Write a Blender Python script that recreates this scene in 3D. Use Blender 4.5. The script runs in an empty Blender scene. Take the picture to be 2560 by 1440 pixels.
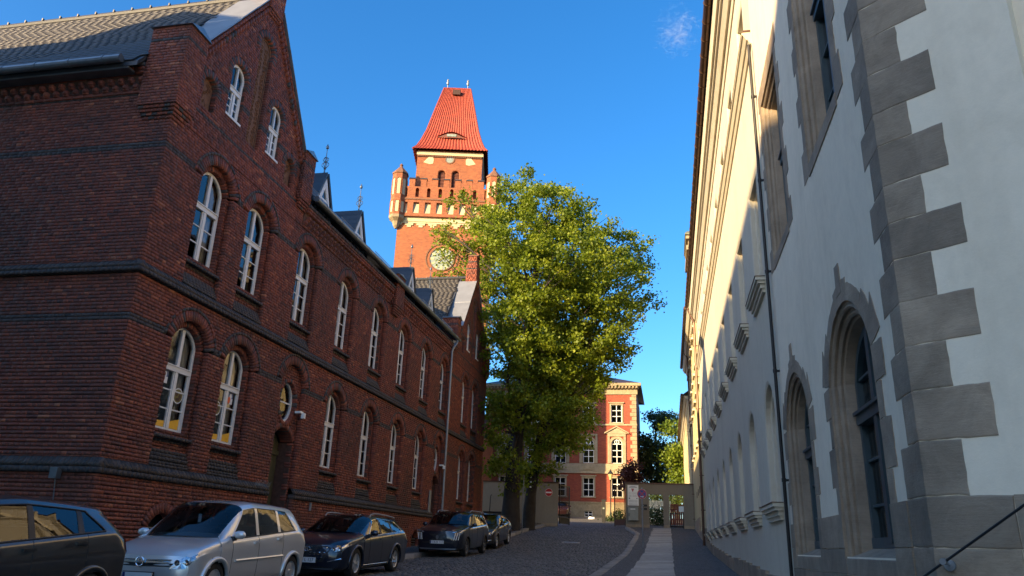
import bpy, bmesh, math, random
import numpy as np
from mathutils import Matrix, Vector

random.seed(7); RNG = np.random.default_rng(7)
SC = bpy.context.scene
COL = SC.collection

# ------------------------------------------------------------------ camera
RES_W = 2560.0
FPX = 1860.0
def _norm(a): return a / np.linalg.norm(a)
_Yc = _norm(np.array([395.0, 655.0, FPX]))            # street axis seen from the camera (x right, y down, z forward)
_Zc = np.array([200.0, -5480.0, FPX]); _Zc = _norm(_Zc - _Yc * (_Zc @ _Yc))
_Xc = np.cross(_Yc, _Zc)
CAMB = np.array([_Xc, _Yc, _Zc])                       # rows: world axes in camera axes
cam_data = bpy.data.cameras.new("camera"); cam = bpy.data.objects.new("camera", cam_data); COL.objects.link(cam)
cam_data.sensor_width = 36.0; cam_data.lens = FPX / RES_W * 36.0
cam_data.clip_start = 0.05; cam_data.clip_end = 6000.0
_m = Matrix.Identity(4)
for i in range(3):
    _m[i][0] = CAMB[i][0]; _m[i][1] = -CAMB[i][1]; _m[i][2] = -CAMB[i][2]
cam.matrix_world = _m
SC.camera = cam

# ------------------------------------------------------------------ sky and sun
SUN_X, SUN_Y, SUN_Z = 1.0, 1.3, -0.52                 # direction the light travels
SUN_EL = math.atan2(-SUN_Z, math.hypot(SUN_X, SUN_Y))
world = bpy.data.worlds.new("World"); SC.world = world; world.use_nodes = True
wn = world.node_tree.nodes; wl = world.node_tree.links
sky = wn.new("ShaderNodeTexSky"); sky.sky_type = 'NISHITA'; sky.sun_disc = False
sky.sun_elevation = SUN_EL
sky.sun_rotation = math.atan2(-SUN_X, -SUN_Y)          # compass bearing from +Y, clockwise, of the sun
sky.air_density = 1.0; sky.dust_density = 1.8; sky.ozone_density = 4.5; sky.altitude = 80
bg = wn["Background"]; bg.inputs[1].default_value = 0.115
hs = wn.new("ShaderNodeHueSaturation"); hs.inputs['Saturation'].default_value = 1.22; hs.inputs['Value'].default_value = .95
wl.new(sky.outputs[0], hs.inputs['Color']); wl.new(hs.outputs[0], bg.inputs[0])
sun_d = bpy.data.lights.new("sun", 'SUN'); sun_d.energy = 4.5; sun_d.angle = math.radians(0.53); sun_d.color = (1.0, 0.72, 0.38)
sun = bpy.data.objects.new("sun", sun_d); COL.objects.link(sun)
sun.rotation_euler = Vector((SUN_X, SUN_Y, SUN_Z)).to_track_quat('-Z', 'Y').to_euler()
sun.location = (-60, -90, 60)
SC.view_settings.view_transform = 'Standard'; SC.view_settings.look = 'None'
SC.view_settings.exposure = 1.72; SC.view_settings.gamma = 1.0; SC.view_settings.use_curve_mapping = False

# ------------------------------------------------------------------ materials
MATS = {}
class NT:
    def __init__(s, name):
        s.m = bpy.data.materials.new(name); s.m.use_nodes = True
        s.n = s.m.node_tree.nodes; s.l = s.m.node_tree.links
        s.b = s.n["Principled BSDF"]; MATS[name] = s.m
    def node(s, t, **kw):
        n = s.n.new(t)
        for k, v in kw.items(): setattr(n, k, v)
        return n
    def link(s, a, b): s.l.new(a, b)
    def set(s, **kw):
        for k, v in kw.items():
            s.b.inputs[k.replace('_', ' ')].default_value = v
    def coord(s, kind='Position'):
        if kind == 'Position': return s.node("ShaderNodeNewGeometry").outputs['Position']
        return s.node("ShaderNodeTexCoord").outputs[kind]
    def noise(s, scale, detail=4, rough=.55, vec=None, dist=0.0):
        n = s.node("ShaderNodeTexNoise"); n.inputs['Scale'].default_value = scale
        n.inputs['Detail'].default_value = detail; n.inputs['Roughness'].default_value = rough
        n.inputs['Distortion'].default_value = dist
        if vec is not None: s.link(vec, n.inputs['Vector'])
        return n.outputs['Fac']
    def ramp(s, fac, stops):
        r = s.node("ShaderNodeValToRGB"); e = r.color_ramp.elements
        while len(e) < len(stops): e.new(0.5)
        for el, (p, c) in zip(e, stops): el.position = p; el.color = c if len(c) == 4 else (*c, 1)
        s.link(fac, r.inputs[0]); return r.outputs[0]
    def mix(s, fac, a, b, mode='MIX'):
        m = s.node("ShaderNodeMix", data_type='RGBA', blend_type=mode)
        for sock, v in ((m.inputs[0], fac), (m.inputs[6], a), (m.inputs[7], b)):
            if hasattr(v, 'links'): s.link(v, sock)
            else: sock.default_value = v if not isinstance(v, tuple) else (v if len(v) == 4 else (*v, 1))
        return m.outputs[2]
    def math(s, op, a, b=0.0):
        m = s.node("ShaderNodeMath", operation=op)
        for sock, v in ((m.inputs[0], a), (m.inputs[1], b)):
            if hasattr(v, 'links'): s.link(v, sock)
            else: sock.default_value = v
        return m.outputs[0]
    def mapping(s, vec, scale=(1, 1, 1), rot=(0, 0, 0)):
        m = s.node("ShaderNodeMapping"); m.inputs['Scale'].default_value = scale; m.inputs['Rotation'].default_value = rot
        s.link(vec, m.inputs['Vector']); return m.outputs[0]
    def bump(s, h, strength=.3, dist=.01):
        b = s.node("ShaderNodeBump"); b.inputs['Strength'].default_value = strength; b.inputs['Distance'].default_value = dist
        s.link(h, b.inputs['Height']); s.link(b.outputs[0], s.b.inputs['Normal'])
    def color(s, c): s.link(c, s.b.inputs['Base Color'])
    def attr(s, name):
        return s.node("ShaderNodeAttribute", attribute_name=name).outputs['Fac']

def simple(name, col, rough=.6, metal=0.0, var=.12, scale=6.0, bump=0.0, bscale=40.0, coat=0.0, spec=.5):
    t = NT(name); v = t.coord()
    n = t.noise(scale, 5, .6, v)
    a = tuple(max(0, c * (1 - var)) for c in col); b = tuple(min(1, c * (1 + var)) for c in col)
    t.color(t.ramp(n, [(.3, a), (.7, b)]))
    t.set(Roughness=rough, Metallic=metal); t.b.inputs['Specular IOR Level'].default_value = spec
    if coat: t.b.inputs['Coat Weight'].default_value = coat; t.b.inputs['Coat Roughness'].default_value = .02
    if bump: t.bump(t.noise(bscale, 6, .6, v), bump, .01)
    return t.m

def brick_mat():
    t = NT('brick'); v = t.coord(); tint = t.attr('tint')
    red = t.ramp(tint, [(0.0, (.085, .030, .022)), (.2, (.13, .034, .020)), (.5, (.235, .053, .026)), (.8, (.32, .08, .035)), (1.0, (.45, .145, .065))])
    dark = t.ramp(t.math('SUBTRACT', tint, 2.0), [(0, (.040, .034, .031)), (1, (.10, .083, .074))])
    c = t.mix(t.math('GREATER_THAN', tint, 1.5), red, dark)
    soot = t.ramp(t.noise(.42, 6, .62, v, .6), [(.42, (0, 0, 0)), (.68, (1, 1, 1))])
    c = t.mix(t.math('MULTIPLY', soot, .6), c, (.06, .034, .026))
    fine = t.noise(28, 4, .6, v)
    c = t.mix(.35, c, t.ramp(fine, [(.3, (.35, .35, .35)), (.7, (1, 1, 1))]), 'MULTIPLY')
    streak = t.noise(1.0, 4, .6, t.mapping(v, (5, 5, .35)))
    c = t.mix(t.math('MULTIPLY', t.ramp(streak, [(.62, (0, 0, 0)), (.8, (1, 1, 1))]), .35), c, (.2, .17, .15))
    t.color(c); t.set(Roughness=.72); t.bump(t.noise(60, 5, .7, v), .35, .006)
    return t.m
brick_mat()
simple('mortar', (.095, .048, .034), .95, var=.3, scale=9, bump=.3)
simple('terracotta', (.16, .075, .04), .8, var=.35, scale=14, bump=.5, bscale=60)
simple('sandstone_dark', (.17, .12, .085), .9, var=.25, scale=5, bump=.4)

def tex_brick(name, c1, c2, mortar, bw=.25, bh=.077, ms=.008, rough=.8, axis='xz', stain=.35):
    t = NT(name); v = t.coord('Object')
    if axis == 'xz': v2 = t.mapping(v, rot=(math.radians(90), 0, 0))
    else:
        sep = t.node("ShaderNodeSeparateXYZ"); t.link(v, sep.inputs[0]); cmb = t.node("ShaderNodeCombineXYZ")
        t.link(t.math('ADD', sep.outputs[0], sep.outputs[1]), cmb.inputs[0]); t.link(sep.outputs[2], cmb.inputs[1]); v2 = cmb.outputs[0]
    b = t.node("ShaderNodeTexBrick"); t.link(v2, b.inputs['Vector'])
    b.inputs['Scale'].default_value = 1.0; b.inputs['Brick Width'].default_value = bw; b.inputs['Row Height'].default_value = bh
    b.inputs['Mortar Size'].default_value = ms; b.inputs['Mortar Smooth'].default_value = .2; b.inputs['Bias'].default_value = 0
    b.inputs['Color1'].default_value = (*c1, 1); b.inputs['Color2'].default_value = (*c2, 1); b.inputs['Mortar'].default_value = (*mortar, 1)
    n = t.noise(.6, 6, .65, v, .5)
    c = t.mix(t.math('MULTIPLY', t.ramp(n, [(.4, (0, 0, 0)), (.7, (1, 1, 1))]), stain), b.outputs['Color'], tuple(x * .45 for x in c1))
    n2 = t.noise(9, 4, .6, v)
    c = t.mix(.4, c, t.ramp(n2, [(.3, (.55, .55, .55)), (.7, (1.0, 1.0, 1.0))]), 'MULTIPLY')
    t.color(c); t.set(Roughness=rough)
    t.bump(t.math('SUBTRACT', 1.0, b.outputs['Fac']), .35, .02)
    return t.m
tex_brick('tower_brick', (.25, .058, .019), (.40, .115, .034), (.22, .11, .055), axis='sum', bh=.085, bw=.28, ms=.012, stain=.3)
tex_brick('villa_brick', (.26, .045, .022), (.36, .072, .03), (.17, .065, .04), axis='sum', stain=.2)

def plaster(name, col, stain=.12, warm=(.55, .5, .42)):
    t = NT(name); v = t.coord()
    n = t.noise(.35, 7, .6, v, .8)
    c = t.ramp(n, [(.3, tuple(x * .93 for x in col)), (.7, col)])
    st = t.noise(1.0, 5, .65, t.mapping(v, (1.6, 1.6, .16)))
    c = t.mix(t.math('MULTIPLY', t.ramp(st, [(.5, (0, 0, 0)), (.8, (1, 1, 1))]), stain), c, tuple(x * w for x, w in zip(col, warm)))
    grime = t.noise(2.3, 7, .7, t.mapping(v, (1, 1, .6)), 1.2)
    c = t.mix(t.math('MULTIPLY', t.ramp(grime, [(.5, (0, 0, 0)), (.72, (1, 1, 1))]), stain * .7), c, tuple(x * w for x, w in zip(col, warm)))
    sp = t.noise(7, 6, .7, v)
    c = t.mix(.22, c, t.ramp(sp, [(.35, (.7, .7, .7)), (.65, (1, 1, 1))]), 'MULTIPLY')
    t.color(c); t.set(Roughness=.9)
    t.bump(t.noise(55, 6, .75, v), .3, .006)
    return t.m
plaster('plaster_white', (.92, .80, .60), .36, (.66, .62, .56))
plaster('plaster_pale', (.64, .585, .455), .32, (.66, .62, .55))
plaster('plaster_cream', (.60, .54, .41), .3)
plaster('plaster_yellow', (.54, .46, .26), .25)
plaster('plaster_greige', (.25, .215, .165), .3)
plaster('cream_niche', (.50, .42, .26), .2)

def stone(name, c1, c2, scale=3.0, b=.6, rough=.88):
    t = NT(name); v = t.coord()
    n = t.noise(scale, 8, .68, v, .7)
    mid = t.noise(1.1, 5, .6, v, .5); c = t.ramp(n, [(.28, c1), (.72, c2)])
    c = t.mix(.55, c, t.ramp(mid, [(.3, (.55, .56, .58)), (.7, (1.15, 1.12, 1.08))]), 'MULTIPLY')
    ch = t.noise(1.0, 3, .6, t.mapping(v, (4, 4, 90)))
    c = t.mix(.28, c, t.ramp(ch, [(.3, (.6, .6, .6)), (.7, (1, 1, 1))]), 'MULTIPLY')
    tn = t.attr('tint')
    c = t.mix(.7, c, t.ramp(tn, [(0, (.6, .58, .56)), (.5, (.85, .83, .8)), (1, (1.05, 1.0, .94))]), 'MULTIPLY')
    t.color(c); t.set(Roughness=rough)
    t.bump(t.math('ADD', t.noise(26, 7, .72, v), t.math('MULTIPLY', t.noise(1.0, 4, .7, t.mapping(v, (14, 14, 120))), .5)), b, .012)
    return t.m
stone('stone_grey', (.28, .22, .155), (.50, .40, .29))
stone('stone_sand', (.28, .22, .13), (.44, .36, .23), 4, .4)
stone('stone_trim', (.33, .27, .17), (.45, .38, .26), 4, .3)
stone('granite_slab', (.36, .33, .28), (.54, .50, .43), 7, .4, .8)
stone('granite_kerb', (.22, .205, .175), (.40, .37, .32), 8, .4, .8)

def sett_mat():
    t = NT('granite_sett'); v = t.coord(); tn = t.attr('tint')
    c = t.ramp(tn, [(0, (.048, .044, .040)), (.5, (.10, .092, .082)), (1, (.185, .165, .138))])
    n = t.noise(30, 5, .65, v)
    c = t.mix(.6, c, t.ramp(n, [(.3, (.5, .5, .5)), (.7, (1, 1, 1))]), 'MULTIPLY')
    d = t.noise(.5, 5, .6, v, .4)
    c = t.mix(t.math('MULTIPLY', t.ramp(d, [(.5, (0, 0, 0)), (.75, (1, 1, 1))]), .4), c, (.11, .095, .075))
    t.color(c); t.set(Roughness=.62); t.bump(n, .4, .01)
sett_mat()
simple('joint_earth', (.05, .046, .04), .95, var=.4, scale=4, bump=.5)
simple('earth_bed', (.06, .038, .024), 1.0, var=.5, scale=7, bump=.9, bscale=22)
def mosaic():
    t = NT('mosaic_paving'); v = t.coord()
    vo = t.node("ShaderNodeTexVoronoi"); vo.inputs['Scale'].default_value = 17; t.link(v, vo.inputs['Vector'])
    ed = t.node("ShaderNodeTexVoronoi", feature='DISTANCE_TO_EDGE'); ed.inputs['Scale'].default_value = 17; t.link(v, ed.inputs['Vector'])
    sep = t.node("ShaderNodeSeparateColor"); t.link(vo.outputs['Color'], sep.inputs[0])
    c = t.ramp(sep.outputs[0], [(0, (.075, .073, .072)), (1, (.17, .16, .15))])
    edge = t.ramp(ed.outputs['Distance'], [(.02, (1, 1, 1)), (.09, (0, 0, 0))])
    c = t.mix(edge, c, (.045, .042, .038))
    c = t.mix(.5, c, t.ramp(t.noise(.8, 5, .6, v), [(.3, (.6, .6, .6)), (.7, (1, 1, 1))]), 'MULTIPLY')
    t.color(c); t.set(Roughness=.85); t.bump(t.math('SUBTRACT', 1.0, edge), .6, .02)
mosaic()
def slate(name, c1, c2, rough=.5):
    t = NT(name); v = t.coord(); tn = t.attr('tint')
    c = t.ramp(tn, [(0, c1), (1, c2)])
    c = t.mix(.5, c, t.ramp(t.noise(6, 6, .65, v), [(.3, (.55, .55, .55)), (.7, (1, 1, 1))]), 'MULTIPLY')
    t.color(c); t.set(Roughness=rough); t.bump(t.noise(35, 5, .6, v), .3, .006)
slate('slate', (.024, .022, .020), (.066, .057, .044))
slate('slate_blue', (.03, .033, .038), (.06, .063, .07), .45)
slate('pantile', (.20, .026, .013), (.38, .062, .024), .6)
simple('zinc', (.20, .23, .25), .42, .75, .15, 3)
simple('zinc_light', (.26, .27, .28), .5, .5, .12, 2)
simple('copper_brown', (.10, .055, .035), .45, .6, .2, 5)
simple('iron_black', (.012, .012, .013), .5, .3, .2)
simple('galvanised', (.33, .34, .35), .45, .8, .1, 8)
simple('paint_white', (.72, .71, .68), .45, 0, .05, 4)
simple('paint_offwhite', (.55, .53, .48), .55, 0, .08, 4)
simple('paint_bluegrey', (.045, .075, .085), .45, 0, .1, 4)
simple('paint_green_door', (.075, .07, .035), .55, 0, .2, 5)
simple('room_dark', (.012, .012, .013), .95, 0, .1)
simple('curtain', (.42, .42, .42), .9, 0, .15, 3)
simple('bark', (.032, .026, .021), .95, 0, .4, 3, 1.0, 9)
simple('louvre_wood', (.14, .05, .035), .8, 0, .2)
simple('patina', (.16, .17, .11), .7, .2, .25, 4)
simple('sticker_yellow', (.85, .45, .03), .5, 0, .05)
simple('sticker_white', (.75, .75, .74), .5, 0, .03)
simple('sticker_orange', (.75, .12, .03), .5, 0, .05)
simple('sticker_olive', (.17, .14, .035), .5, 0, .3, 8)
simple('sticker_brown', (.09, .045, .025), .6, 0, .2)
simple('sticker_blue', (.10, .14, .24), .5, 0, .05)
simple('sign_red', (.40, .012, .016), .4, 0, .05)
simple('sign_blue', (.016, .03, .17), .4, 0, .05)
simple('sign_white', (.85, .85, .82), .4, 0, .03)
simple('ink', (.04, .04, .045), .6, 0, .1)
simple('ink_grey', (.30, .30, .30), .6, 0, .1)
simple('box_grey', (.24, .24, .21), .45, .3, .08)
simple('clock_glass', (.22, .26, .22), .3, 0, .2)
simple('gold', (.5, .42, .2), .45, .3, .05)
simple('rubber', (.014, .014, .014), .85, 0, .2)
simple('plastic_black', (.012, .012, .013), .5, 0, .1)
simple('chrome', (.75, .76, .78), .12, 1.0, .03)
simple('alloy', (.55, .56, .57), .35, .55, .05)
simple('alloy_dark', (.16, .16, .165), .35, .6, .05)
simple('plate_white', (.75, .75, .73), .4, 0, .03)
simple('ground', (.09, .085, .075), .95, 0, .3, .8, .5, 8)
simple('fence_pale', (.62, .56, .42), .7, 0, .15)
simple('red_fence', (.24, .05, .03), .7, 0, .2)

def glass(name, ior=1.75, tint=(1, 1, 1), rough=0.0, wob=0.0):
    t = NT(name); t.n.remove(t.b)
    out = t.n["Material Output"]
    tr = t.node("ShaderNodeBsdfTransparent"); tr.inputs[0].default_value = (*tint, 1)
    gl = t.node("ShaderNodeBsdfGlossy"); gl.inputs['Roughness'].default_value = rough
    fr = t.node("ShaderNodeFresnel"); fr.inputs[0].default_value = ior
    mx = t.node("ShaderNodeMixShader"); t.link(fr.outputs[0], mx.inputs[0]); t.link(tr.outputs[0], mx.inputs[1]); t.link(gl.outputs[0], mx.inputs[2])
    t.link(mx.outputs[0], out.inputs[0])
    if wob:
        b = t.node("ShaderNodeBump"); b.inputs['Strength'].default_value = wob; b.inputs['Distance'].default_value = .02
        t.link(t.noise(2.2, 2, .5, t.coord()), b.inputs['Height'])
        t.link(b.outputs[0], gl.inputs['Normal']); t.link(b.outputs[0], fr.inputs['Normal'])
    return t.m
glass('window_glass', 1.75, (.85, .87, .88), 0.0, .05)
glass('car_glass', 1.68, (.55, .58, .58), 0.0, .04)
glass('lamp_glass', 1.5, (.95, .95, .93))

def paint(name, col, metal=.4, rough=.32, flake=.0):
    t = NT(name); t.set(Roughness=rough, Metallic=metal); v = t.coord()
    t.color(t.ramp(t.noise(2.0, 4, .6, v), [(.3, tuple(c * .95 for c in col)), (.7, col)]))
    t.b.inputs['Coat Weight'].default_value = 1.0; t.b.inputs['Coat Roughness'].default_value = .03; t.b.inputs['Coat IOR'].default_value = 1.55
    return t.m
paint('car_silver', (.70, .70, .69), .55, .35)
paint('car_graphite', (.055, .052, .05), .6, .35)
paint('car_navy', (.008, .013, .03), .4, .3)
paint('car_midnight', (.006, .010, .022), .4, .3)
paint('car_bronze', (.065, .055, .048), .6, .35)
paint('car_darkred', (.05, .014, .016), .4, .3)
simple('tail_red', (.28, .008, .012), .12, 0, .05)
simple('lamp_chrome', (.55, .57, .6), .18, .85, .3, 22)

def leaf(name, stops, trans=.45):
    t = NT(name); tn = t.attr('tint')
    c = t.ramp(tn, stops)
    t.color(c); t.set(Roughness=.55)
    out = t.n["Material Output"]
    tl = t.node("ShaderNodeBsdfTranslucent"); t.link(t.mix(.5, c, (.9, .9, .2), 'MULTIPLY'), tl.inputs[0])
    t.link(c, tl.inputs[0])
    mx = t.node("ShaderNodeMixShader"); mx.inputs[0].default_value = trans
    t.link(t.b.outputs[0], mx.inputs[1]); t.link(tl.outputs[0], mx.inputs[2]); t.link(mx.outputs[0], out.inputs[0])
leaf('leaf_spring', [(0, (.06, .10, .007)), (.5, (.175, .235, .011)), (1, (.33, .37, .025))], .55)
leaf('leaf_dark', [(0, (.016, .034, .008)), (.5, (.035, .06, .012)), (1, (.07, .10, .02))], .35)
leaf('leaf_bright', [(0, (.06, .11, .012)), (.5, (.13, .2, .015)), (1, (.24, .3, .025))])
leaf('leaf_red', [(0, (.05, .016, .014)), (.5, (.10, .03, .022)), (1, (.2, .07, .04))], .35)
leaf('leaf_litter', [(0, (.05, .028, .014)), (.5, (.09, .05, .022)), (1, (.15, .09, .04))], .1)

# ------------------------------------------------------------------ object helpers
WM = {}                                    # world matrix of every object made here
def _put(o, parent=None, mw=None):
    mw = mw or Matrix.Identity(4)
    COL.objects.link(o)
    if parent is not None:
        o.parent = parent; o.matrix_parent_inverse = WM[parent.name].inverted()
    o.matrix_basis = mw if parent is not None else mw
    WM[o.name] = mw.copy()
    return o
def tag(o, label=None, cat=None, group=None, kind=None):
    if label: o['label'] = label
    if cat: o['category'] = cat
    if group: o['group'] = group
    if kind: o['kind'] = kind
    return o
def thing(name, label, cat, loc=(0, 0, 0), rz=0.0, group=None, rx=0.0):
    e = bpy.data.objects.new(name, None); e.empty_display_size = .3
    mw = Matrix.Translation(loc) @ Matrix.Rotation(rz, 4, 'Z') @ Matrix.Rotation(rx, 4, 'X')
    _put(e, None, mw); tag(e, label, cat, group); return e
def frame(origin, u, v, d):
    m = np.eye(4); m[:3, 0] = u; m[:3, 1] = v; m[:3, 2] = d; m[:3, 3] = origin; return m
IDF = np.eye(4)

BOXF = [(0, 3, 2, 1), (4, 5, 6, 7), (0, 1, 5, 4), (1, 2, 6, 5), (2, 3, 7, 6), (3, 0, 4, 7)]
class MB:
    """collects faces in a frame (u, v, d) and builds ONE mesh object"""
    def __init__(s, T=None): s.v = []; s.f = []; s.t = []; s.T = IDF if T is None else T
    def add(s, verts, faces, tint=.5):
        k = len(s.v); s.v.extend([tuple(map(float, p)) for p in verts])
        for f in faces: s.f.append(tuple(i + k for i in f)); s.t.append(tint)
        return s
    def box(s, a0, a1, b0, b1, c0, c1, tint=.5):
        if a0 > a1: a0, a1 = a1, a0
        if b0 > b1: b0, b1 = b1, b0
        if c0 > c1: c0, c1 = c1, c0
        return s.add([(a0, b0, c0), (a1, b0, c0), (a1, b1, c0), (a0, b1, c0), (a0, b0, c1), (a1, b0, c1), (a1, b1, c1), (a0, b1, c1)], BOXF, tint)
    def prism(s, poly, d0, d1, tint=.5):
        """poly in (u, v) anticlockwise, from depth d0 to d1"""
        n = len(poly)
        area = sum(poly[i][0] * poly[(i + 1) % n][1] - poly[(i + 1) % n][0] * poly[i][1] for i in range(n))
        if area < 0: poly = poly[::-1]
        if d0 > d1: d0, d1 = d1, d0
        vs = [(p[0], p[1], d0) for p in poly] + [(p[0], p[1], d1) for p in poly]
        fs = [tuple(range(n - 1, -1, -1)), tuple(range(n, 2 * n))] + [(i, (i + 1) % n, n + (i + 1) % n, n + i) for i in range(n)]
        return s.add(vs, fs, tint)
    def strip(s, inner, outer, d0, d1, tint=.5, closed=False):
        """ring between two polylines of equal length"""
        n = len(inner)
        vs = []
        for d in (d0, d1):
            vs += [(p[0], p[1], d) for p in inner] + [(p[0], p[1], d) for p in outer]
        fs = []
        rng = range(n if closed else n - 1)
        for i in rng:
            j = (i + 1) % n
            a, b, c, e = i, j, n + j, n + i
            A, B, C, E_ = a + 2 * n, b + 2 * n, c + 2 * n, e + 2 * n
            fs += [(A, B, C, E_), (a, e, c, b), (a, b, B, A), (c, e, E_, C)]
        if not closed:
            fs += [(0, 2 * n, 3 * n, n), (n - 1, 2 * n - 1, 4 * n - 1, 3 * n - 1)]
        return s.add(vs, fs, tint)
    def tube(s, pts, r, n=8, tint=.5, cap=True):
        pts = [np.array(p, float) for p in pts]; m = len(pts)
        rs = r if hasattr(r, '__len__') else [r] * m
        vs = []; ref = None
        for i, p in enumerate(pts):
            t = pts[min(i + 1, m - 1)] - pts[max(i - 1, 0)]; t = t / (np.linalg.norm(t) + 1e-9)
            if ref is None:
                ref = np.array([0, 0, 1.0]) if abs(t[2]) < .9 else np.array([1.0, 0, 0])
            a = np.cross(t, ref); a /= (np.linalg.norm(a) + 1e-9); b = np.cross(t, a); ref = np.cross(a, t) if False else ref
            for k in range(n):
                q = 2 * math.pi * k / n
                vs.append(p + rs[i] * (math.cos(q) * a + math.sin(q) * b))
        fs = [(i * n + k, (i + 1) * n + k, (i + 1) * n + (k + 1) % n, i * n + (k + 1) % n) for i in range(m - 1) for k in range(n)]
        if cap: fs += [tuple(range(n)), tuple((m - 1) * n + k for k in range(n - 1, -1, -1))]
        return s.add(vs, fs, tint)
    def lathe(s, prof, axis_o=(0, 0, 0), n=16, tint=.5, axis=2, cap=True):
        """prof: (radius, height) pairs about the given axis"""
        vs = []
        for r, h in prof:
            for k in range(n):
                q = 2 * math.pi * k / n; c, e = r * math.cos(q), r * math.sin(q)
                p = [0, 0, 0]; p[axis] = h; p[(axis + 1) % 3] = c; p[(axis + 2) % 3] = e
                vs.append((p[0] + axis_o[0], p[1] + axis_o[1], p[2] + axis_o[2]))
        m = len(prof)
        fs = [(i * n + k, i * n + (k + 1) % n, (i + 1) * n + (k + 1) % n, (i + 1) * n + k) for i in range(m - 1) for k in range(n)]
        if cap: fs += [tuple(range(n - 1, -1, -1)), tuple((m - 1) * n + k for k in range(n))]
        return s.add(vs, fs, tint)
    def mesh(s, name, mat, smooth=False, fix=False):
        me = bpy.data.meshes.new(name)
        V = np.array(s.v, float).reshape(-1, 3)
        T = s.T
        V = V @ T[:3, :3].T + T[:3, 3]
        F = s.f if np.linalg.det(T[:3, :3]) > 0 else [f[::-1] for f in s.f]
        me.from_pydata(V.tolist(), [], F)
        a = me.attributes.new('tint', 'FLOAT', 'FACE'); a.data.foreach_set('value', np.array(s.t, np.float32))
        me.materials.append(MATS[mat])
        if smooth: me.polygons.foreach_set('use_smooth', [True] * len(me.polygons))
        if fix:
            bm = bmesh.new(); bm.from_mesh(me); bmesh.ops.recalc_face_normals(bm, faces=bm.faces); bm.to_mesh(me); bm.free()
        me.update(); return me
    def build(s, name, mat, parent=None, mw=None, smooth=False, kind=None, fix=False):
        o = bpy.data.objects.new(name, s.mesh(name, mat, smooth, fix)); _put(o, parent, mw)
        if kind: o['kind'] = kind
        return o
def slabs(name, mat, parent, boxes):
    for b in boxes: MB().box(*b).build(name, mat, parent)
def obj_from(name, me, parent=None, mw=None):
    o = bpy.data.objects.new(name, me); return _put(o, parent, mw)

def np_mesh(name, V, Q, tints, mat, smooth=False):
    """fast quad mesh from arrays: V (n,3), Q (m,4)"""
    me = bpy.data.meshes.new(name); n, m = len(V), len(Q)
    me.vertices.add(n); me.vertices.foreach_set('co', np.asarray(V, np.float32).ravel())
    me.loops.add(m * 4); me.loops.foreach_set('vertex_index', np.asarray(Q, np.int32).ravel())
    me.polygons.add(m); me.polygons.foreach_set('loop_start', np.arange(0, 4 * m, 4, dtype=np.int32))
    try: me.polygons.foreach_set('loop_total', np.full(m, 4, np.int32))
    except Exception: pass
    a = me.attributes.new('tint', 'FLOAT', 'FACE'); a.data.foreach_set('value', np.asarray(tints, np.float32))
    me.materials.append(MATS[mat]); me.update(calc_edges=True); me.validate()
    if smooth: me.polygons.foreach_set('use_smooth', np.ones(m, bool))
    return me

def project(P):
    """world points (n,3) -> pixels of the 2560 wide frame and depth"""
    c = np.asarray(P) @ CAMB
    z = np.maximum(c[:, 2], .01)
    return 1280 + FPX * c[:, 0] / z, 720 + FPX * c[:, 1] / z, c[:, 2]

def pieces(name, stuff_name, items, unit, mat, parent, nmax=300, ntint=6, label=None):
    """items: list of (4x4 matrix with scale, tint, allowed single).  The ones that show largest become objects of
    their own that share mesh data; the rest are joined into one part marked as stuff."""
    UV = np.array(unit[0], float); UQ = np.array(unit[1], int)
    M = np.array([it[0] for it in items]); t = np.array([it[1] for it in items]); ok = np.array([it[2] for it in items], bool)
    cen = M[:, :3, 3]; px, py, z = project(cen)
    vol = np.abs(np.linalg.det(M[:, :3, :3]))
    size = np.sort(np.linalg.norm(M[:, :3, :3], axis=1), axis=1)
    score = size[:, 2] * size[:, 1] / np.maximum(z, .1) ** 2
    vis = (px > -20) & (px < 2580) & (py > -20) & (py < 1460) & (z > 0) & ok
    score = np.where(vis, score, -1)
    order = np.argsort(-score)[:nmax]; order = order[score[order] > 0]
    single = np.zeros(len(items), bool); single[order] = True
    cache = {}
    for i in order:
        q = round(float(t[i] % 2.0 if t[i] < 2 else t[i]) * ntint) / ntint
        if q not in cache:
            cache[q] = np_mesh(name, UV, UQ, np.full(len(UQ), q), mat)
        o = bpy.data.objects.new(name, cache[q]); _put(o, parent, Matrix(M[i].tolist()))
    rest = np.where(~single)[0]
    if len(rest):
        nv = len(UV)
        H = np.concatenate([UV, np.ones((nv, 1))], 1)
        V = np.einsum('nij,kj->nki', M[rest][:, :3, :], H).reshape(-1, 3)
        Q = (UQ[None] + (np.arange(len(rest)) * nv)[:, None, None]).reshape(-1, 4)
        me = np_mesh(stuff_name, V, Q, np.repeat(t[rest], len(UQ)), mat)
        o = obj_from(stuff_name, me, parent); o['kind'] = 'stuff'; return o
UNIT_BRICK = ([(-.5, -.5, -1), (.5, -.5, -1), (.5, .5, -1), (-.5, .5, -1), (-.495, -.485, 0), (.495, -.485, 0), (.495, .485, 0), (-.495, .485, 0)],
              [(4, 5, 6, 7), (0, 1, 5, 4), (1, 2, 6, 5), (2, 3, 7, 6), (3, 0, 4, 7)])
UNIT_SETT = ([(-.5, -.5, -1), (.5, -.5, -1), (.5, .5, -1), (-.5, .5, -1), (-.46, -.46, -.25), (.46, -.46, -.25), (.46, .46, -.25), (-.46, .46, -.25),
              (-.3, -.3, 0), (.3, -.3, 0), (.3, .3, 0), (-.3, .3, 0)],
             [(8, 9, 10, 11), (4, 5, 9, 8), (5, 6, 10, 9), (6, 7, 11, 10), (7, 4, 8, 11), (0, 1, 5, 4), (1, 2, 6, 5), (2, 3, 7, 6), (3, 0, 4, 7)])
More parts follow.
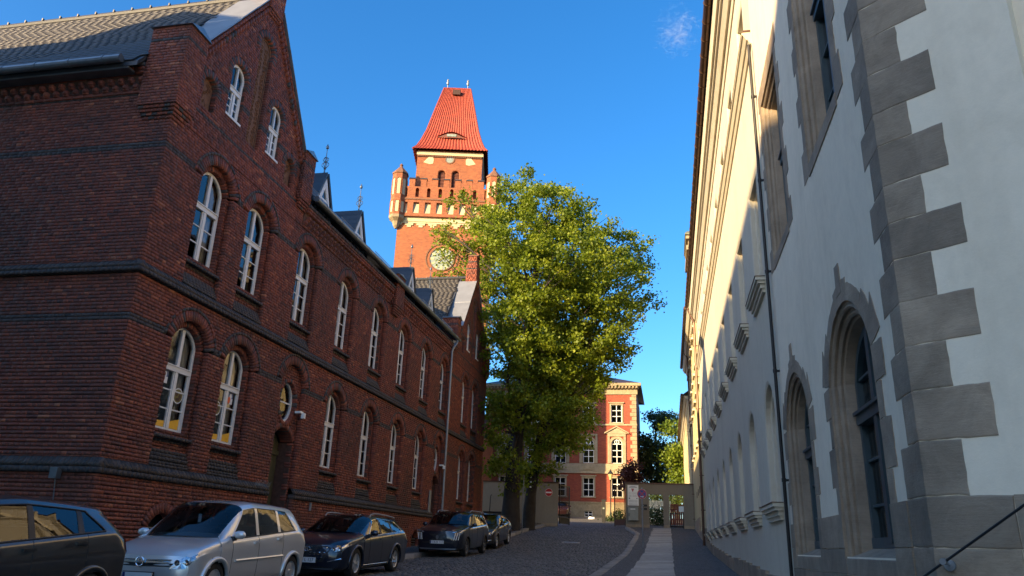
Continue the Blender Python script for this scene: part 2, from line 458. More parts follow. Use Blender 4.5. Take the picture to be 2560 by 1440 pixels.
def item(T, u, v, d, su, sv, sd, tint, ok=True, rot=0.0):
    """a unit piece at (u, v) with its front at depth d, in frame T, optionally turned in the u-v plane"""
    L = np.eye(4); c, s = math.cos(rot), math.sin(rot)
    L[0, 0] = c * su; L[0, 1] = -s * sv; L[1, 0] = s * su; L[1, 1] = c * sv; L[2, 2] = sd
    L[:3, 3] = (u, v, d); return (T @ L, tint, ok)
# ------------------------------------------------------------------ ground, road, pavements
GY = [-60, -30, 0, 10, 16.8, 20.5, 27.4, 31, 34, 36.4, 40, 44, 47, 52, 60, 70, 80, 100, 160]
GZ = [-3.6, -2.5, -1.44, -1.06, -.82, -.74, -.48, -.36, -.18, .04, .34, .65, .87, 1.24, 1.75, 2.4, 2.95, 3.4, 3.6]
_gy = np.linspace(-60, 160, 881); _gz = np.interp(_gy, GY, GZ)
for _ in range(3): _gz = np.convolve(np.pad(_gz, 4, mode='edge'), np.ones(9) / 9, 'valid')
def ground(y): return float(np.interp(y, _gy, _gz))
def pave_z(x, y): return ground(y) + .10 + max(0.0, min(1.0, (x + 1.1) / 2.7)) * (.16 if y < 34 else max(0, .16 - (y - 34) * .02))

def sheet(name, xs, ys, zf, mat, kind='structure', parent=None, skirt=0.0):
    """xs: fixed list or function of y"""
    V = []; Q = []
    for y in ys:
        row = xs(y) if callable(xs) else xs
        V += [(x, y, zf(x, y)) for x in row]
    n = len(row)
    for j in range(len(ys) - 1):
        for i in range(n - 1):
            a = j * n + i; Q.append((a, a + 1, a + n + 1, a + n))
    me = np_mesh(name, np.array(V), np.array(Q), np.full(len(Q), .5), mat)
    o = obj_from(name, me, parent)
    if kind: o['kind'] = kind
    return o
ys_all = list(np.arange(-60, 100, 2.0)) + [100, 160, 400, 1500, 3000]
sheet('ground', [-3000, -400, -60, -30, -14, -8, -2, 4, 20, 60, 400, 3000], ys_all, lambda x, y: ground(min(y, 160)) - .12, 'ground')

def kerb_left(y): return float(np.interp(y, [-60, 36, 39, 46, 53, 60], [-8.72, -8.72, -8.3, -8.45, -8.15, -8.1]))
def kerb_right(y): return float(np.interp(y, [-60, 20, 40, 45, 52.5, 60], [-1.86, -1.84, -1.74, -1.78, -2.8, -2.8]))
def road_z(x, y):
    c = (x + 5.2) / 3.4
    return ground(y) + .05 * (1 - min(1, c * c)) - .03
ysr = list(np.arange(-58, 51.9, 1.0)) + [51.95]
sheet('road', lambda y: [kerb_left(y) + (kerb_right(y) - kerb_left(y)) * k / 8 for k in range(9)], ysr, lambda x, y: road_z(x, y) - .025, 'joint_earth')
ysc = list(np.arange(52.0, 100, 2.0)) + [100]
sheet('courtyard', [-30, -20, -12, -8, -5, -2, 1.6], ysc, lambda x, y: ground(y) - .035, 'mosaic_paving')
sheet('pavement_left', [-10.7, -10.0, -9.4, -8.87], list(np.arange(-58, 37.1, 1.0)), lambda x, y: ground(y) + .10, 'mosaic_paving')
sheet('tree_bed', lambda y: [-14, -12, -10.4, kerb_left(y) - .15], list(np.arange(37.0, 51.9, .7)) + [51.9],
      lambda x, y: ground(y) + .12 + .05 * math.sin(x * 2.1) * math.sin(y * 1.3), 'earth_bed')
sheet('pavement_right', lambda y: [kerb_right(y) + .13, -1.06, .12, 1.0, 1.75], list(np.arange(-58, 51.9, 1.0)) + [51.95], pave_z, 'mosaic_paving')

# granite setts of the road, laid in rows with a slight wander
road_obj = bpy.data.objects['road']
it = []
y = 14.5; row = 0
while y < 51.8:
    x0, x1 = kerb_left(y) + .12, kerb_right(y) - .14
    x = x0 + random.random() * .1
    while x < x1 - .05:
        w = random.uniform(.125, .20)
        yy = y + .03 * math.sin(x * 1.3 + row * .2) + random.uniform(-.008, .008)
        if x + w > x1: break
        z = road_z(x, yy) + random.uniform(-.007, .007)
        sl = (ground(yy + .2) - ground(yy - .2)) / .4
        T = frame((x + w / 2, yy, z), (1, 0, 0), (0, math.cos(sl), math.sin(sl)), (0, -math.sin(sl), math.cos(sl)))
        it.append(item(T, 0, 0, 0, w - .014, .15, .06, min(1, max(0, random.gauss(.5, .26))), True, random.uniform(-.04, .04)))
        x += w
    y += .164; row += 1
pieces('sett', 'sett_paving', it, UNIT_SETT, 'granite_sett', road_obj, 300)

# kerb stones
def kerb(name, xf, ys, w, label, side):
    e = tag(bpy.data.objects.new(name, None), None); e.empty_display_size = .2
    _put(e, None, Matrix.Translation((xf(ys[0]), ys[0], ground(ys[0])))); e['kind'] = 'structure'
    y = ys[0]; its = []
    while y < ys[1]:
        L = random.uniform(.8, 1.15); y2 = min(y + L, ys[1]); ym = (y + y2) / 2
        x, xb = xf(y), xf(y2); ang = math.atan2(xb - x, y2 - y)
        z = ground(ym) + .105 + random.uniform(-.006, .006); sl = (ground(y2) - ground(y)) / (y2 - y)
        T = frame(((x + xb) / 2, ym, z), (math.cos(ang), -math.sin(ang), 0), (math.sin(ang), math.cos(ang), sl), (0, -sl, 1))
        its.append(item(T, 0, 0, 0, w, (y2 - y) - .012, .2, random.random(), True)); y = y2
    pieces('kerb_stone', 'kerb_stones', its, UNIT_BRICK, 'granite_kerb', e, 300)
kerb('kerb_left', lambda y: kerb_left(y) - .02, (8, 51.9), .26, '', -1)
kerb('kerb_right', lambda y: kerb_right(y) + .02, (8, 51.9), .28, '', 1)

# slab strip of the right pavement
pav = bpy.data.objects['pavement_right']; its = []
y = 12.0
while y < 51.6:
    L = random.choice([.55, .62, .7, .85, 1.0]); y2 = min(y + L, 51.7); ym = (y + y2) / 2
    sl = (ground(y2) - ground(y)) / (y2 - y); tilt = random.uniform(-.006, .006)
    T = frame((-.47 + random.uniform(-.025, .025), ym, pave_z(-.47, ym) + .028 + random.uniform(-.004, .006)), (1, 0, .05 + tilt), (0, 1, sl), (-.05, -sl, 1))
    its.append(item(T, 0, 0, 0, 1.15 + random.uniform(-.03, .03), y2 - y - .026, .06, random.random(), True)); y = y2
pieces('paving_slab', 'paving_slabs', its, UNIT_BRICK, 'granite_slab', pav, 300)

# ------------------------------------------------------------------ red brick school building
CH = 1 / 13.0
class Arch:
    def __init__(s, uc, w, bot, spring, rise): s.uc, s.w, s.bot, s.spring, s.rise = uc, w, bot, spring, rise; s.R = (w * w / 4 + rise * rise) / (2 * rise); s.cv = spring + rise - s.R
    def at(s, v):
        if v < s.bot or v >= s.spring + s.rise: return None
        if v <= s.spring: return (s.uc - s.w / 2, s.uc + s.w / 2)
        h = math.sqrt(max(0, s.R ** 2 - (v - s.cv) ** 2)); return (s.uc - h, s.uc + h)
    def grow(s, g, bot=None): return Arch(s.uc, s.w + 2 * g, s.bot if bot is None else bot, s.spring, s.rise + g)
    def top(s, n=12):
        a = math.asin(min(1, s.w / 2 / s.R)); a = a if s.rise <= s.w / 2 + 1e-6 else math.pi - a
        return [(s.uc + s.R * math.sin(q), s.cv + s.R * math.cos(q)) for q in np.linspace(-a, a, n + 1)]
    def outline(s, n=12): return [(s.uc + s.w / 2, s.bot)] + s.top(n)[::-1] + [(s.uc - s.w / 2, s.bot)]
    def half_angle(s):
        a = math.asin(min(1, s.w / 2 / s.R)); return a if s.rise <= s.w / 2 + 1e-6 else math.pi - a
class Oval:
    def __init__(s, uc, vc, a, b): s.uc, s.vc, s.a, s.b = uc, vc, a, b
    def at(s, v):
        q = 1 - ((v - s.vc) / s.b) ** 2
        if q <= 0: return None
        h = s.a * math.sqrt(q); return (s.uc - h, s.uc + h)
def minus(iv, op):
    out = []
    for a, b in iv:
        if op[1] <= a or op[0] >= b: out.append((a, b)); continue
        if op[0] > a: out.append((a, op[0]))
        if op[1] < b: out.append((op[1], b))
    return out
def rough_poly(poly, amp=.006, step=.07):
    out = []; n = len(poly)
    for i in range(n):
        a, b = np.array(poly[i], float), np.array(poly[(i + 1) % n], float); k = max(1, int(np.linalg.norm(b - a) / step))
        for q in range(k):
            p = a + (b - a) * q / k; out.append((p[0] + random.gauss(0, amp), p[1] + random.gauss(0, amp)))
    return out
def rtint(dark=0.0):
    if random.random() < dark: return 2 + random.random()
    return min(1, max(0, max(.12, random.gauss(.5, .16))))
BR = []      # bricks
MORT = {}    # mortar boxes per frame key
def lay(key, T, v0, v1, outline, openings, d=0.0, thick=.115, mort=None, darkbands=(), tshift=0.0, back=.3):
    """one skin of brickwork: courses from v0 to v1 in cross bond; openings cut out"""
    mb = MORT.setdefault(key, MB(T))
    k0, k1 = math.floor(v0 / CH + 1e-6), math.ceil(v1 / CH - 1e-6)
    for k in range(k0, k1):
        va, vb = max(v0, k * CH), min(v1, (k + 1) * CH)
        if vb - va < .02: continue
        vm = (va + vb) / 2
        iv = outline(vm)
        for o in openings:
            q = o.at(vm)
            if q: iv = minus(iv, q)
        dk = any(a <= vm <= b for a, b in darkbands)
        for a, b in iv:
            if b - a < .04: continue
            mb.box(a + .014, b - .014, va, vb, d - back, d - .012)
            if k % 2: p, off = .13, .065 * (k % 4 == 1)
            else: p, off = .26, .13 * (k % 4 == 2)
            u = math.floor((a - off) / p) * p + off
            while u < b - .012:
                x0, x1 = max(u, a), min(u + p, b)
                if x1 - x0 > .025:
                    full = (x1 - x0 > p - .001) and vb - va > CH - .001
                    t = 2 + .6 * random.random() if dk else rtint(.006) + tshift
                    if not dk: t = min(1.0, max(0.0, t))
                    j = random.gauss(0, .0018)
                    BR.append(item(T, (x0 + x1) / 2, vm, d + j, x1 - x0 - .010, vb - va - .009, thick, t, full))
                u += p
def voussoirs(T, ar, thick, d, depth, dark=0.0, w=.085, alt=False):
    """arch ring: wedge bricks on edge around the head of an opening"""
    a = ar.half_angle(); R = ar.R; n = max(5, int(round(2 * a * (R + thick / 2) / w)))
    for i in range(n):
        q = -a + 2 * a * (i + .5) / n; rm = R + thick / 2
        t = 2 + random.random() * .8 if (random.random() < dark or (alt and i % 2)) else min(1, max(0, random.gauss(.4, .2)))
        BR.append(item(T, ar.uc + rm * math.sin(q), ar.cv + rm * math.cos(q), d + random.gauss(0, .002), 2 * a * rm / n - .009, thick - .006, depth, t, False, -q))
def oval_ring(T, ov, thick, d, depth, n=30):
    for i in range(n):
        q = 2 * math.pi * i / n
        x, y = (ov.a + thick / 2) * math.cos(q), (ov.b + thick / 2) * math.sin(q)
        nx, ny = x / (ov.a + thick / 2) ** 2, y / (ov.b + thick / 2) ** 2
        ang = math.atan2(ny, nx) - math.pi / 2
        per = math.hypot((ov.a + thick / 2) * math.sin(q), (ov.b + thick / 2) * math.cos(q)) * 2 * math.pi / n
        BR.append(item(T, ov.uc + x, ov.vc + y, d, per - .008, thick - .006, depth, rtint(.3), False, ang))

RF = frame((-10.5, 0, 0), (0, 1, 0), (0, 0, 1), (1, 0, 0))          # street face, u along the street
SF = frame((0, 12.5, 0), (1, 0, 0), (0, 0, 1), (0, -1, 0))          # side face towards the camera
G1, G2 = (12.5, 18.78), (35.7, 42.9)                                # the two gabled bays
C1, C2 = 15.6, 39.3
BASE = -1.6
red = thing('brick_school', 'long dark red brick school with two street gables, slate roofs and small dormers', 'building', (-10.5, 27, BASE))
# floors and inner walls behind the brick skins keep daylight out
slabs('inner_wall', 'room_dark', red, [(-24, -11.45, 12.9, 42.5, BASE, 1.0), (-24, -11.6, 12.9, 42.5, 4.7, 5.0), (-24, -11.6, 12.9, 42.5, 9.0, 9.3),
                           (-24.2, -24, 12.7, 42.7, BASE, 9.6), (-24, -10.95, 42.5, 42.7, BASE, 9.6)])

def gable_outline(c, g):
    sl = 1.42; ap = 14.65
    def f(v):
        if v < 10.5: return [g]
        h = (ap - v) / sl
        out = []
        iv = [(c - max(h, 0), c + max(h, 0))] if h > .05 else []
        if v < 10.95: iv = [(g[0], g[1])] if v < 10.6 else [(g[0], g[0] + .62), (c - h, c + h), (g[1] - .62, g[1])]
        if v > 14.1: iv = [(c - .33, c + .33)]
        return iv
    return f
UP_SILL, LO_SILL = 5.97, 2.06
win_up, win_lo, rec_up, rec_lo = [], [], [], []
UPC = [14.56, 16.64, 19.5, 22.5, 25.46, 28.42, 31.38, 34.3, 38.3, 40.4]
LOC = [14.6, 16.68, 22.5, 25.46, 28.42, 31.38, 38.3, 40.4]
DOORS = [19.55, 34.2]
for u in UPC:
    win_up.append(Arch(u, 1.06, UP_SILL, 7.93, .40)); rec_up.append(Arch(u, 1.34, 5.28, 7.95, .52))
for u in LOC:
    win_lo.append(Arch(u, 1.06, LO_SILL, 4.0, .40)); rec_lo.append(Arch(u, 1.34, 1.28, 4.02, .52))
door_rec = [Arch(u, 1.40, .2, 4.15, .55) for u in DOORS]
door_open = [Arch(u, 1.16, .1, 2.55, .32) for u in DOORS]
ovals = [Oval(u, 3.62, .44, .56) for u in DOORS]
cellars = [Arch(u, .86, -.35, .05, .30) for u in LOC[:6]]
BANDS = [(7.93, 8.08), (4.02, 4.17), (9.28, 9.42)]
STR1, STR0 = (5.02, 5.27), (.98, 1.28)     # string courses
allrec = rec_up + rec_lo + door_rec
ring_cut = [r.grow(.25) for r in rec_up + rec_lo]
class Cut:      # opening for the wall skin: the recess below, the arch ring above the springing
    def __init__(s, r, g): s.r, s.b = r, r.grow(g)
    def at(s, v): return s.r.at(v) if v <= s.r.spring else s.b.at(v)
cuts = [Cut(r, .25) for r in allrec]
# gable ornaments: two blind niches, two attic windows and a tall terracotta panel on each gable
attic, niche, panel = [], [], []
for c in (C1, C2):
    attic += [Arch(c - .98, .62, 9.93, 11.02, .45), Arch(c + .98, .62, 9.93, 11.02, .45)]
    niche += [Arch(c - 2.02, .50, 9.52, 10.02, .36), Arch(c + 2.02, .50, 9.52, 10.02, .36)]
    panel += [Arch(c, .60, 9.66, 12.55, .50)]
acuts = [Cut(r, .2) for r in attic + niche + panel]
for r in allrec: voussoirs(RF, r, .25, .006, .13, .12)
for r in allrec:                      # thin dark outer ring
    g = r.grow(.25); voussoirs(RF, g, .07, .018, .09, .85, .13)
for r in attic + niche + panel: voussoirs(RF, r, .2, .006, .26, .0, .075, True)
def street_outline(v):
    if v > 9.45: return [G for g in ()]
    return [(G1[1] - .0, G2[0])]
# plinth, ground floor and first floor skins
lay('street', RF, BASE, STR0[0], lambda v: [(G1[0], G2[1])], [Cut(c, .22) for c in cellars] + door_open + [Arch(u, 1.40, -.2, 1.6, .1) for u in DOORS], d=.06, tshift=.05)
for c in cellars: voussoirs(RF, c, .22, .066, .2, .1)
lay('street', RF, STR0[1], STR1[0], lambda v: [(G1[0], G2[1])], cuts, darkbands=BANDS)
lay('street', RF, STR1[1], 8.75, lambda v: [(G1[0], G2[1])], cuts, darkbands=BANDS)
lay('gable', RF, 8.75, 14.9, gable_outline(C1, G1), acuts, darkbands=BANDS + [(10.42, 10.5)])
lay('gable_far', RF, 8.75, 14.9, gable_outline(C2, G2), acuts, darkbands=BANDS + [(10.42, 10.5)])
# side wall
lay('side', SF, BASE, STR0[0], lambda v: [(-24, -10.44)], [], d=.06, tshift=-.03)
side_w = [Arch(-16.3, 1.34, 5.28, 7.95, .52)]
lay('side', SF, STR0[1], STR1[0], lambda v: [(-24, -10.5)], [], darkbands=BANDS, tshift=-.03)
lay('side', SF, STR1[1], 9.55, lambda v: [(-24, -10.5)], [Cut(r, .25) for r in side_w], darkbands=BANDS, tshift=-.02)
for r in side_w: voussoirs(SF, r, .25, .006, .13, .6)
# second skin inside the recesses
for r, w in zip(rec_up + rec_lo, win_up + win_lo):
    rr = r.grow(.02)
    lay('recess', RF, r.bot, r.spring + r.rise + .02, lambda v, rr=rr: [rr.at(v)] if rr.at(v) else [], [Cut(w, .13)], d=-.12, thick=.13, tshift=-.06, back=.2)
    voussoirs(RF, w, .13, -.116, .13, .1, .075)
    # stepped dark sill bricks from the recess out to the string course below the window
    for k in range(7):
        BR_v = w.bot - .10 - k * CH
        if BR_v - CH < r.bot: break
        n = 10; dd = -.112 + (.105 if k < 1 else (.0 if k < 4 else .03 * (k - 3)))
        if k in (2, 3): continue
        for i in range(n):
            BR.append(item(RF, r.uc - r.w / 2 + (i + .5) * r.w / n, BR_v - CH / 2, dd, r.w / n - .008, CH - .008, .12, 2 + .6 * random.random(), False))
    for k in range(5):
        v = r.bot + (k + .5) * CH * .8; n = 10
        for i in range(n):
            BR.append(item(RF, r.uc - r.w / 2 + (i + .5) * r.w / n, v, .012 - .028 * k, r.w / n - .006, CH * .8 - .006, .16, 2 + .5 * random.random(), False))
for r, o, ov in zip(door_rec, door_open, ovals):
    rr = r.grow(.02)
    lay('recess', RF, .1, r.spring + r.rise + .02, lambda v, rr=rr: [rr.at(v)] if rr.at(v) else [], [Cut(o, .16), Oval(ov.uc, ov.vc, ov.a + .12, ov.b + .12)], d=-.12, thick=.16, tshift=-.04, back=.5)
    voussoirs(RF, o, .16, -.115, .4, .2, .075); oval_ring(RF, ov, .125, -.11, .3)
for w in side_w: lay('recess_side', SF, w.bot, w.spring + w.rise, lambda v, w=w: [w.at(v)] if w.at(v) else [], [Arch(w.uc, 1.06, UP_SILL, 7.93, .40)], d=-.12, thick=.12)

# string courses: a row of moulded dark bricks with a sloping back
def string_course(T, u0, u1, v0, v1, d, segs, skip=()):
    h = v1 - v0; n = int((u1 - u0) / .13)
    for i in range(n):
        u = u0 + (i + .5) * (u1 - u0) / n
        if any(a < u < b for a, b in skip): continue
        w = (u1 - u0) / n - .008
        BR.append(item(T, u, v0 + h * .20, d, w, h * .34, d + .1, 2 + .35 * random.random(), False))
        BR.append(item(T, u, v0 + h * .43, d * .55, w, h * .10, d * .55 + .1, 2 + .2 * random.random(), False))
        L = np.eye(4); ang = math.atan2(d + .01, h * .52)
        L[:3, 0] = (w, 0, 0); L[:3, 1] = (0, math.cos(ang) * h * .62, -math.sin(ang) * h * .62); L[:3, 2] = (0, math.sin(ang) * .05, math.cos(ang) * .05); L[:3, 3] = (u, v0 + h * .76, d * .5)
        BR.append((T @ L, 2 + .7 * random.random(), False))
dskip = [(u - .72, u + .72) for u in DOORS]
string_course(RF, G1[0] - .08, G2[1], *STR1, .09, 0)
string_course(RF, G1[0] - .08, G2[1], *STR0, .11, 0, dskip)
string_course(SF, -24, -10.42, *STR1, .09, 0)
string_course(SF, -24, -10.40, *STR0, .11, 0)

# corbel cornice under the eaves of the long middle part, and of the side wall
def corbels(T, u0, u1, v, two=False):
    n = int((u1 - u0) / .26)
    p = (u1 - u0) / n
    for k, (vv, dd, h) in enumerate([(v, .03, .075), (v + .47, .13, .075), (v + .55, .15, .075), (v + .63, .17, .10)]):
        m = int((u1 - u0) / .26)
        for i in range(m): BR.append(item(T, u0 + (i + .5) * (u1 - u0) / m, vv + h / 2, dd, (u1 - u0) / m - .008, h - .006, dd + .1, rtint(.0) if k < 3 else 2.2, False))
    for i in range(n):
        for r_ in range(2):
            u = u0 + (i + (.27 if not r_ else .77)) * p
            BR.append(item(T, u, v + .16 + (.17 if r_ else 0), .09 + .03 * r_, .105, .10, .2, rtint(0), False))
            BR.append(item(T, u, v + .10 + (.17 if r_ else 0), .06 + .03 * r_, .115, .05, .16, rtint(0), False))
    MORT.setdefault('cornice%.1f' % u0, MB()).add([tuple((T @ np.array([a, b, c, 1]))[:3]) for a, b, c in
        [(u0, v, -.3), (u1, v, -.3), (u1, v + .73, -.3), (u0, v + .73, -.3), (u0, v, -.012), (u1, v, -.012), (u1, v + .73, .05), (u0, v + .73, .05)]], BOXF)
corbels(RF, G1[1] + .02, 26.4, 8.77); corbels(RF, 27.3, G2[0] - .02, 8.77)
corbels(SF, -24, -11.36, 9.35)
# kneelers, mid pier and apex piers with their own brick faces
def pier(y0, y1, x0, x1, z0, z1, steps=0, tsh=0.0):
    for s_ in range(steps):
        g = .03 * (s_ + 1)
        MORT.setdefault('pier_core%.1f%.1f' % (y0, z0), MB()).box(x0 + g, x1 - .014 - g, y0 + g + .014, y1 - g - .014, z0 - .08 * (s_ + 1) + .003, z0 - .08 * s_ - .004)
        for (T, a, b, d) in ((frame((x1 - g, 0, 0), (0, 1, 0), (0, 0, 1), (1, 0, 0)), y0 + g, y1 - g, 0), (frame((0, y0 + g, 0), (1, 0, 0), (0, 0, 1), (0, -1, 0)), x0 + g, x1 - g, 0)):
            m = max(2, int((b - a) / .13))
            for i in range(m): BR.append(item(T, a + (i + .5) * (b - a) / m, z0 - .08 * (s_ + .5), d, (b - a) / m - .008, .072, .1, rtint(.15), False))
    for (T, a, b) in ((frame((x1, 0, 0), (0, 1, 0), (0, 0, 1), (1, 0, 0)), y0, y1), (frame((0, y0, 0), (1, 0, 0), (0, 0, 1), (0, -1, 0)), x0, x1),
                      (frame((0, y1, 0), (-1, 0, 0), (0, 0, 1), (0, 1, 0)), -x1, -x0)):
        lay('pier%.1f%.1f%.1f%.1f' % (y0, z0, T[0, 3], T[1, 3]), T, z0, z1, lambda v, a=a, b=b: [(a, b)], [], d=0, thick=.06, tshift=tsh, back=.05, darkbands=[(z1 - .36, z1 - .28)])
    MORT.setdefault('pier_core%.1f%.1f' % (y0, z0), MB()).box(x0 + .04, x1 - .04, y0 + .04, y1 - .04, z0, z1 - .002)
pier(12.36, 13.06, -11.35, -10.36, 8.95, 11.0, 4, .12)
pier(18.2, 18.86, -11.2, -10.36, 9.45, 11.0, 3)
pier(26.42, 27.28, -11.2, -10.28, 8.75, 10.05, 4)
pier(35.6, 36.2, -11.2, -10.36, 9.45, 11.0, 3, .12)
pier(42.3, 42.95, -11.2, -10.36, 9.45, 11.0, 3, .12)
for c in (C1, C2):
    pier(c - .36, c + .36, -11.05, -10.40, 13.9, 15.25, 2, .15)
    pier(c - .26, c + .26, -10.98, -10.46, 15.25, 15.75, 0, .15)
# saw-tooth corbels following the gable slopes
for c, g in ((C1, G1), (C2, G2)):
    for s in (-1, 1):
        L = 3.55; n = 26; sl = math.atan(1.42)
        for i in range(n):
            h = .38 + 2.34 * (i + .5) / n
            u = c + s * h; v = 14.65 - h * 1.42
            BR.append(item(RF, u - s * .14, v - .20, .06, .075, .16, .14, rtint(.1), False, 0))
            BR.append(item(RF, u - s * .06, v - .07, .075, .155, .075, .16, rtint(0), False, -s * sl))

mortar_parts = {}
for key, mb in MORT.items():
    nm = {'street': 'wall', 'gable': 'wall', 'side': 'wall'}.get(key, 'wall')
    mortar_parts[key] = mb.build(nm, 'mortar', red)
pieces('brick', 'brick_courses', BR, UNIT_BRICK, 'brick', mortar_parts['street'], 300)

# windows of the school: white frame with mullion, transom and glazing bars, glass, curtains and a dark room
def school_window_mesh(w, h_spring, rise):
    """local (u, v, d) with u=0 the centre, v=0 the sill, d=0 the face"""
    ar = Arch(0, w, 0, h_spring, rise); inn = Arch(0, w - .15, .08, h_spring, rise - .07)
    fr = MB(); a, b = ar.outline(14), inn.outline(14)
    fr.strip(b, a, -.07, 0)
    fr.box(-w / 2, w / 2, 0, .08, -.07, .001)
    tr = h_spring * .70
    mw_ = .045 if w > .8 else .024
    fr.box(-mw_, mw_, .08, h_spring + rise - .06, -.06, .012)              # mullion
    fr.box(-w / 2 + .07, w / 2 - .07, tr - .055, tr + .055, -.06, .022)      # transom
    fr.box(-w / 2 + .06, w / 2 - .06, tr + .055, tr + .08, -.04, .045)
    for s in (-1, 1):
        x0, x1 = (.045, w / 2 - .07) if s > 0 else (-w / 2 + .07, -.045)
        fr.box(x0, x0 + .035, .08, tr - .055, -.05, -.008); fr.box(x1 - .035, x1, .08, tr - .055, -.05, -.008)
        for q in (1, 2): fr.box(x0, x1, .08 + (tr - .135) * q / 3 - .014, .08 + (tr - .135) * q / 3 + .014, -.045, -.012)
    fr.box(-w / 2 - .03, w / 2 + .03, -.06, .0, -.08, .10)                   # weathered wooden sill
    pane = MB(); pane.add([(p[0], p[1], -.035) for p in inn.outline(14)[::-1]][::-1], [tuple(range(len(inn.outline(14))))])
    cur = MB()
    for s in (-1, 1):
        vs, fs = [], []
        for i in range(13):
            u = s * (w / 2 - .02 - i * .022); dd = -.16 + .02 * math.sin(i * 1.9)
            vs += [(u, .05, dd), (u, h_spring + rise * .6, dd)]
        fs = [(2 * i, 2 * i + 2, 2 * i + 3, 2 * i + 1) for i in range(12)]
        cur.add(vs, fs)
    room = MB()
    room.add([(-w, -.1, -.7), (w, -.1, -.7), (w, h_spring + rise + .2, -.7), (-w, h_spring + rise + .2, -.7), (-w, -.1, -.15), (w, -.1, -.15), (w, h_spring + rise + .2, -.15), (-w, h_spring + rise + .2, -.15)],
             [(0, 1, 2, 3), (0, 4, 5, 1), (3, 2, 6, 7), (0, 3, 7, 4), (1, 5, 6, 2)])
    return fr, pane, cur, room
_f, _p, _c, _r = school_window_mesh(1.06, 1.96, .40)
SW = [_f.mesh('window', 'paint_white', fix=True), _p.mesh('pane', 'window_glass'), _c.mesh('curtain', 'curtain'), _r.mesh('room', 'room_dark')]
_f, _p, _c, _r = school_window_mesh(.62, 1.09, .45)
AW = [_f.mesh('window', 'paint_white', fix=True), _p.mesh('pane', 'window_glass'), None, _r.mesh('room', 'room_dark')]
def place_window(T, u, v, d, meshes, curtain=True, parent=red):
    mw = Matrix((T @ np.array([[1, 0, 0, u], [0, 1, 0, v], [0, 0, 1, d], [0, 0, 0, 1]])).tolist())
    w = obj_from('window', meshes[0], parent, mw)
    obj_from('pane', meshes[1], w, mw)
    if curtain and meshes[2]: obj_from('curtain', meshes[2], w, mw)
    obj_from('room', meshes[3], w, mw)
    return w
ups = [place_window(RF, w.uc, w.bot, -.24, SW, i % 3 != 1) for i, w in enumerate(win_up)]
los = [place_window(RF, w.uc, w.bot, -.24, SW, True) for i, w in enumerate(win_lo)]
for w in attic: place_window(RF, w.uc, w.bot, -.08, AW, False)
for w in side_w: place_window(SF, w.uc, UP_SILL, -.24, SW)
# paper stickers in the two near ground-floor windows
def disc(mb, u, v, r, d, n=24, rv=None):
    rv = rv or r
    mb.add([(u + r * math.cos(2 * math.pi * i / n), v + rv * math.sin(2 * math.pi * i / n), d) for i in range(n)], [tuple(range(n))])
for wi, (win, dx) in enumerate(zip(los[:2], (0, 0))):
    W = WM[win.name]
    s = MB(); s.add([(-.46, .09, -.03), (.46, .09, -.03), (.46, .34, -.03), (.1, .24, -.03), (-.2, .22, -.03), (-.46, .2, -.03)], [(0, 1, 2, 3, 4, 5)])
    obj_from('window_sticker', s.mesh('window_sticker', 'sticker_yellow'), win, W)
    cu = .235 if wi == 0 else -.3
    s = MB(); disc(s, cu, .83, .175, -.030); obj_from('window_sticker', s.mesh('window_sticker', 'sticker_white'), win, W)
    s = MB(); disc(s, cu, .83, .15, -.027); obj_from('window_sticker', s.mesh('window_sticker', 'sticker_olive'), win, W)
    s = MB(); disc(s, cu - .06, .86, .05, -.025, 14); disc(s, cu + .06, .82, .05, -.025, 14); disc(s, cu, .75, .07, -.0255, 14, .04); obj_from('window_sticker', s.mesh('window_sticker', 'sticker_brown'), win, W)
    pu = -.33 if wi == 0 else .22
    s = MB(); s.add([(pu - .11, 1.08, -.03), (pu + .11, 1.08, -.03), (pu + .11, 1.30, -.03), (pu - .11, 1.30, -.03)], [(0, 1, 2, 3)]); obj_from('window_sticker', s.mesh('window_sticker', 'sticker_blue'), win, W)
    s = MB(); s.add([(pu - .02, 1.02, -.027), (pu + .1, 1.02, -.027), (pu + .1, 1.16, -.027), (pu - .02, 1.16, -.027)], [(0, 1, 2, 3)]); disc(s, pu, 1.2, .05, -.0265, 14, .08); obj_from('window_sticker', s.mesh('window_sticker', 'sticker_white'), win, W)
    s = MB(); disc(s, pu - .06, 1.11, .06, -.024, 14, .09); obj_from('window_sticker', s.mesh('window_sticker', 'sticker_orange'), win, W)
# gable niches and panels
for w in niche:
    mb = MB(RF); mb.prism(w.outline(10), -.22, -.13); nb = mb.build('niche_panel', 'terracotta', red)
    mb = MB(RF)
    for k in range(9):
        a = k * .9; mb.tube([(w.uc + .04 * k / 9 * math.cos(q) * 2 + .12 * math.cos(a), w.bot + .1 + k * .075 + .035 * math.sin(q), -.12) for q in np.linspace(0, 2 * math.pi, 8)], .012, 4)
    mb.build('scroll_relief', 'terracotta', nb)
for w in panel:
    mb = MB(RF); mb.prism(w.outline(12), -.24, -.11); nb = mb.build('ornament_panel', 'terracotta', red)
    mb = MB(RF)
    for r_ in range(23):
        for s in (-1, 1):
            u0, v0 = w.uc + s * .125, w.bot + .12 + r_ * .135
            if v0 > w.spring + .2: continue
            pts = [(u0 + (.10 - .014 * q) * math.cos(q * 1.05 + r_) * 1.0, v0 + (.075 - .010 * q) * math.sin(q * 1.05 + r_), -.10) for q in range(7)]
            mb.tube(pts, .013, 4)
    mb.build('scroll_relief', 'terracotta', nb)
    mb = MB(RF); ar = w.grow(-.02); mb.strip([(p[0] * .9 + w.uc * .1, p[1] - .03) for p in ar.outline(12)], ar.outline(12), -.11, -.085); mb.build('panel_border', 'terracotta', nb)
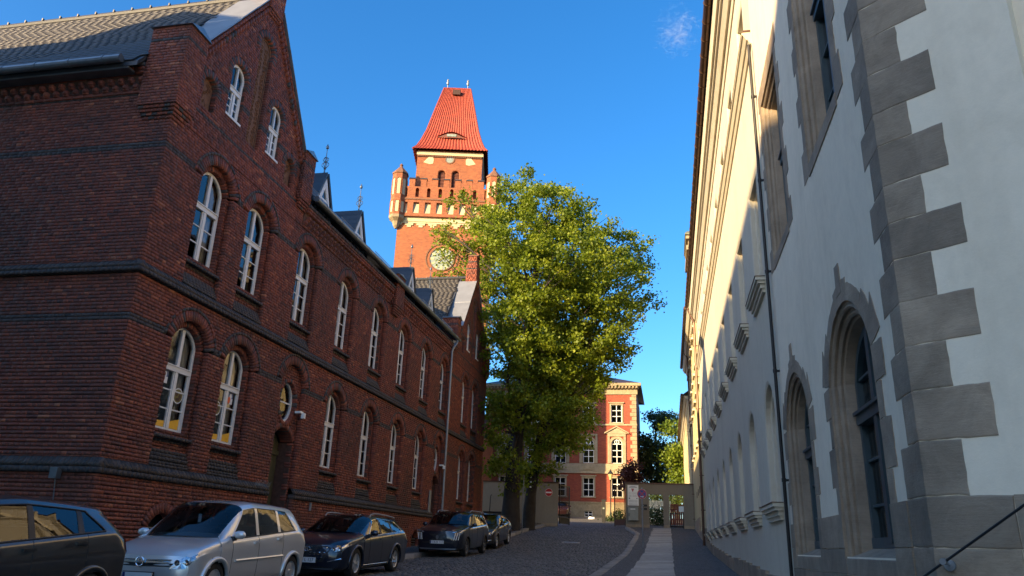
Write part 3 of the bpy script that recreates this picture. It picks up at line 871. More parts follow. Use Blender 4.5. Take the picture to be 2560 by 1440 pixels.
for w in attic:
    mb = MB(RF); mb.box(w.uc - .33, w.uc + .33, w.bot - .22, w.bot - .004, -.25, -.05); mb.build('window_sill', 'sandstone_dark', red)
# doors, oval lights
for o, ov in zip(door_open, ovals):
    mb = MB(RF); mb.prism(Arch(o.uc, 1.15, -.3, 2.53, .32).outline(10), -.62, -.55)
    for s in (-1, 1):
        for (a, b) in ((.25, 1.0), (1.12, 2.1)): mb.box(o.uc + s * .29 - .2, o.uc + s * .29 + .2, a, b, -.545, -.525)
    mb.box(o.uc - .04, o.uc + .04, -.2, 2.3, -.55, -.505); mb.box(o.uc - .56, o.uc + .56, 2.18, 2.3, -.55, -.49)
    dr = mb.build('door', 'paint_green_door', red)
    mb = MB(RF); mb.tube([(o.uc + .1, 1.15, -.5), (o.uc + .1, 1.15, -.45), (o.uc + .22, 1.15, -.45)], .012, 6); mb.build('handle', 'galvanised', dr)
    mb = MB(RF); mb.box(o.uc - .58, o.uc + .58, -.6, .05, -.6, .02); mb.box(o.uc - .7, o.uc + .7, -.7, -.12, -.1, .3); mb.build('door_step', 'granite_kerb', red)
    mb = MB(RF); n = 28
    inn = [(ov.uc + (ov.a - .05) * math.cos(2 * math.pi * i / n), ov.vc + (ov.b - .05) * math.sin(2 * math.pi * i / n)) for i in range(n)]
    out = [(ov.uc + (ov.a + .01) * math.cos(2 * math.pi * i / n), ov.vc + (ov.b + .01) * math.sin(2 * math.pi * i / n)) for i in range(n)]
    mb.strip(inn, out, -.30, -.22, closed=True); mb.box(ov.uc - ov.a, ov.uc + ov.a, ov.vc - .02, ov.vc + .02, -.285, -.25)
    ow = mb.build('oval_window', 'paint_white', red, fix=True)
    mb = MB(RF); mb.add([(p[0], p[1], -.27) for p in inn], [tuple(range(n))]); mb.build('pane', 'window_glass', ow)
    mb = MB(RF); mb.box(ov.uc - .6, ov.uc + .6, ov.vc - .7, ov.vc + .7, -.62, -.6); mb.build('room', 'room_dark', ow)
for c in cellars:
    mb = MB(RF); mb.prism(c.outline(8), -.28, -.24); cw = mb.build('cellar_window', 'room_dark', red)
    mb = MB(RF)
    for k in range(4): mb.box(c.uc - c.w / 2, c.uc + c.w / 2, c.bot + .1 + k * .1, c.bot + .12 + k * .1, -.10, -.08)
    mb.build('bar', 'galvanised', cw)
# house number plate / plaque beside the far door, small lamps over the doors, camera at the corner
mb = MB(RF); mb.box(33.02, 33.30, .95, 2.15, 0.02, .05); mb.build('notice_plaque', 'zinc_light', red)
for u in DOORS:
    mb = MB(RF); mb.box(u + .42, u + .60, 3.38, 3.44, -.08, .10); mb.box(u + .55, u + .64, 3.25, 3.40, .06, .16); mb.build('door_lamp', 'sign_white', red)
mb = MB(SF); mb.box(-11.32, -11.16, .86, 1.06, .1, .22); mb.tube([(-11.24, .9, .14), (-11.24, .5, .07), (-11.26, -.4, .07)], .012, 6); mb.build('wall_light', 'zinc', red)
mb = MB(RF)
for k in range(16): mb.tube([(18.0 + k * .05 + random.uniform(-.01, .01), 1.2, .11), (18.02 + k * .05, 1.3 + random.uniform(0, .05), .14)], .004, 4)
mb.build('bird_spikes', 'galvanised', red)
mb = MB(RF); mb.box(21.3, 21.36, .72, .95, .07, .12); mb.build('vent_cap', 'zinc_light', red)
# ------------------------------------------------------------------ roofs of the school
def slate_field(parent, origin, udir, up, ulen, vlen, name, stuff, mat, nmax, w=.26, ex=.17, skip=None):
    u = np.array(udir, float); v = _norm(np.array(up, float)); d = np.cross(u, v)
    T = frame(origin, u, v, d); its = []
    nv = int(vlen / ex)
    for j in range(nv):
        off = random.random() * w - w / 2
        n = int(ulen / w) + 1
        for i in range(n):
            uc = i * w + off + w / 2
            if uc > ulen - .02 or uc < .1: continue
            if skip and skip(uc, j * ex): continue
            it_ = item(T, uc + random.uniform(-.004, .004), (j + .62) * ex, .03 + random.uniform(0, .004), w - .002, ex * 1.35, .012, min(1, max(0, random.gauss(.5, .12))), True)
            M = it_[0].copy(); a = math.radians(4.5)                     # lower edge lifted over the course below
            L = np.eye(4); L[1, 1] = math.cos(a); L[1, 2] = math.sin(a); L[2, 1] = -math.sin(a); L[2, 2] = math.cos(a)
            R = T.copy(); R[:3, 3] = 0
            M[:3, :3] = (R @ L @ np.linalg.inv(R))[:3, :3] @ M[:3, :3]
            its.append((M, it_[1], True))
    pieces(name, stuff, its, UNIT_BRICK, mat, parent, nmax)
def gable_roof(c, y_eave, z_eave, zr, x_far, nmax):
    mb = MB()
    mb.prism([(0, 0)] * 3, 0, 0) if False else None
    yb = 2 * c - y_eave
    xr = -11.37; P = [(x_far, y_eave, z_eave), (xr, y_eave, z_eave), (xr, c, zr), (x_far, c, zr), (x_far, yb, z_eave), (xr, yb, z_eave)]
    mb.add(P + [(p[0], p[1], p[2] - .12) for p in P], [(0, 1, 2, 3), (3, 2, 5, 4), (7, 6, 9, 8), (8, 9, 10, 11), (0, 6, 7, 1), (4, 5, 11, 10), (1, 7, 8, 2), (2, 8, 11, 5), (0, 3, 9, 6), (3, 4, 10, 9)])
    ro = mb.build('roof', 'slate_blue', red)
    L = math.hypot(c - y_eave, zr - z_eave)
    slate_field(ro, (x_far, y_eave, z_eave + .0), (1, 0, 0), (0, c - y_eave, zr - z_eave), -11.38 - x_far, L, 'roof_slate', 'roof_slates', 'slate', nmax)
    mb = MB(); mb.tube([(x_far, c, zr + .05), (-10.9, c, zr + .05)], .09, 8)
    k = x_far + .3
    while k < -11: mb.box(k, k + .04, c - .11, c - .05, zr + .06, zr + .15); k += .62
    mb.build('roof_ridge', 'slate_blue', ro)
    return ro
roof_near = gable_roof(C1, 12.14, 9.98, 14.5, -26.0, 150)
roof_far = gable_roof(C2, 35.35, 9.9, 14.5, -20.0, 150)
# long roof over the middle, its ridge along the street
mb = MB()
P = [(-10.32, 18.9, 9.82), (-10.32, 35.5, 9.82), (-15.7, 35.5, 13.9), (-15.7, 18.9, 13.9), (-22, 35.5, 9.4), (-22, 18.9, 9.4)]
mb.add(P + [(p[0], p[1], p[2] - .14) for p in P], [(0, 1, 2, 3), (3, 2, 4, 5), (7, 6, 9, 8), (8, 9, 11, 10), (0, 6, 7, 1), (5, 4, 10, 11), (1, 7, 8, 2), (2, 8, 10, 4), (0, 3, 9, 6), (3, 5, 11, 9)])
roof_mid = mb.build('roof', 'slate_blue', red)
# zinc copings on the gables, caps on kneelers and piers
for c, g in ((C1, G1), (C2, G2)):
    for s in (-1, 1):
        mb = MB()
        a = (c + s * .34, 14.65 - .34 * 1.42 + .05); b = (c + s * 2.68, 14.65 - 2.68 * 1.42 + .05)
        n = 4
        for i in range(n):
            p = [a[k] + (b[k] - a[k]) * i / n for k in (0, 1)]; q = [a[k] + (b[k] - a[k]) * (i + 1) / n for k in (0, 1)]
            z = .012 if i % 2 else 0
            mb.add([(-11.42, p[0], p[1] - .02 + z), (-10.37, p[0], p[1] + z), (-10.37, q[0], q[1] + z), (-11.42, q[0], q[1] - .02 + z),
                    (-11.42, p[0], p[1] - .07 + z), (-10.37, p[0], p[1] - .05 + z), (-10.37, q[0], q[1] - .05 + z), (-11.42, q[0], q[1] - .07 + z)],
                   [(0, 1, 2, 3), (4, 7, 6, 5), (0, 4, 5, 1), (1, 5, 6, 2), (2, 6, 7, 3), (3, 7, 4, 0)])
        mb.build('coping', 'zinc_light', red, fix=True)
def cap(y0, y1, x0, x1, z, h, mat='zinc'):
    ym = (y0 + y1) / 2; g = .05
    mb = MB(); mb.add([(x0 - g, y0 - g, z), (x1 + g, y0 - g, z), (x1 + g, y1 + g, z), (x0 - g, y1 + g, z), (x0 - g, ym, z + h), (x1 + g, ym, z + h)],
                      [(0, 3, 2, 1), (0, 1, 5, 4), (2, 3, 4, 5), (1, 2, 5), (3, 0, 4)]); return mb.build('pier_cap', mat, red)
cap(12.36, 13.06, -11.35, -10.36, 11.0, .16); cap(18.2, 18.86, -11.2, -10.36, 11.0, .16); cap(26.42, 27.28, -11.2, -10.28, 10.05, .10)
cap(35.6, 36.2, -11.2, -10.36, 11.0, .16); cap(42.3, 42.95, -11.2, -10.36, 11.0, .16)
for c in (C1, C2): cap(c - .26, c + .26, -10.98, -10.46, 15.75, .2, 'terracotta')
# gutters
def gutter(pts, r, mat, parent, name='gutter', clamps=0):
    mb = MB(); mb.tube(pts, r, 12)
    a, b = np.array(pts[0], float), np.array(pts[-1], float)
    for i in range(clamps):
        p = a + (b - a) * (i + .5) / clamps; t = (b - a) / np.linalg.norm(b - a)
        mb.tube([p - t * .02, p + t * .02], r * 1.12, 12)
    return mb.build(name, mat, parent, smooth=False)
gutter([(-10.22, 18.92, 9.74), (-10.22, 35.5, 9.74)], .095, 'zinc', red, clamps=14)
gutter([(-26, 12.04, 10.0), (-11.72, 12.04, 10.0)], .095, 'zinc', red, clamps=16)
mb = MB(); mb.box(-26, -11.6, 12.16, 12.42, 9.82, 9.87); mb.build('eaves_flashing', 'zinc', red)
mb = MB(); mb.tube([(-10.22, 35.2, 9.72), (-10.22, 35.12, 9.5), (-10.32, 34.9, 9.2), (-10.38, 34.9, 9.0), (-10.38, 34.9, -.1)], .055, 10)
for z in (8.2, 6.4, 4.3, 2.2, .6): mb.tube([(-10.38, 34.9, z), (-10.38, 34.9, z + .05)], .068, 10)
mb.build('downpipe', 'zinc_light', red)
mb = MB(); mb.tube([(-10.38, 35.1, 9.6), (-10.38, 35.1, 9.2)], [.13, .07], 8); mb.build('rain_head', 'zinc_light', red)
# dormers with slate gablets and iron finials
DY = [20.42, 23.38, 29.3, 32.15]
def dormer_mesh():
    out = {}
    h, a, zb = .70, 1.40, 0.0           # half width, apex height above the base
    roof = MB()
    for s in (-1, 1):
        e0, e1 = (.16, s * (h + .10), -.18), (.16, 0, a + .02)
        b0, b1 = (-1.9, s * (h + .10), -.18), (-1.9, 0, a + .02)
        n = np.array([0, s * a, h]); n = n / np.linalg.norm(n) * .06
        Q = [e0, e1, b1, b0]; Q2 = [tuple(np.array(q) + n) for q in Q]
        roof.add(Q + Q2, [(0, 1, 2, 3), (7, 6, 5, 4), (0, 4, 5, 1), (1, 5, 6, 2), (2, 6, 7, 3), (3, 7, 4, 0)])
        for k in range(7):
            f = k / 7; p = [tuple(np.array(e0) + (np.array(e1) - np.array(e0)) * g + n * (1.0 + .25) + np.array((x, 0, 0))) for g in (f, f + .16) for x in (0.01, -2.0)]
            roof.add([p[0], p[1], p[3], p[2]], [(0, 1, 2, 3)], random.random())
    front = MB(); front.add([(.06, -h, -.2), (.06, h, -.2), (.06, 0, a - .1), (-.1, -h, -.2), (-.1, h, -.2), (-.1, 0, a - .1)], [(0, 1, 2), (5, 4, 3), (0, 3, 4, 1), (1, 4, 5, 2), (2, 5, 3, 0)])
    win = MB()
    for poly in ([(-.30, .02), (.30, .02), (.30, .10), (-.30, .10)], [(-.30, .46), (.30, .46), (.26, .53), (-.26, .53)], [(-.03, .02), (.03, .02), (.03, .46), (-.03, .46)], [(-.30, .02), (-.24, .02), (-.24, .5), (-.30, .5)], [(.24, .02), (.30, .02), (.30, .5), (.24, .5)],
                 [(-.26, .53), (-.18, .53), (0, .92), (0, 1.06)], [(.26, .53), (0, 1.06), (0, .92), (.18, .53)]):
        k = len(win.v); win.add([(.075, p[0], p[1]) for p in poly] + [(.12, p[0], p[1]) for p in poly], [(3, 2, 1, 0), (4, 5, 6, 7), (0, 1, 5, 4), (1, 2, 6, 5), (2, 3, 7, 6), (3, 0, 4, 7)])
    for s in (-1, 1):
        poly = [(s * (h - .02), -.16), (s * (h - .16), -.16), (0, a - .38), (0, a - .12)]
        win.add([(.07, p[0], p[1]) for p in poly] + [(.13, p[0], p[1]) for p in poly], [(3, 2, 1, 0), (4, 5, 6, 7), (0, 1, 5, 4), (1, 2, 6, 5), (2, 3, 7, 6), (3, 0, 4, 7)])
    pane = MB(); pane.add([(.085, -.28, .04), (.085, .28, .04), (.085, .2, .6), (.085, 0, 1.0), (.085, -.2, .6)], [(0, 1, 2, 3, 4)])
    fin = MB(); fin.tube([(0, 0, a - .02), (0, 0, a + .25), (0, 0, a + .98)], [.035, .02, .012], 6)
    fin.lathe([(.0, a + .98), (.05, a + 1.02), (.055, a + 1.07), (.03, a + 1.12), (0, a + 1.2)], (0, 0, 0), 8)
    fin.lathe([(.0, a + .20), (.05, a + .25), (0, a + .3)], (0, 0, 0), 8)
    for q in range(4):
        c, s = math.cos(q * math.pi / 2), math.sin(q * math.pi / 2)
        for zb_, r in ((a + .30, .13), (a + .52, .10)):
            pts = [(c * (r * .9 * math.sin(t) + .01), s * (r * .9 * math.sin(t) + .01), zb_ + r * (1 - math.cos(t)) * .75) for t in np.linspace(0, 2.6 * math.pi / 2, 8)]
            fin.tube(pts, .011, 4)
    return roof.mesh('dormer_roof', 'slate_blue', fix=False), front.mesh('dormer', 'slate_blue'), win.mesh('window', 'paint_white', fix=True), pane.mesh('pane', 'window_glass'), fin.mesh('finial', 'zinc')
DM = dormer_mesh()
for y in DY:
    mw = Matrix.Translation((-10.88, y, 9.95))
    d = obj_from('dormer', DM[1], red, mw); obj_from('dormer_roof', DM[0], d, mw); obj_from('window', DM[2], d, mw); obj_from('pane', DM[3], d, mw); obj_from('finial', DM[4], d, mw)
for (a, b) in ((21.3, 22.5), (24.4, 26.2), (30.2, 31.2), (33.2, 35.2), (19.0, 19.6)):
    mb = MB()
    for z in (10.05, 10.22): mb.tube([(-10.5, a, z), (-10.5, b, z)], .008, 4)
    n = int((b - a) / .055)
    for i in range(n): mb.tube([(-10.5, a + i * .055, 10.03), (-10.5, a + i * .055, 10.24)], .005, 4, cap=False)
    mb.build('snow_guard', 'galvanised', red)

# ------------------------------------------------------------------ white stone-trimmed building on the right (near)
WF = frame((1.65, 0, 0), (0, -1, 0), (0, 0, 1), (-1, 0, 0))            # street face, u = -y
FU = _norm(np.array([.752, -.66, 0.0]))
FF = frame((1.65, 5.45, 0), FU, (0, 0, 1), (-.66, -.752, 0))           # oblique face next to the camera
def wall_panel(mb, u0, u1, v0, v1, ops, d=0.0, n=16):
    """flat face with arched or square openings; ops may stack in columns"""
    cols = {}
    for o in ops: cols.setdefault(round(o.uc, 3), []).append(o)
    edges = sorted(cols); cur = u0
    def face(poly): mb.add([(p[0], p[1], d) for p in poly], [tuple(range(len(poly)))])
    for c in edges:
        st = sorted(cols[c], key=lambda o: o.bot); w = max(o.w for o in st); a, b = c - w / 2, c + w / 2
        face([(cur, v0), (a, v0), (a, v1), (cur, v1)]); low = None
        base = [(a, v0), (b, v0)]
        for o in st:
            oa, ob = o.uc - o.w / 2, o.uc + o.w / 2
            face(base + [(b, o.bot), (a, o.bot)]) if len(base) == 2 else face(base[:-2] + [(b, o.bot), (a, o.bot)] if False else base + [(b, o.bot), (a, o.bot)])
            if oa > a + 1e-6: face([(a, o.bot), (oa, o.bot), (oa, o.spring), (a, o.spring)]); face([(ob, o.bot), (b, o.bot), (b, o.spring), (ob, o.spring)])
            top = o.top(n) if o.rise > 1e-3 else [(oa, o.spring), (ob, o.spring)]
            base = ([(a, o.spring)] if oa > a + 1e-6 else []) + top + ([(b, o.spring)] if oa > a + 1e-6 else [])
        face(base + [(b, v1), (a, v1)])
        cur = b
    face([(cur, v0), (u1, v0), (u1, v1), (cur, v1)])
def rect_arch(uc, w, bot, top): return Arch(uc, w, bot, top, 1e-4) if False else Rect(uc, w, bot, top)
class Rect:
    def __init__(s, uc, w, bot, top): s.uc, s.w, s.bot, s.spring, s.rise = uc, w, bot, top, 0.0
    def grow(s, g, bot=None): return Rect(s.uc, s.w + 2 * g, s.bot if bot is None else bot, s.spring + g)
    def outline(s, n=0): return [(s.uc + s.w / 2, s.bot), (s.uc + s.w / 2, s.spring), (s.uc - s.w / 2, s.spring), (s.uc - s.w / 2, s.bot)]
def reveal(mb, o, prof, n=16, tint=.5):
    """loft the opening outline inwards; prof: (inset, depth)"""
    rings = [[(p[0], p[1], dd) for p in o.grow(-ins, o.bot + max(0, 0)).outline(n)] for ins, dd in prof]
    m = len(rings[0])
    for a, b in zip(rings, rings[1:]):
        mb.add(a + b, [(i, i + 1, m + i + 1, m + i) for i in range(m - 1)], tint)
white = thing('white_stone_house', 'white plastered house with grey sandstone quoins and deep arched stone windows', 'building', (1.65, 8, -1.4))
A_win = [Arch(-7.15, 1.70, .0, 1.62, .62), Arch(-10.12, 1.70, .0, 1.62, .62)]
A_up = [Rect(-7.15, 1.45, 4.12, 7.2), Rect(-10.12, 1.45, 4.12, 6.75)]
mb = MB(WF); wall_panel(mb, -11.32, -5.45, -2.0, 12.0, A_win + A_up)
mb.add([(-5.45, -2, 0), (-5.45, 12, 0), (-5.45, 12, -.6), (-5.45, -2, -.6)], [(0, 1, 2, 3)])
mb.build('wall', 'plaster_white', white)
for a, b, dd in ((0, 1.0, 0), (1.0, 1.35, -.10), (1.35, 5.0, 0)):
    mb = MB(FF); mb.box(a, b, -2.0, 12.0, -.5, dd); mb.build('wall', 'plaster_white', white)
slabs('inner_wall', 'room_dark', white, [(2.3, 14, 5.6, 11.8, 11.5, 12.0), (13.5, 14, 2, 11.8, -2, 12), (1.7, 14, 11.5, 11.8, -2, 12), (2.2, 13.5, 5.6, 11.5, 3.4, 3.6)])
def A_stone_prof(r): return [(0, .006), (.0, -.015), (.03, -.026), (.05, -.016), (.068, -.032), (.062, -.06), (.09, -.07), (.112, -.06), (.132, -.078), (.128, -.105), (.155, -.118), (.185, -.21)]
def stones(parent, mb_items, T):
    for poly, d0, d1 in mb_items:
        mb = MB(T); mb.prism(rough_poly(poly, .004, .06), d0, d1, random.random()); mb.build('stone', 'stone_grey', parent)
for o in A_win + A_up:
    mb = MB(WF); reveal(mb, o, A_stone_prof(0)); sur = mb.build('window_surround', 'stone_grey', white)
    its = []
    # jamb stones, alternately long and short
    v = o.bot - (.0 if o in A_win else .12); k = 0
    while v < o.spring - .02:
        h = min(random.choice([.30, .34, .38]), o.spring - v)
        if o.spring - (v + h) < .12: h = o.spring - v
        L = .29 if k % 2 == 0 else .15
        for s in (-1, 1):
            LL = L + random.uniform(-.03, .03)
            e = o.uc + s * (o.w / 2 + .004)
            its.append(([(e, v + .004), (e + s * LL, v + .004), (e + s * LL, v + h - .004), (e, v + h - .004)], -.05, .006 + random.uniform(0, .003)))
        v += h; k += 1
    if o.rise > 0:
        a = o.half_angle(); nb = 5
        for i in range(nb):
            q0, q1 = -a + 2 * a * i / nb, -a + 2 * a * (i + 1) / nb
            inn = [(o.uc + (o.R + .004) * math.sin(q), o.cv + (o.R + .004) * math.cos(q)) for q in np.linspace(q0 + .004, q1 - .004, 5)]
            R2 = o.R + (.16 if i in (1, 3) else .22)
            outp = [(o.uc + R2 * math.sin(q), o.cv + R2 * math.cos(q)) for q in np.linspace(q0 + .004, q1 - .004, 5)]
            if i in (0, nb - 1):
                s = -1 if i == 0 else 1; e = outp[0] if i == 0 else outp[-1]
                outp = [(e[0] + s * .10, e[1])] + [(outp[2][0] + s * .06, outp[2][1] + .10)] + outp[2:] if i == 0 else outp[:3] + [(outp[2][0] + s * .06, outp[2][1] + .10), (e[0] + s * .10, e[1])]
            its.append((inn + outp[::-1], -.05, .007))
        top = o.spring + o.rise
        its.append(([(o.uc - .10, top + .10), (o.uc + .10, top + .10), (o.uc + .085, top + .40), (o.uc - .085, top + .40)], -.05, .010))
    else:
        its.append(([(o.uc - o.w / 2 - .25, o.spring + .004), (o.uc + o.w / 2 + .25, o.spring + .004), (o.uc + o.w / 2 + .25, o.spring + .3), (o.uc - o.w / 2 - .25, o.spring + .3)], -.05, .008))
    stones(sur, its, WF)
    # sloping sill
    b = o.bot
    mb = MB(WF); hw = o.w / 2 - .005
    mb.add([(o.uc - hw, b - .16, .012), (o.uc + hw, b - .16, .012), (o.uc + hw, b - .02, .012), (o.uc - hw, b - .02, .012), (o.uc - hw, b + .10, -.24), (o.uc + hw, b + .10, -.24), (o.uc - hw, b - .16, -.24), (o.uc + hw, b - .16, -.24)],
           [(0, 1, 2, 3), (3, 2, 5, 4), (0, 3, 4, 6), (1, 7, 5, 2), (0, 6, 7, 1)])
    mb.build('window_sill', 'stone_grey', white)
    # blue-grey timber window
    i_ = o.grow(-.185); wf = MB(WF); g = i_.grow(-.07, i_.bot + .15)
    if o.rise > 0: wf.strip(g.outline(14), Arch(i_.uc, i_.w, o.bot + .08, i_.spring, i_.rise).outline(14), -.29, -.20)
    else: wf.strip(g.outline(), Rect(i_.uc, i_.w, o.bot + .08, i_.spring).outline(), -.29, -.20)
    wt = i_.w; H = i_.spring + i_.rise
    wf.box(i_.uc - wt / 2, i_.uc + wt / 2, o.bot + .08, o.bot + .17, -.29, -.19)
    wf.box(i_.uc - .05, i_.uc + .05, o.bot + .12, H - .03, -.28, -.18)
    tr = o.bot + .62 * (H - o.bot)
    wf.box(i_.uc - wt / 2 + .03, i_.uc + wt / 2 - .03, tr - .07, tr + .07, -.28, -.17)
    wf.box(i_.uc - wt / 2 + .03, i_.uc + wt / 2 - .03, tr + .02, tr + .05, -.28, -.14)
    for f in (.22, .42, .8): wf.box(i_.uc - wt / 2 + .03, i_.uc + wt / 2 - .03, o.bot + f * (H - o.bot) - .012, o.bot + f * (H - o.bot) + .012, -.27, -.22)
    ww = wf.build('window', 'paint_bluegrey', white, fix=True)
    pn = MB(WF); pl = g.outline(14); pn.add([(p[0], p[1], -.255) for p in pl], [tuple(range(len(pl)))]); pn.build('pane', 'window_glass', ww)
    cu = MB(WF)
    for s in (-1, 1):
        vs = []
        for i in range(15):
            vs += [(i_.uc + s * (wt / 2 - i * .022), o.bot + .1, -.36 + .02 * math.sin(i * 1.8)), (i_.uc + s * (wt / 2 - i * .022), H, -.36 + .02 * math.sin(i * 1.8))]
        cu.add(vs, [(2 * i, 2 * i + 2, 2 * i + 3, 2 * i + 1) for i in range(14)])
    cu.build('curtain', 'curtain', ww)
    rm = MB(WF); rm.box(i_.uc - 1, i_.uc + 1, o.bot - .2, H + .3, -1.5, -1.48); rm.build('room', 'room_dark', ww)
# quoins that wrap the corner
QZ = [9.2, 8.85, 8.5, 8.2, 7.85, 7.5, 7.2, 6.85, 6.5, 6.15, 5.8, 5.5, 5.15, 4.85, 4.52, 4.22, 3.92, 3.59, 3.24, 2.96, 2.62, 2.32, 2.03, 1.71, 1.39, 1.08, .74, .39, .075, -.163, -.5, -.85]
quoin = []
for i in range(len(QZ) - 1):
    z1, z0 = QZ[i] - .002, QZ[i + 1] + .002
    lf = .50 if z1 < .39 else (.48 if i % 2 else .27) + random.uniform(-.02, .02); ls = .42 if z1 < .39 else (.25 if i % 2 else .40) + random.uniform(-.03, .03)
    p = .0045 + random.uniform(0, .003)
    n1, n2 = np.array([-1.0, 0]), np.array([-.66, -.752])
    c = np.array([1.65, 5.45]); cc = c + _norm(n1 + n2) * p * 1.06
    a_ = c + np.array([0, ls]); b_ = c + FU[:2] * lf
    r = .02
    mb = MB(); tn = random.random(); p2 = p + .001
    fp = [(-.004, z0), (lf, z0), (lf, z1), (-.004, z1)]; sp_ = [(-5.446, z0), (-5.446, z1), (-5.45 - ls, z1), (-5.45 - ls, z0)]
    def mapped(T, poly, dd):
        m_ = MB(T); r_ = rough_poly(poly, .0025, .06); ctr = np.mean(r_, axis=0); inn = [tuple(ctr + (np.array(q) - ctr) * np.array([1 - .012 / max(.1, abs(poly[0][0] - poly[2][0])), 1 - .02 / (z1 - z0)])) for q in r_]
        nn = len(r_); m_.add([(q[0], q[1], -.03) for q in r_] + [(q[0], q[1], dd * .55) for q in r_] + [(q[0], q[1], dd) for q in inn], [(i, (i + 1) % nn, nn + (i + 1) % nn, nn + i) for i in range(nn)] + [(nn + i, nn + (i + 1) % nn, 2 * nn + (i + 1) % nn, 2 * nn + i) for i in range(nn)] + [tuple(range(2 * nn, 3 * nn))], tn)
        V = np.array(m_.v) @ T[:3, :3].T + T[:3, 3]; mb.add([tuple(q) for q in V], m_.f, tn)
    mapped(FF, fp, p); mapped(WF, sp_[::-1], p)
    mb.build('quoin_stone', 'stone_grey', white, fix=False)
# stone base courses on both faces
def ashlar(T, u0, u1, rows, dd=.012):
    for r_, (v0, v1) in enumerate(rows):
        u = u0 - (.25 if r_ % 2 else 0)
        while u < u1:
            L = random.uniform(.62, .95); a, b = max(u, u0) + .003, min(u + L, u1) - .003
            if b - a > .08 and not any(a < o.uc + o.w / 2 and b > o.uc - o.w / 2 and v1 > o.bot - .16 and T is WF for o in A_win):
                mb = MB(T); mb.box(a, b, v0 + .003, v1 - .003, -.1, dd + random.uniform(0, .004), random.random()); mb.build('base_stone', 'stone_grey', white)
            elif b - a > .08:
                segs = [(a, b)]
                for o in A_win: segs = minus(segs, (o.uc - o.w / 2 - .002, o.uc + o.w / 2 + .002)) if v1 > o.bot - .16 else segs
                for (x, y_) in segs:
                    if y_ - x > .05:
                        mb = MB(T); mb.box(x, y_, v0 + .003, v1 - .003, -.1, dd + random.uniform(0, .004), random.random()); mb.build('base_stone', 'stone_grey', white)
            u += L
ashlar(WF, -11.3, -5.875, [(.075, .39), (-.163, .075), (-.5, -.163), (-.85, -.5), (-1.3, -.85)])
ashlar(FF, .505, 4.9, [(.075, .39), (-.163, .075), (-.5, -.163), (-.85, -.5), (-1.3, -.85)])
# handrail cable and its fixing on the oblique face
rail = thing('handrail', 'thin black handrail sloping across the stone base beside the camera', 'handrail', tuple((FF @ np.array([-.04, -.10, .08, 1]))[:3]))
mb = MB(FF); mb.tube([(-.6, -.55, .10), (-.04, -.10, .10), (.54, .29, .10), (1.4, .87, .10)], .008, 8); mb.build('rail', 'iron_black', rail)
mb = MB(FF); mb.tube([(.09, -.03, .0), (.09, -.01, .10)], .010, 6); mb.lathe([(0, .012), (.034, .012), (.034, .03), (0, .035)], (.09, -.03, 0), 12); mb.lathe([(0, .085), (.02, .085), (.02, .115), (0, .115)], (.09, -.008, 0), 10); mb.build('wall_fixing', 'galvanised', rail)

# ------------------------------------------------------------------ long white building beyond it
W2 = thing('long_white_building', 'long white plastered building with arched niches, window sills on consoles and brown gutter', 'building', (1.65, 24, -1.2))
W2C = [12.78 + 2.78 * k for k in range(9)]
Y0, Y1 = 11.32, 36.6
n_lo = [Arch(-y, 1.36, .72, 1.98, .72) for y in W2C]
n_up = [Rect(-y, 1.22, 4.28, 6.35) for y in W2C]
n_at = [Rect(-y, 1.05, 8.95, 10.05) for y in W2C]
mb = MB(WF); wall_panel(mb, -Y1, -Y0, -1.6, 11.5, n_lo + n_up + n_at, -.01); mb.build('wall', 'plaster_pale', W2)
slabs('inner_wall', 'room_dark', W2, [(1.75, 12, Y0 + .05, Y1, 11.3, 11.5), (11.8, 12, Y0, Y1, -1.5, 11.3), (1.75, 12, Y1 - .2, Y1, -1.5, 11.3), (2.4, 11.8, Y0 + .1, Y1 - .2, 3.6, 3.8), (2.4, 11.8, Y0 + .1, Y1 - .2, 8.3, 8.5)])
def reveals(T, ops, prof, n, mat, parent, **k):
    for o in ops:
        mb = MB(T); reveal(mb, o, prof, n); mb.build('window_reveal', mat, parent, **k)
reveals(WF, n_lo, [(0, -.01), (.06, -.03), (.06, -.11), (.12, -.13), (.12, -.26)], 16, 'plaster_pale', W2)
reveals(WF, n_up, [(0, -.01), (.05, -.03), (.05, -.10), (.10, -.12), (.10, -.28)], 0, 'plaster_pale', W2)
reveals(WF, n_at, [(0, -.01), (.05, -.03), (.05, -.25)], 0, 'plaster_pale', W2)
def plain_window(o, ins, d, parent, mat='paint_offwhite', T=WF, bars=(.5,), arch=False):
    i_ = o.grow(-ins); wf = MB(T); H = i_.spring + i_.rise; g = i_.grow(-.06, i_.bot + .06)
    wf.strip(g.outline(10), i_.outline(10), d - .06, d)
    wf.box(i_.uc - i_.w / 2, i_.uc + i_.w / 2, i_.bot, i_.bot + .06, d - .06, d + .002)
    wf.box(i_.uc - .035, i_.uc + .035, i_.bot + .06, H - .02, d - .05, d + .008)
    for f in bars:
        v = i_.bot + f * (H - i_.bot); wf.box(i_.uc - i_.w / 2 + .05, i_.uc + i_.w / 2 - .05, v - .03, v + .03, d - .05, d + .012)
    w = wf.build('window', mat, parent, fix=True)
    pn = MB(T); pl = g.outline(10); pn.add([(p[0], p[1], d - .03) for p in pl], [tuple(range(len(pl)))]); pn.build('pane', 'window_glass', w)
    return w
for o in n_lo: plain_window(o, .12, -.22, W2, bars=(.62,))
for o in n_up: plain_window(o, .10, -.24, W2, bars=(.35, .68))
for o in n_at: plain_window(o, .05, -.21, W2)
for o in n_lo + n_up + n_at:
    mb = MB(WF); w = .9; mb.box(o.uc - w, o.uc + w, o.bot - .2, o.spring + o.rise + .2, -.75, -.73); mb.build('room', 'room_dark', W2)
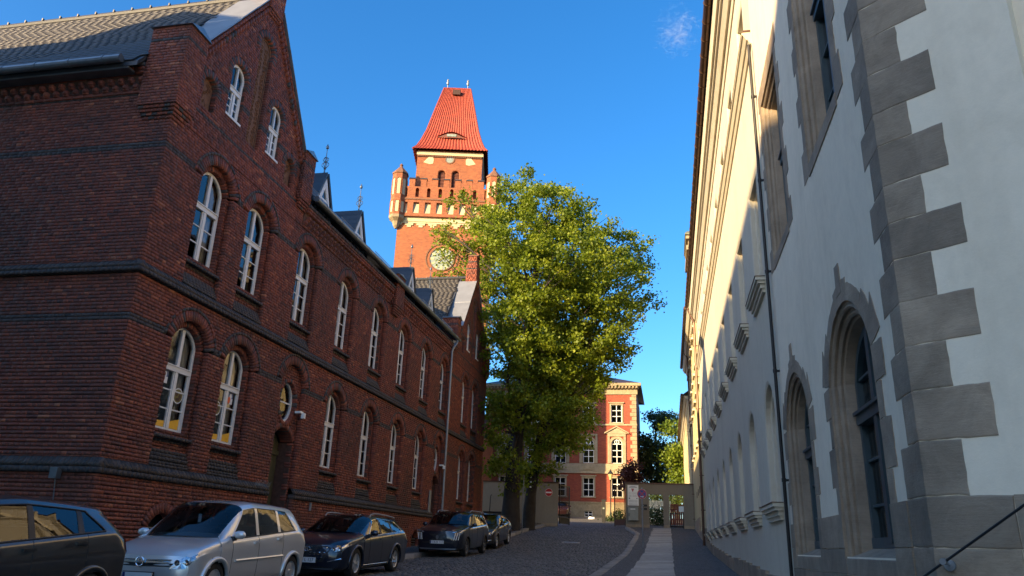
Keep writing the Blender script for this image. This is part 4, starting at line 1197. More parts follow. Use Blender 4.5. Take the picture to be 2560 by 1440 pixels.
def console(o, d0, parent, mat='plaster_pale', ext=.16):
    b = o.bot; hw = o.w / 2 + ext
    mb = MB(WF)
    mb.box(o.uc - hw, o.uc + hw, b - .06, b - .004, -.02, .145); mb.box(o.uc - hw + .03, o.uc + hw - .03, b - .11, b - .06, -.02, .115)
    mb.box(o.uc - hw + .07, o.uc + hw - .07, b - .18, b - .11, -.02, .07); mb.box(o.uc - hw + .10, o.uc + hw - .10, b - .24, b - .18, -.02, .04)
    c = mb.build('window_sill', mat, parent)
    mb = MB(WF); mb.box(o.uc - hw - .01, o.uc + hw + .01, b - .004, b + .008, -.02, .158); mb.build('sill_sheet', 'copper_brown', c)
for o in n_lo: console(o, 0, W2)
for o in n_up: console(o, 0, W2, ext=.2)
# string course, eaves moulding, gutter, downpipes
def mould(T, u0, u1, rows, name, mat, parent):
    mb = MB(T)
    for (v0, v1, d0, d1) in rows:
        mb.add([(u0, v0, -.05), (u1, v0, -.05), (u1, v1, -.05), (u0, v1, -.05), (u0, v0, d0), (u1, v0, d0), (u1, v1, d1), (u0, v1, d1)], BOXF)
    return mb.build(name, mat, parent)
mould(WF, -Y1, -Y0, [(8.32, 8.40, .02, .06), (8.40, 8.50, .08, .13), (8.50, 8.55, .15, .15)], 'string_course', 'plaster_cream', W2)
mould(WF, -Y1, -Y0, [(8.55, 8.60, .16, .12)], 'string_cover', 'copper_brown', W2)
mould(WF, -Y1, -Y0, [(10.72, 10.86, .02, .05), (10.86, 11.05, .10, .20), (11.05, 11.16, .24, .24), (11.16, 11.5, .30, .34)], 'eaves_moulding', 'plaster_cream', W2)
gutter([(1.22, Y0, 11.62), (1.22, Y1 + .4, 11.72)], .10, 'copper_brown', W2, clamps=40)
mb = MB(); mb.add([(1.25, Y0, 11.6), (1.25, Y1, 11.7), (8, Y1, 16.2), (8, Y0, 16.1), (13, Y1, 11.5), (13, Y0, 11.5)], [(0, 3, 2, 1), (3, 5, 4, 2)]); mb.build('roof', 'slate', W2)
def pipe(parent, y, x, z0, z1, r=.055, mat='copper_brown', bend=None):
    pts = ([bend] if bend else []) + [(x, y, z1), (x, y, z0)]
    mb = MB(); mb.tube(pts, r, 10)
    z = z0 + .6
    while z < z1: mb.tube([(x, y, z), (x, y, z + .05)], r * 1.3, 10); mb.box(x, 1.66, y - .015, y + .015, z + .01, z + .04); z += 1.55
    return mb.build('downpipe', mat, parent)
pipe(W2, 11.2, 1.585, -1.2, 8.2, .024, 'iron_black')
pipe(W2, Y1 - .1, 1.52, -.4, 10.7, .06, 'copper_brown', (1.25, Y1 + .2, 11.55))
for k in range(18):                       # stepped stone plinth that climbs with the street
    a = Y0 + .15 + k * (Y1 - Y0 - .2) / 18; b = a + (Y1 - Y0 - .2) / 18 - .006
    z = pave_z(1.65, (a + b) / 2) + .19 + (.16 if a < 20 else .1)
    mb = MB(); mb.box(1.60 - random.uniform(0, .008), 1.66, a, b, -1.5, z, random.random()); mb.build('plinth_stone', 'stone_grey', W2)

# ------------------------------------------------------------------ yellow building next to the gate and the one behind it
W3 = thing('yellow_plaster_building', 'yellow plastered building beside the gate with stone gable top and brown downpipe', 'building', (1.68, 46, 0))
W3F = frame((1.70, 0, 0), (0, -1, 0), (0, 0, 1), (-1, 0, 0))
c3 = [38.6 + 2.55 * k for k in range(7)]
o3 = [Rect(-y, 1.05, z, z + h) for y in c3 for z, h in ((5.6, 2.2), (9.6, 1.9))]
mb = MB(W3F); wall_panel(mb, -57, -36.6, -1, 13.0, o3); mb.build('wall', 'plaster_yellow', W3)
reveals(W3F, o3, [(0, 0), (.04, -.02), (.04, -.22)], 0, 'plaster_yellow', W3)
for o in o3: plain_window(o, .04, -.16, W3, T=W3F)
for o in o3:
    mb = MB(W3F); mb.box(o.uc - .72, o.uc + .72, o.spring + .12, o.spring + .22, -.02, .13); mb.build('window_hood', 'plaster_cream', W3)
    mb = MB(W3F); mb.box(o.uc - .66, o.uc + .66, o.bot - .12, o.bot - .003, -.02, .10); mb.build('window_sill', 'plaster_cream', W3)
slabs('inner_wall', 'room_dark', W3, [(1.9, 12, 36.7, 57, 12.6, 12.95), (11.8, 12, 36.7, 57, -1, 12.6), (2.5, 11.8, 36.7, 57, 4.5, 4.7), (2.5, 11.8, 36.7, 57, 8.6, 8.8), (2.4, 2.5, 36.7, 57, -1, 12.6), (1.75, 12, 56.8, 57, -1, 12.6)])
mould(W3F, -57, -36.6, [(12.5, 12.7, .05, .12), (12.7, 12.95, .2, .34)], 'eaves_moulding', 'plaster_cream', W3)
gutter([(1.28, 41.6, 13.1), (1.28, 57.2, 13.2)], .10, 'copper_brown', W3, clamps=24)
mb = MB(); mb.add([(1.3, 36.7, 13.1), (1.3, 57, 13.1), (7, 57, 17.5), (7, 36.7, 17.5), (12, 57, 13), (12, 36.7, 13)], [(0, 3, 2, 1), (3, 5, 4, 2)]); mb.build('roof', 'slate', W3)
mb = MB()                                  # stacked stone gable over the eaves
for (a, b, z0, z1, x) in ((37.2, 41.2, 12.95, 13.9, 1.5), (37.0, 41.4, 13.9, 14.15, 1.36), (37.6, 40.8, 14.15, 15.0, 1.5), (37.4, 41.0, 15.0, 15.25, 1.34), (37.9, 40.5, 15.25, 15.75, 1.46), (37.7, 40.7, 15.75, 15.95, 1.34)): mb.box(x, 2.6, a, b, z0, z1)
mb.build('gable', 'stone_sand', W3)
mb = MB(); mb.box(1.30, 2.7, 37.6, 40.8, 15.95, 16.02); mb.add([(1.3, 37.6, 16.02), (2.7, 37.6, 16.02), (2.7, 40.8, 16.02), (1.3, 40.8, 16.02), (1.45, 38.6, 16.55), (2.5, 38.6, 16.55), (2.5, 39.8, 16.55), (1.45, 39.8, 16.55)], [(0, 1, 5, 4), (1, 2, 6, 5), (2, 3, 7, 6), (3, 0, 4, 7), (4, 5, 6, 7)]); mb.build('gable_cap', 'patina', W3)
pipe(W3, 51.4, 1.58, 1.3, 12.6, .06, 'copper_brown', (1.3, 51.6, 13.05))
mb = MB(); mb.box(1.62, 1.72, 36.65, 51.9, -.6, 1.0); mb.box(1.62, 1.72, 44, 51.9, 1.0, 1.75); mb.build('plinth', 'stone_grey', W3)
for k, y in enumerate((43.2, 45.4, 47.6)):
    mb = MB(W3F); mb.box(-y - .35, -y + .35, 3.0, 3.35, -.05, .012); mb.build('cellar_vent', 'room_dark', W3)
W4 = thing('far_yellow_house', 'farthest yellow house on the right with brown eaves, behind the gate wall', 'building', (1.7, 68, 2))
W4F = frame((1.72, 0, 0), (0, -1, 0), (0, 0, 1), (-1, 0, 0))
o4 = [Rect(-(59.5 + 2.9 * k), 1.1, z, z + h) for k in range(8) for z, h in ((4.2, 2), (7.7, 1.9))]
mb = MB(W4F); wall_panel(mb, -84, -57.05, 0, 11.2, o4); mb.build('wall', 'plaster_yellow', W4)
reveals(W4F, o4, [(0, 0), (.04, -.2)], 0, 'plaster_yellow', W4)
for o in o4: plain_window(o, .04, -.15, W4, T=W4F)
slabs('inner_wall', 'room_dark', W4, [(2.6, 12, 57.1, 84, 0, 11.0)])
mb = MB(); mb.add([(1.25, 57.1, 11.1), (1.25, 84, 11.1), (7, 84, 15.2), (7, 57.1, 15.2), (12, 84, 11), (12, 57.1, 11)], [(0, 3, 2, 1), (3, 5, 4, 2)]); mb.build('roof', 'slate', W4)
mould(W4F, -84, -57.05, [(10.6, 10.8, .05, .12), (10.8, 11.02, .2, .36)], 'eaves_moulding', 'plaster_cream', W4)
gutter([(1.24, 57.1, 11.1), (1.24, 84, 11.15)], .11, 'copper_brown', W4, clamps=20)

# ------------------------------------------------------------------ the neighbour across the side lane: out of the picture on the left, it throws the shade on the near school roof, the street and the white wall
nb = thing('corner_house', 'tall plastered corner house across the side lane, outside the picture at left', 'building', (-18, -20, -1.6))
NT_ = frame((0, 3.0, 0), (1, 0, 0), (0, 0, 1), (0, -1, 0))
mb = MB(NT_); mb.prism([(-45, -3), (-11.2, -3), (-11.2, 12.6), (-45, 12.6)], 0, 22.2); mb.build('wall', 'plaster_cream', nb)
mb = MB(NT_); mb.prism([(-45, 12.6), (-11.0, 12.6), (-22.3, 18.8), (-23.4, 16.4), (-45, 15.8)], -.1, 22.2); mb.build('roof', 'slate', nb)
nb2 = thing('corner_house', 'taller plastered house beyond the corner house, outside the picture at left', 'building', (-18, -35, -1.6))
mb = MB(NT_); mb.prism([(-45, -3), (-11.2, -3), (-11.2, 14.5), (-45, 14.5)], 22.25, 60); mb.build('wall', 'plaster_yellow', nb2)
mb = MB(NT_); P = [(-45, 14.5, 22.25), (-11, 14.5, 22.25), (-11, 14.5, 60), (-45, 14.5, 60), (-22, 18.5, 22.25), (-22, 22.5, 34), (-22, 22.5, 60)]
mb.add(P, [(0, 1, 4), (1, 2, 6, 5, 4), (0, 4, 5, 6, 3), (2, 3, 6)]); mb.build('roof', 'slate', nb2, fix=True)
# ------------------------------------------------------------------ clock tower
tower = thing('clock_tower', 'tall sunlit orange brick clock tower with battlements and steep red tiled roof', 'tower', (-21.15, 65.5, 2.0), math.radians(12.5))
TM = WM[tower.name]
TF = frame((0, 0, -2.0), (1, 0, 0), (0, 0, 1), (0, -1, 0))            # front, local; v counts from eye level
def tb(mb, name, mat, parent=None, **k): return mb.build(name, mat, parent or tower, mw=TM, **k)
def tw_wall(z0, z1, hw, yfront, depth, name='wall', ops=()):
    F = frame((0, yfront, -2.0), (1, 0, 0), (0, 0, 1), (0, -1, 0))
    mb = MB(F); wall_panel(mb, -hw, hw, z0, z1, list(ops)) if ops else mb.add([(-hw, z0, 0), (hw, z0, 0), (hw, z1, 0), (-hw, z1, 0)], [(0, 1, 2, 3)])
    for s in (-1, 1):
        q = [(s * hw, z0, 0), (s * hw, z0, -depth), (s * hw, z1, -depth), (s * hw, z1, 0)]
        mb.add(q, [(0, 1, 2, 3) if s > 0 else (3, 2, 1, 0)])
    mb.add([(-hw, z0, -depth), (hw, z0, -depth), (hw, z1, -depth), (-hw, z1, -depth)], [(3, 2, 1, 0)])
    mb.add([(-hw, z1, 0), (hw, z1, 0), (hw, z1, -depth), (-hw, z1, -depth)], [(0, 1, 2, 3)])
    return tb(mb, name, 'tower_brick')
tw_wall(1, 30.6, 4.66, 0, 9.3)
bell = [Arch(-.72, .90, 34.5, 36.35, .449), Arch(.72, .90, 34.5, 36.35, .449)]
class Circ(Arch):
    pass
tw_wall(30.0, 39.0, 3.42, 1.25, 6.8, ops=bell)
UF = frame((0, 1.25, -2.0), (1, 0, 0), (0, 0, 1), (0, -1, 0))
reveals(UF, bell, [(0, 0), (.08, -.05), (.08, -.3)], 16, 'tower_brick', tower, mw=TM)
for o in bell:
    mb = MB(UF); mb.prism(o.outline(10), -.42, -.34); lb = tb(mb, 'bell_opening', 'room_dark')
    for k in range(15):
        v = o.bot + .06 + k * .165; q = o.grow(-.08).at(v + .08)
        if not q: continue
        l = MB(UF); l.add([(q[0], v, -.24), (q[1], v, -.24), (q[1], v + .13, -.33), (q[0], v + .13, -.33), (q[0], v - .025, -.25), (q[1], v - .025, -.25)], [(0, 1, 2, 3), (4, 5, 1, 0)])
        tb(l, 'louvre', 'louvre_wood', lb)
n = 22
def ringpts(u, v, r): return [(u + r * math.cos(2 * math.pi * i / n), v + r * math.sin(2 * math.pi * i / n)) for i in range(n)]
mb = MB(UF); mb.strip(ringpts(0, 38.0, .40), ringpts(0, 38.0, .52), -.01, .05, closed=True); ocu = tb(mb, 'oculus', 'terracotta', fix=True)
mb = MB(UF); mb.prism(ringpts(0, 38.0, .405), -.02, .012); tb(mb, 'pane', 'clock_glass', ocu)
for s in (-1, 1):
    P = [(s * 2.75, 37.55), (s * 2.05, 37.35), (s * 1.72, 37.45), (s * 1.68, 37.95), (s * 1.85, 38.35), (s * 2.2, 38.25)]
    mb = MB(UF); mb.prism(P, -.02, .03); tb(mb, 'shield_panel', 'cream_niche')
# eaves band, cream with corner blocks, and dentils
mb = MB(); mb.box(-3.5, 3.5, 1.15, 8.2, 36.42, 36.80); tb(mb, 'eaves_band', 'cream_niche')
mb = MB()
for i in range(34): mb.box(-3.4 + i * .2, -3.4 + i * .2 + .11, 1.13, 1.3, 36.2, 36.41)
tb(mb, 'dentils', 'terracotta')
# steep hipped roof, slightly flared at the foot, with pantile ridges
def roof_face(mb, prof0, prof1, cols, amp):
    """two edge polylines of equal length; tiles as waves across"""
    m = len(prof0); N = cols * 4
    for j in range(m - 1):
        for i in range(N):
            pts = []
            for (jj, ii) in ((j, i), (j, i + 1), (j + 1, i + 1), (j + 1, i)):
                a, b = np.array(prof0[jj]), np.array(prof1[jj]); f = ii / N
                p = a + (b - a) * f
                nrm = np.cross(b - a, np.array(prof0[min(jj + 1, m - 1)]) - np.array(prof0[max(jj - 1, 0)])); nrm = nrm / (np.linalg.norm(nrm) + 1e-9)
                pts.append(p + nrm * amp * abs(math.sin(math.pi * ii / 4)))
            mb.add(pts, [(0, 1, 2, 3)], .2 + .6 * random.random())
E_ = 3.85; yc = 1.25 + 3.4
lev = []
zs = [36.9, 37.5, 38.4, 40.0, 42.0, 44.0, 46.9]
hw = [3.92, 3.55, 3.22, 2.80, 2.42, 2.05, 1.50]; hd = [3.92, 3.45, 3.05, 2.42, 1.80, 1.15, .12]
rows = []
for z, a, b in zip(zs, hw, hd): rows.append((z, a, b))
fine = []
for (z0, a0, b0), (z1, a1, b1) in zip(rows, rows[1:]):
    k = max(2, int((z1 - z0) / .35))
    for q in range(k):
        f = q / k; fine.append((z0 + (z1 - z0) * f, a0 + (a1 - a0) * f, b0 + (b1 - b0) * f))
        f2 = (q + .96) / k; fine.append((z0 + (z1 - z0) * f2, a0 + (a1 - a0) * f2 + .03, b0 + (b1 - b0) * f2 + .03))
fine.append(rows[-1])
mb = MB()
cor = lambda z, a, b, sx, sy: (sx * a, yc + sy * b, z)
for (s0, s1, c_) in (((-1, -1), (1, -1), 22), ((1, -1), (1, 1), 20), ((1, 1), (-1, 1), 12), ((-1, 1), (-1, -1), 12)):
    roof_face(mb, [cor(*f, *s0) for f in fine], [cor(*f, *s1) for f in fine], c_, .075)
roof_t = tb(mb, 'roof_tiles', 'pantile', kind='stuff')
mb = MB()
for sx in (-1, 1):
    for sy in (-1, 1): mb.tube([cor(*f, sx, sy) for f in fine[::2]], .10, 6, .3)
mb.tube([(-1.5, yc, 46.95), (1.5, yc, 46.95)], .12, 6); tb(mb, 'roof_ridge', 'pantile')
mb = MB()
for x in (-1.15, 1.15):
    mb.tube([(x, yc, 46.9), (x, yc, 47.6)], .035, 6); mb.lathe([(0, 47.45), (.13, 47.5), (.15, 47.75), (.07, 47.85), (.13, 48.0), (.08, 48.15), (0, 48.2)], (x, yc, 0), 10)
tb(mb, 'roof_finial', 'zinc_light')
def roof_pt(x, z):
    b = np.interp(z, zs, hd); return yc - b
mb = MB(); y_ = roof_pt(0, 45.9); mb.box(-.42, .42, y_ - .42, y_ + .4, 45.65, 46.25); tb(mb, 'roof_hatch', 'copper_brown')
mb = MB(); y_ = roof_pt(0, 38.9)
mb.add([(-1.75, y_ - .12, 38.75), (1.75, y_ - .12, 38.75)] + [(1.75 - 3.5 * i / 14, y_ - .42 + .1 * abs(i - 7) / 7, 38.8 + .62 * max(0, math.cos((i - 7) / 7 * 1.45)) ** 1.5) for i in range(15)] +
       [(0, y_ + 1.4, 39.9)], [(2 + i, 3 + i, 17) for i in range(14)]); eb = tb(mb, 'eyebrow_dormer', 'pantile')
mb = MB(); mb.add([(-1.5, y_ - .36, 38.72), (1.5, y_ - .36, 38.72)] + [(1.3 - 2.6 * i / 10, y_ - .38, 38.78 + .48 * max(0, math.cos((i - 5) / 5 * 1.4)) ** 1.5) for i in range(11)], [tuple(range(13))]); tb(mb, 'dormer_louvre', 'louvre_wood', eb)
mb = MB(); mb.box(-.5, .5, y_ - .42, y_ - .39, 38.85, 39.12); tb(mb, 'pane', 'clock_glass', eb)
# gallery: cream stepped frieze, parapet with niches and battlements, corner turrets
mb = MB(TF); hwG = 4.95
mb.box(-4.8, 4.8, 30.15, 30.62, .0, .16)
for i in range(9):
    u = -4.66 + 9.32 * i / 8
    for k, (w, h) in enumerate(((.62, .18), (.42, .2), (.2, .2))):
        a, b = max(-4.66, u - w), min(4.66, u + w)
        if b - a > .05: mb.box(a, b, 30.15 - sum((.18, .2, .2)[:k + 1]), 30.15 - sum((.18, .2, .2)[:k]) - .002, .002, .10 - .02 * k)
tb(mb, 'frieze', 'cream_niche')
ncol = 8; pit = 1.16
us = [-(ncol - 1) / 2 * pit + k * pit for k in range(ncol)]
g_lo = [Rect(u, .58, 30.95, 32.15) for u in us]; g_hi = [Arch(u, .34, 32.72, 33.5, .24) for u in us]
def parapet(F, length, name):
    mb = MB(F); wall_panel(mb, -length, length, 30.62, 33.9, g_lo + g_hi, 0.0)
    mb.add([(-length, 30.62, -.45), (length, 30.62, -.45), (length, 33.9, -.45), (-length, 33.9, -.45)], [(3, 2, 1, 0)])
    mb.add([(-length, 33.9, 0), (length, 33.9, 0), (length, 33.9, -.45), (-length, 33.9, -.45)], [(0, 1, 2, 3)])
    mb.add([(-length, 30.62, 0), (-length, 30.62, -.45), (length, 30.62, -.45), (length, 30.62, 0)], [(0, 1, 2, 3)])
    for o in g_lo: reveal(mb, o, [(0, 0), (.0, -.3)], 0)
    for o in g_hi: reveal(mb, o, [(0, 0), (.0, -.45)], 8)
    p = tb(mb, name, 'tower_brick')
    m2 = MB(F); m2.box(-length, length, 32.42, 32.56, -.02, .07); tb(m2, 'string_course', 'terracotta', p)
    for o in g_lo:
        m2 = MB(F); m2.add([(o.uc - .29, 30.96, -.06), (o.uc + .29, 30.96, -.06), (o.uc + .29, 32.1, -.26), (o.uc - .29, 32.1, -.26)], [(0, 1, 2, 3)]); tb(m2, 'niche_panel', 'cream_niche', p)
    for i in range(ncol + 1):
        u = us[0] - pit / 2 + i * pit
        m2 = MB(F); m2.box(u - .29, u + .29, 33.9, 34.78, -.42, 0.0); tb(m2, 'merlon', 'tower_brick', p)
        m2 = MB(F); m2.add([(u - .34, 34.72, .06), (u + .34, 34.72, .06), (u + .34, 34.72, -.46), (u - .34, 34.72, -.46), (u - .34, 34.98, -.2), (u + .34, 34.98, -.2)], [(0, 1, 5, 4), (2, 3, 4, 5), (1, 2, 5), (3, 0, 4), (0, 3, 2, 1)]); tb(m2, 'merlon_cap', 'slate_blue', p)
parapet(frame((0, -.42, -2.0), (1, 0, 0), (0, 0, 1), (0, -1, 0)), 4.66, 'parapet')
parapet(frame((5.08, 4.65, -2.0), (0, 1, 0), (0, 0, 1), (1, 0, 0)), 4.66, 'parapet')
for (sx, yy) in ((-1, -.1), (1, -.1), (1, 9.4)):
    x = sx * 4.78
    mb = MB(); nn = 8
    def octa(r, z): return [(x + r * math.cos(math.pi / 8 + k * math.pi / 4), yy + r * math.sin(math.pi / 8 + k * math.pi / 4), z - 2) for k in range(nn)]
    prof = [(.78, 30.6), (.78, 35.2)]
    V = []
    for r, z in prof: V += octa(r, z)
    mb.add(V, [(k, (k + 1) % 8, 8 + (k + 1) % 8, 8 + k) for k in range(8)]); t_ = tb(mb, 'corner_turret', 'tower_brick')
    m2 = MB(); V = []
    for r, z in ((.12, 29.3), (.3, 29.55), (.45, 30.0), (.80, 30.3), (.82, 30.6)): V += octa(r, z)
    m2.add(V, [(j * 8 + k, j * 8 + (k + 1) % 8, j * 8 + 8 + (k + 1) % 8, j * 8 + 8 + k) for j in range(4) for k in range(8)]); tb(m2, 'corbel', 'stone_sand', t_)
    m2 = MB(); V = []
    for r, z in ((.86, 35.2), (.86, 35.34), (.5, 35.75), (.17, 36.15), (.13, 36.22), (.2, 36.36), (.05, 36.55)): V += octa(r, z)
    m2.add(V, [(j * 8 + k, j * 8 + (k + 1) % 8, j * 8 + 8 + (k + 1) % 8, j * 8 + 8 + k) for j in range(6) for k in range(8)]); tb(m2, 'turret_cap', 'terracotta', t_)
    ap = .78 * math.cos(math.pi / 8)
    for a in range(8):
        q = a * math.pi / 4; nx, ny = math.cos(q), math.sin(q)
        if ny > .5: continue
        F = frame((x + nx * ap, yy + ny * ap, -2.0), (-ny, nx, 0), (0, 0, 1), (nx, ny, 0))
        for ar in (Arch(0, .36, 32.85, 34.3, .32), Rect(0, .36, 30.9, 32.1)):
            m2 = MB(F); m2.prism(ar.outline(8), -.02, .006); tb(m2, 'niche_panel', 'cream_niche', t_)
            m2 = MB(F); m2.strip(ar.outline(8), ar.grow(.07, ar.bot).outline(8), -.02, .05); tb(m2, 'niche_border', 'tower_brick', t_)
# clock
n = 40
mb = MB(TF); mb.strip(ringpts(0, 26.3, 1.22), ringpts(0, 26.3, 1.36), -.02, .10, closed=True) if False else None
n = 40
def rp(r): return [(0.02 + r * math.cos(2 * math.pi * i / 40), 26.3 + r * math.sin(2 * math.pi * i / 40)) for i in range(40)]
mb = MB(TF); mb.strip(rp(1.52), rp(1.64), -.02, .06, closed=True); clk = tb(mb, 'clock_ring', 'terracotta', fix=True)
mb = MB(TF); mb.strip(rp(1.18), rp(1.27), -.02, .09, closed=True); tb(mb, 'clock_rim', 'terracotta', clk, fix=True)
mb = MB(TF); mb.prism(rp(1.19), -.02, .02); tb(mb, 'clock_face', 'clock_glass', clk)
for h in range(12):
    a = math.radians(90 - 30 * h); L = np.array([math.cos(a), math.sin(a)]); P_ = np.array([-L[1], L[0]])
    c = np.array([.02, 26.3]); w = .075 if h % 3 else .11
    poly = [c + L * .74 - P_ * w, c + L * 1.12 - P_ * w * 1.2, c + L * 1.12 + P_ * w * 1.2, c + L * .74 + P_ * w]
    m2 = MB(TF); m2.prism([tuple(p) for p in poly], .02, .045); tb(m2, 'hour_mark', 'gold', clk)
for ang, ln, w in ((57, .98, .055), (222, .62, .08)):
    a = math.radians(90 - ang); L = np.array([math.cos(a), math.sin(a)]); P_ = np.array([-L[1], L[0]]); c = np.array([.02, 26.3])
    m2 = MB(TF); m2.prism([tuple(p) for p in (c - L * .2 - P_ * w, c + L * ln * .6 - P_ * w, c + L * ln, c + L * ln * .6 + P_ * w, c - L * .2 + P_ * w)], .05, .08); tb(m2, 'clock_hand', 'gold', clk)
# lightning rods on poles in front of the tower foot
for (x, y, z0, z1, lab) in ((-12.3, 36.5, 9.8, 14.0, 0),):
    pass

# ------------------------------------------------------------------ red brick court building at the end of the yard
villa = thing('court_building', 'red brick building with pale stone trim and arched windows behind the gate', 'building', (-11.2, 84, 2.9))
VF = frame((0, 80, 0), (1, 0, 0), (0, 0, 1), (0, -1, 0))
VX = [-5.15, -8.12, -11.1, -14.1, -17.1]
v0 = [Rect(x, 1.12, 4.95, 6.85) for x in VX]; v1 = [Arch(x, 1.14, 8.35, 10.35, .56) for x in VX]; v2 = [Rect(x, 1.12, 12.58, 14.5) for x in VX]; vc = [Rect(x, .84, 2.92, 3.52) for x in VX]
mb = MB(VF); wall_panel(mb, -19.4, -3.1, 4.4, 16.2, v0 + v1 + v2)
mb.add([(-3.1, 4.4, 0), (-3.1, 4.4, -12), (-3.1, 16.2, -12), (-3.1, 16.2, 0)], [(0, 1, 2, 3)]); mb.add([(-19.4, 4.4, 0), (-19.4, 4.4, -12), (-19.4, 16.2, -12), (-19.4, 16.2, 0)], [(3, 2, 1, 0)])
mb.build('wall', 'villa_brick', villa)
mb = MB(VF); wall_panel(mb, -19.5, -3.0, 2.0, 4.4, vc, .12); mb.box(-19.5, -3.0, 4.28, 4.42, -.3, .2); mb.add([(-3.0, 2, .12), (-3.0, 2, -12), (-3.0, 4.4, -12), (-3.0, 4.4, .12)], [(0, 1, 2, 3)]); mb.build('plinth', 'stone_sand', villa)
mb = MB(); mb.box(-19, -3.5, 80.7, 92, 2, 16); mb.build('wall', 'room_dark', villa)
reveals(VF, v0 + v2, [(0, .02), (0, -.25)], 0, 'stone_trim', villa); reveals(VF, v1, [(0, .02), (0, -.25)], 10, 'stone_trim', villa); reveals(VF, vc, [(0, .12), (0, -.2)], 0, 'stone_trim', villa)
for o in v0 + v2:
    plain_window(o, .0, -.12, villa, 'paint_white', VF, (.36, .68)); s = MB(VF)
    s.strip(o.outline(), o.grow(.15, o.bot).outline(), -.02, .07); s.box(o.uc - .84, o.uc + .84, o.spring + .15, o.spring + .26, -.02, .16); s.box(o.uc - .78, o.uc + .78, o.bot - .13, o.bot - .003, -.02, .15); s.build('window_surround', 'stone_trim', villa)
for o in v1:
    w = plain_window(o, .0, -.12, villa, 'paint_white', VF, (.27, .52, .78)); s = MB(VF)
    s.strip(ringpts(o.uc, 10.55, .15)[:], ringpts(o.uc, 10.55, .2), -.15, -.09, closed=True) if False else None
    s.strip([(o.uc + .19 * math.cos(q), 10.56 + .19 * math.sin(q)) for q in np.linspace(0, 2 * math.pi, 16)], [(o.uc + .26 * math.cos(q), 10.56 + .26 * math.sin(q)) for q in np.linspace(0, 2 * math.pi, 16)], -.15, -.09)
    s.build('tracery', 'paint_white', w, fix=True)
    s = MB(VF); s.strip(o.outline(12), [(p[0], p[1]) for p in Arch(o.uc, 1.64, o.bot, o.spring, .80).outline(12)], -.02, .08)
    s.box(o.uc - .95, o.uc - .72, 8.35, 11.2, -.02, .12); s.box(o.uc + .72, o.uc + .95, 8.35, 11.2, -.02, .12); s.box(o.uc - .95, o.uc + .95, 11.12, 11.38, -.02, .14); s.build('window_surround', 'stone_trim', villa)
    if o.uc > -6:
        s = MB(VF); s.prism([(o.uc - 1.2, 11.40), (o.uc + 1.2, 11.40), (o.uc, 12.05)], -.02, .18); s.build('pediment', 'stone_trim', villa)
        s = MB(VF); s.prism([(o.uc - 1.28, 11.40), (o.uc - 1.28, 11.52), (o.uc, 12.22), (o.uc + 1.28, 11.52), (o.uc + 1.28, 11.40), (o.uc, 12.08)], -.02, .32); s.build('pediment_cornice', 'stone_trim', villa)
    s = MB(VF); s.box(o.uc - .85, o.uc + .85, 7.62, 8.2, .10, .16); s.box(o.uc - .3, o.uc + .3, 7.72, 8.1, .16, .2); s.build('balustrade_panel', 'stone_trim', villa)
for o in vc:
    plain_window(o, .0, -.06, villa, 'paint_white', VF, (.5,))
for o in v0 + v1 + v2 + vc:
    mb = MB(VF); mb.box(o.uc - .7, o.uc + .7, o.bot - .1, o.spring + .8, -.62, -.6); mb.build('room', 'room_dark', villa)
mb = MB(VF)
mb.box(-19.5, -3.0, 7.5, 8.3, -.05, .10); mb.box(-19.55, -2.95, 7.28, 7.5, -.05, .2); mb.box(-19.5, -3.0, 12.28, 12.44, -.05, .10); mb.build('stone_band', 'stone_trim', villa)
mb = MB(VF); mb.box(-19.6, -2.9, 15.6, 16.2, -.05, .12); mb.box(-19.8, -2.75, 16.2, 16.45, -.3, .35); mb.box(-20, -2.5, 16.45, 16.75, -.5, .62)
for i in range(46): mb.box(-19.7 + i * .37, -19.7 + i * .37 + .18, 16.24, 16.44, .3, .55)
mb.build('cornice', 'stone_sand', villa)
mb = MB(); mb.add([(-20, 79.4, 16.75), (-2.5, 79.4, 16.75), (-2.5, 92.5, 16.75), (-20, 92.5, 16.75), (-13, 86, 19.4), (-9.5, 86, 19.4)], [(0, 1, 5, 4), (1, 2, 5), (2, 3, 4, 5), (3, 0, 4)]); mb.build('roof', 'copper_brown', villa)
z = 4.42; k = 0
while z < 15.5:
    for xc in (-3.1, -19.4):
        w = .62 if k % 2 else .42; s = 1 if xc > -10 else -1
        m2 = MB(VF); a, b = sorted((xc + s * .05, xc - s * w)); m2.box(a, b, z + .02, z + .40, -w if False else -.4, .055); m2.build('quoin_stone', 'stone_sand', villa)
    z += .42; k += 1

annex = thing('brick_annex', 'narrow sunlit strip of orange brick house between the school and the court building', 'building', (-21, 76, 2.4))
mb = MB(); mb.box(-26, -18.4, 75, 79.5, 1.5, 11.0); mb.build('wall', 'tower_brick', annex)
mb = MB(); mb.add([(-26.2, 74.8, 11), (-18.2, 74.8, 11), (-18.2, 79.6, 11), (-26.2, 79.6, 11), (-26.2, 77.2, 13), (-18.2, 77.2, 13)], [(0, 1, 5, 4), (2, 3, 4, 5), (1, 2, 5), (3, 0, 4), (0, 3, 2, 1)]); mb.build('roof', 'pantile', annex)

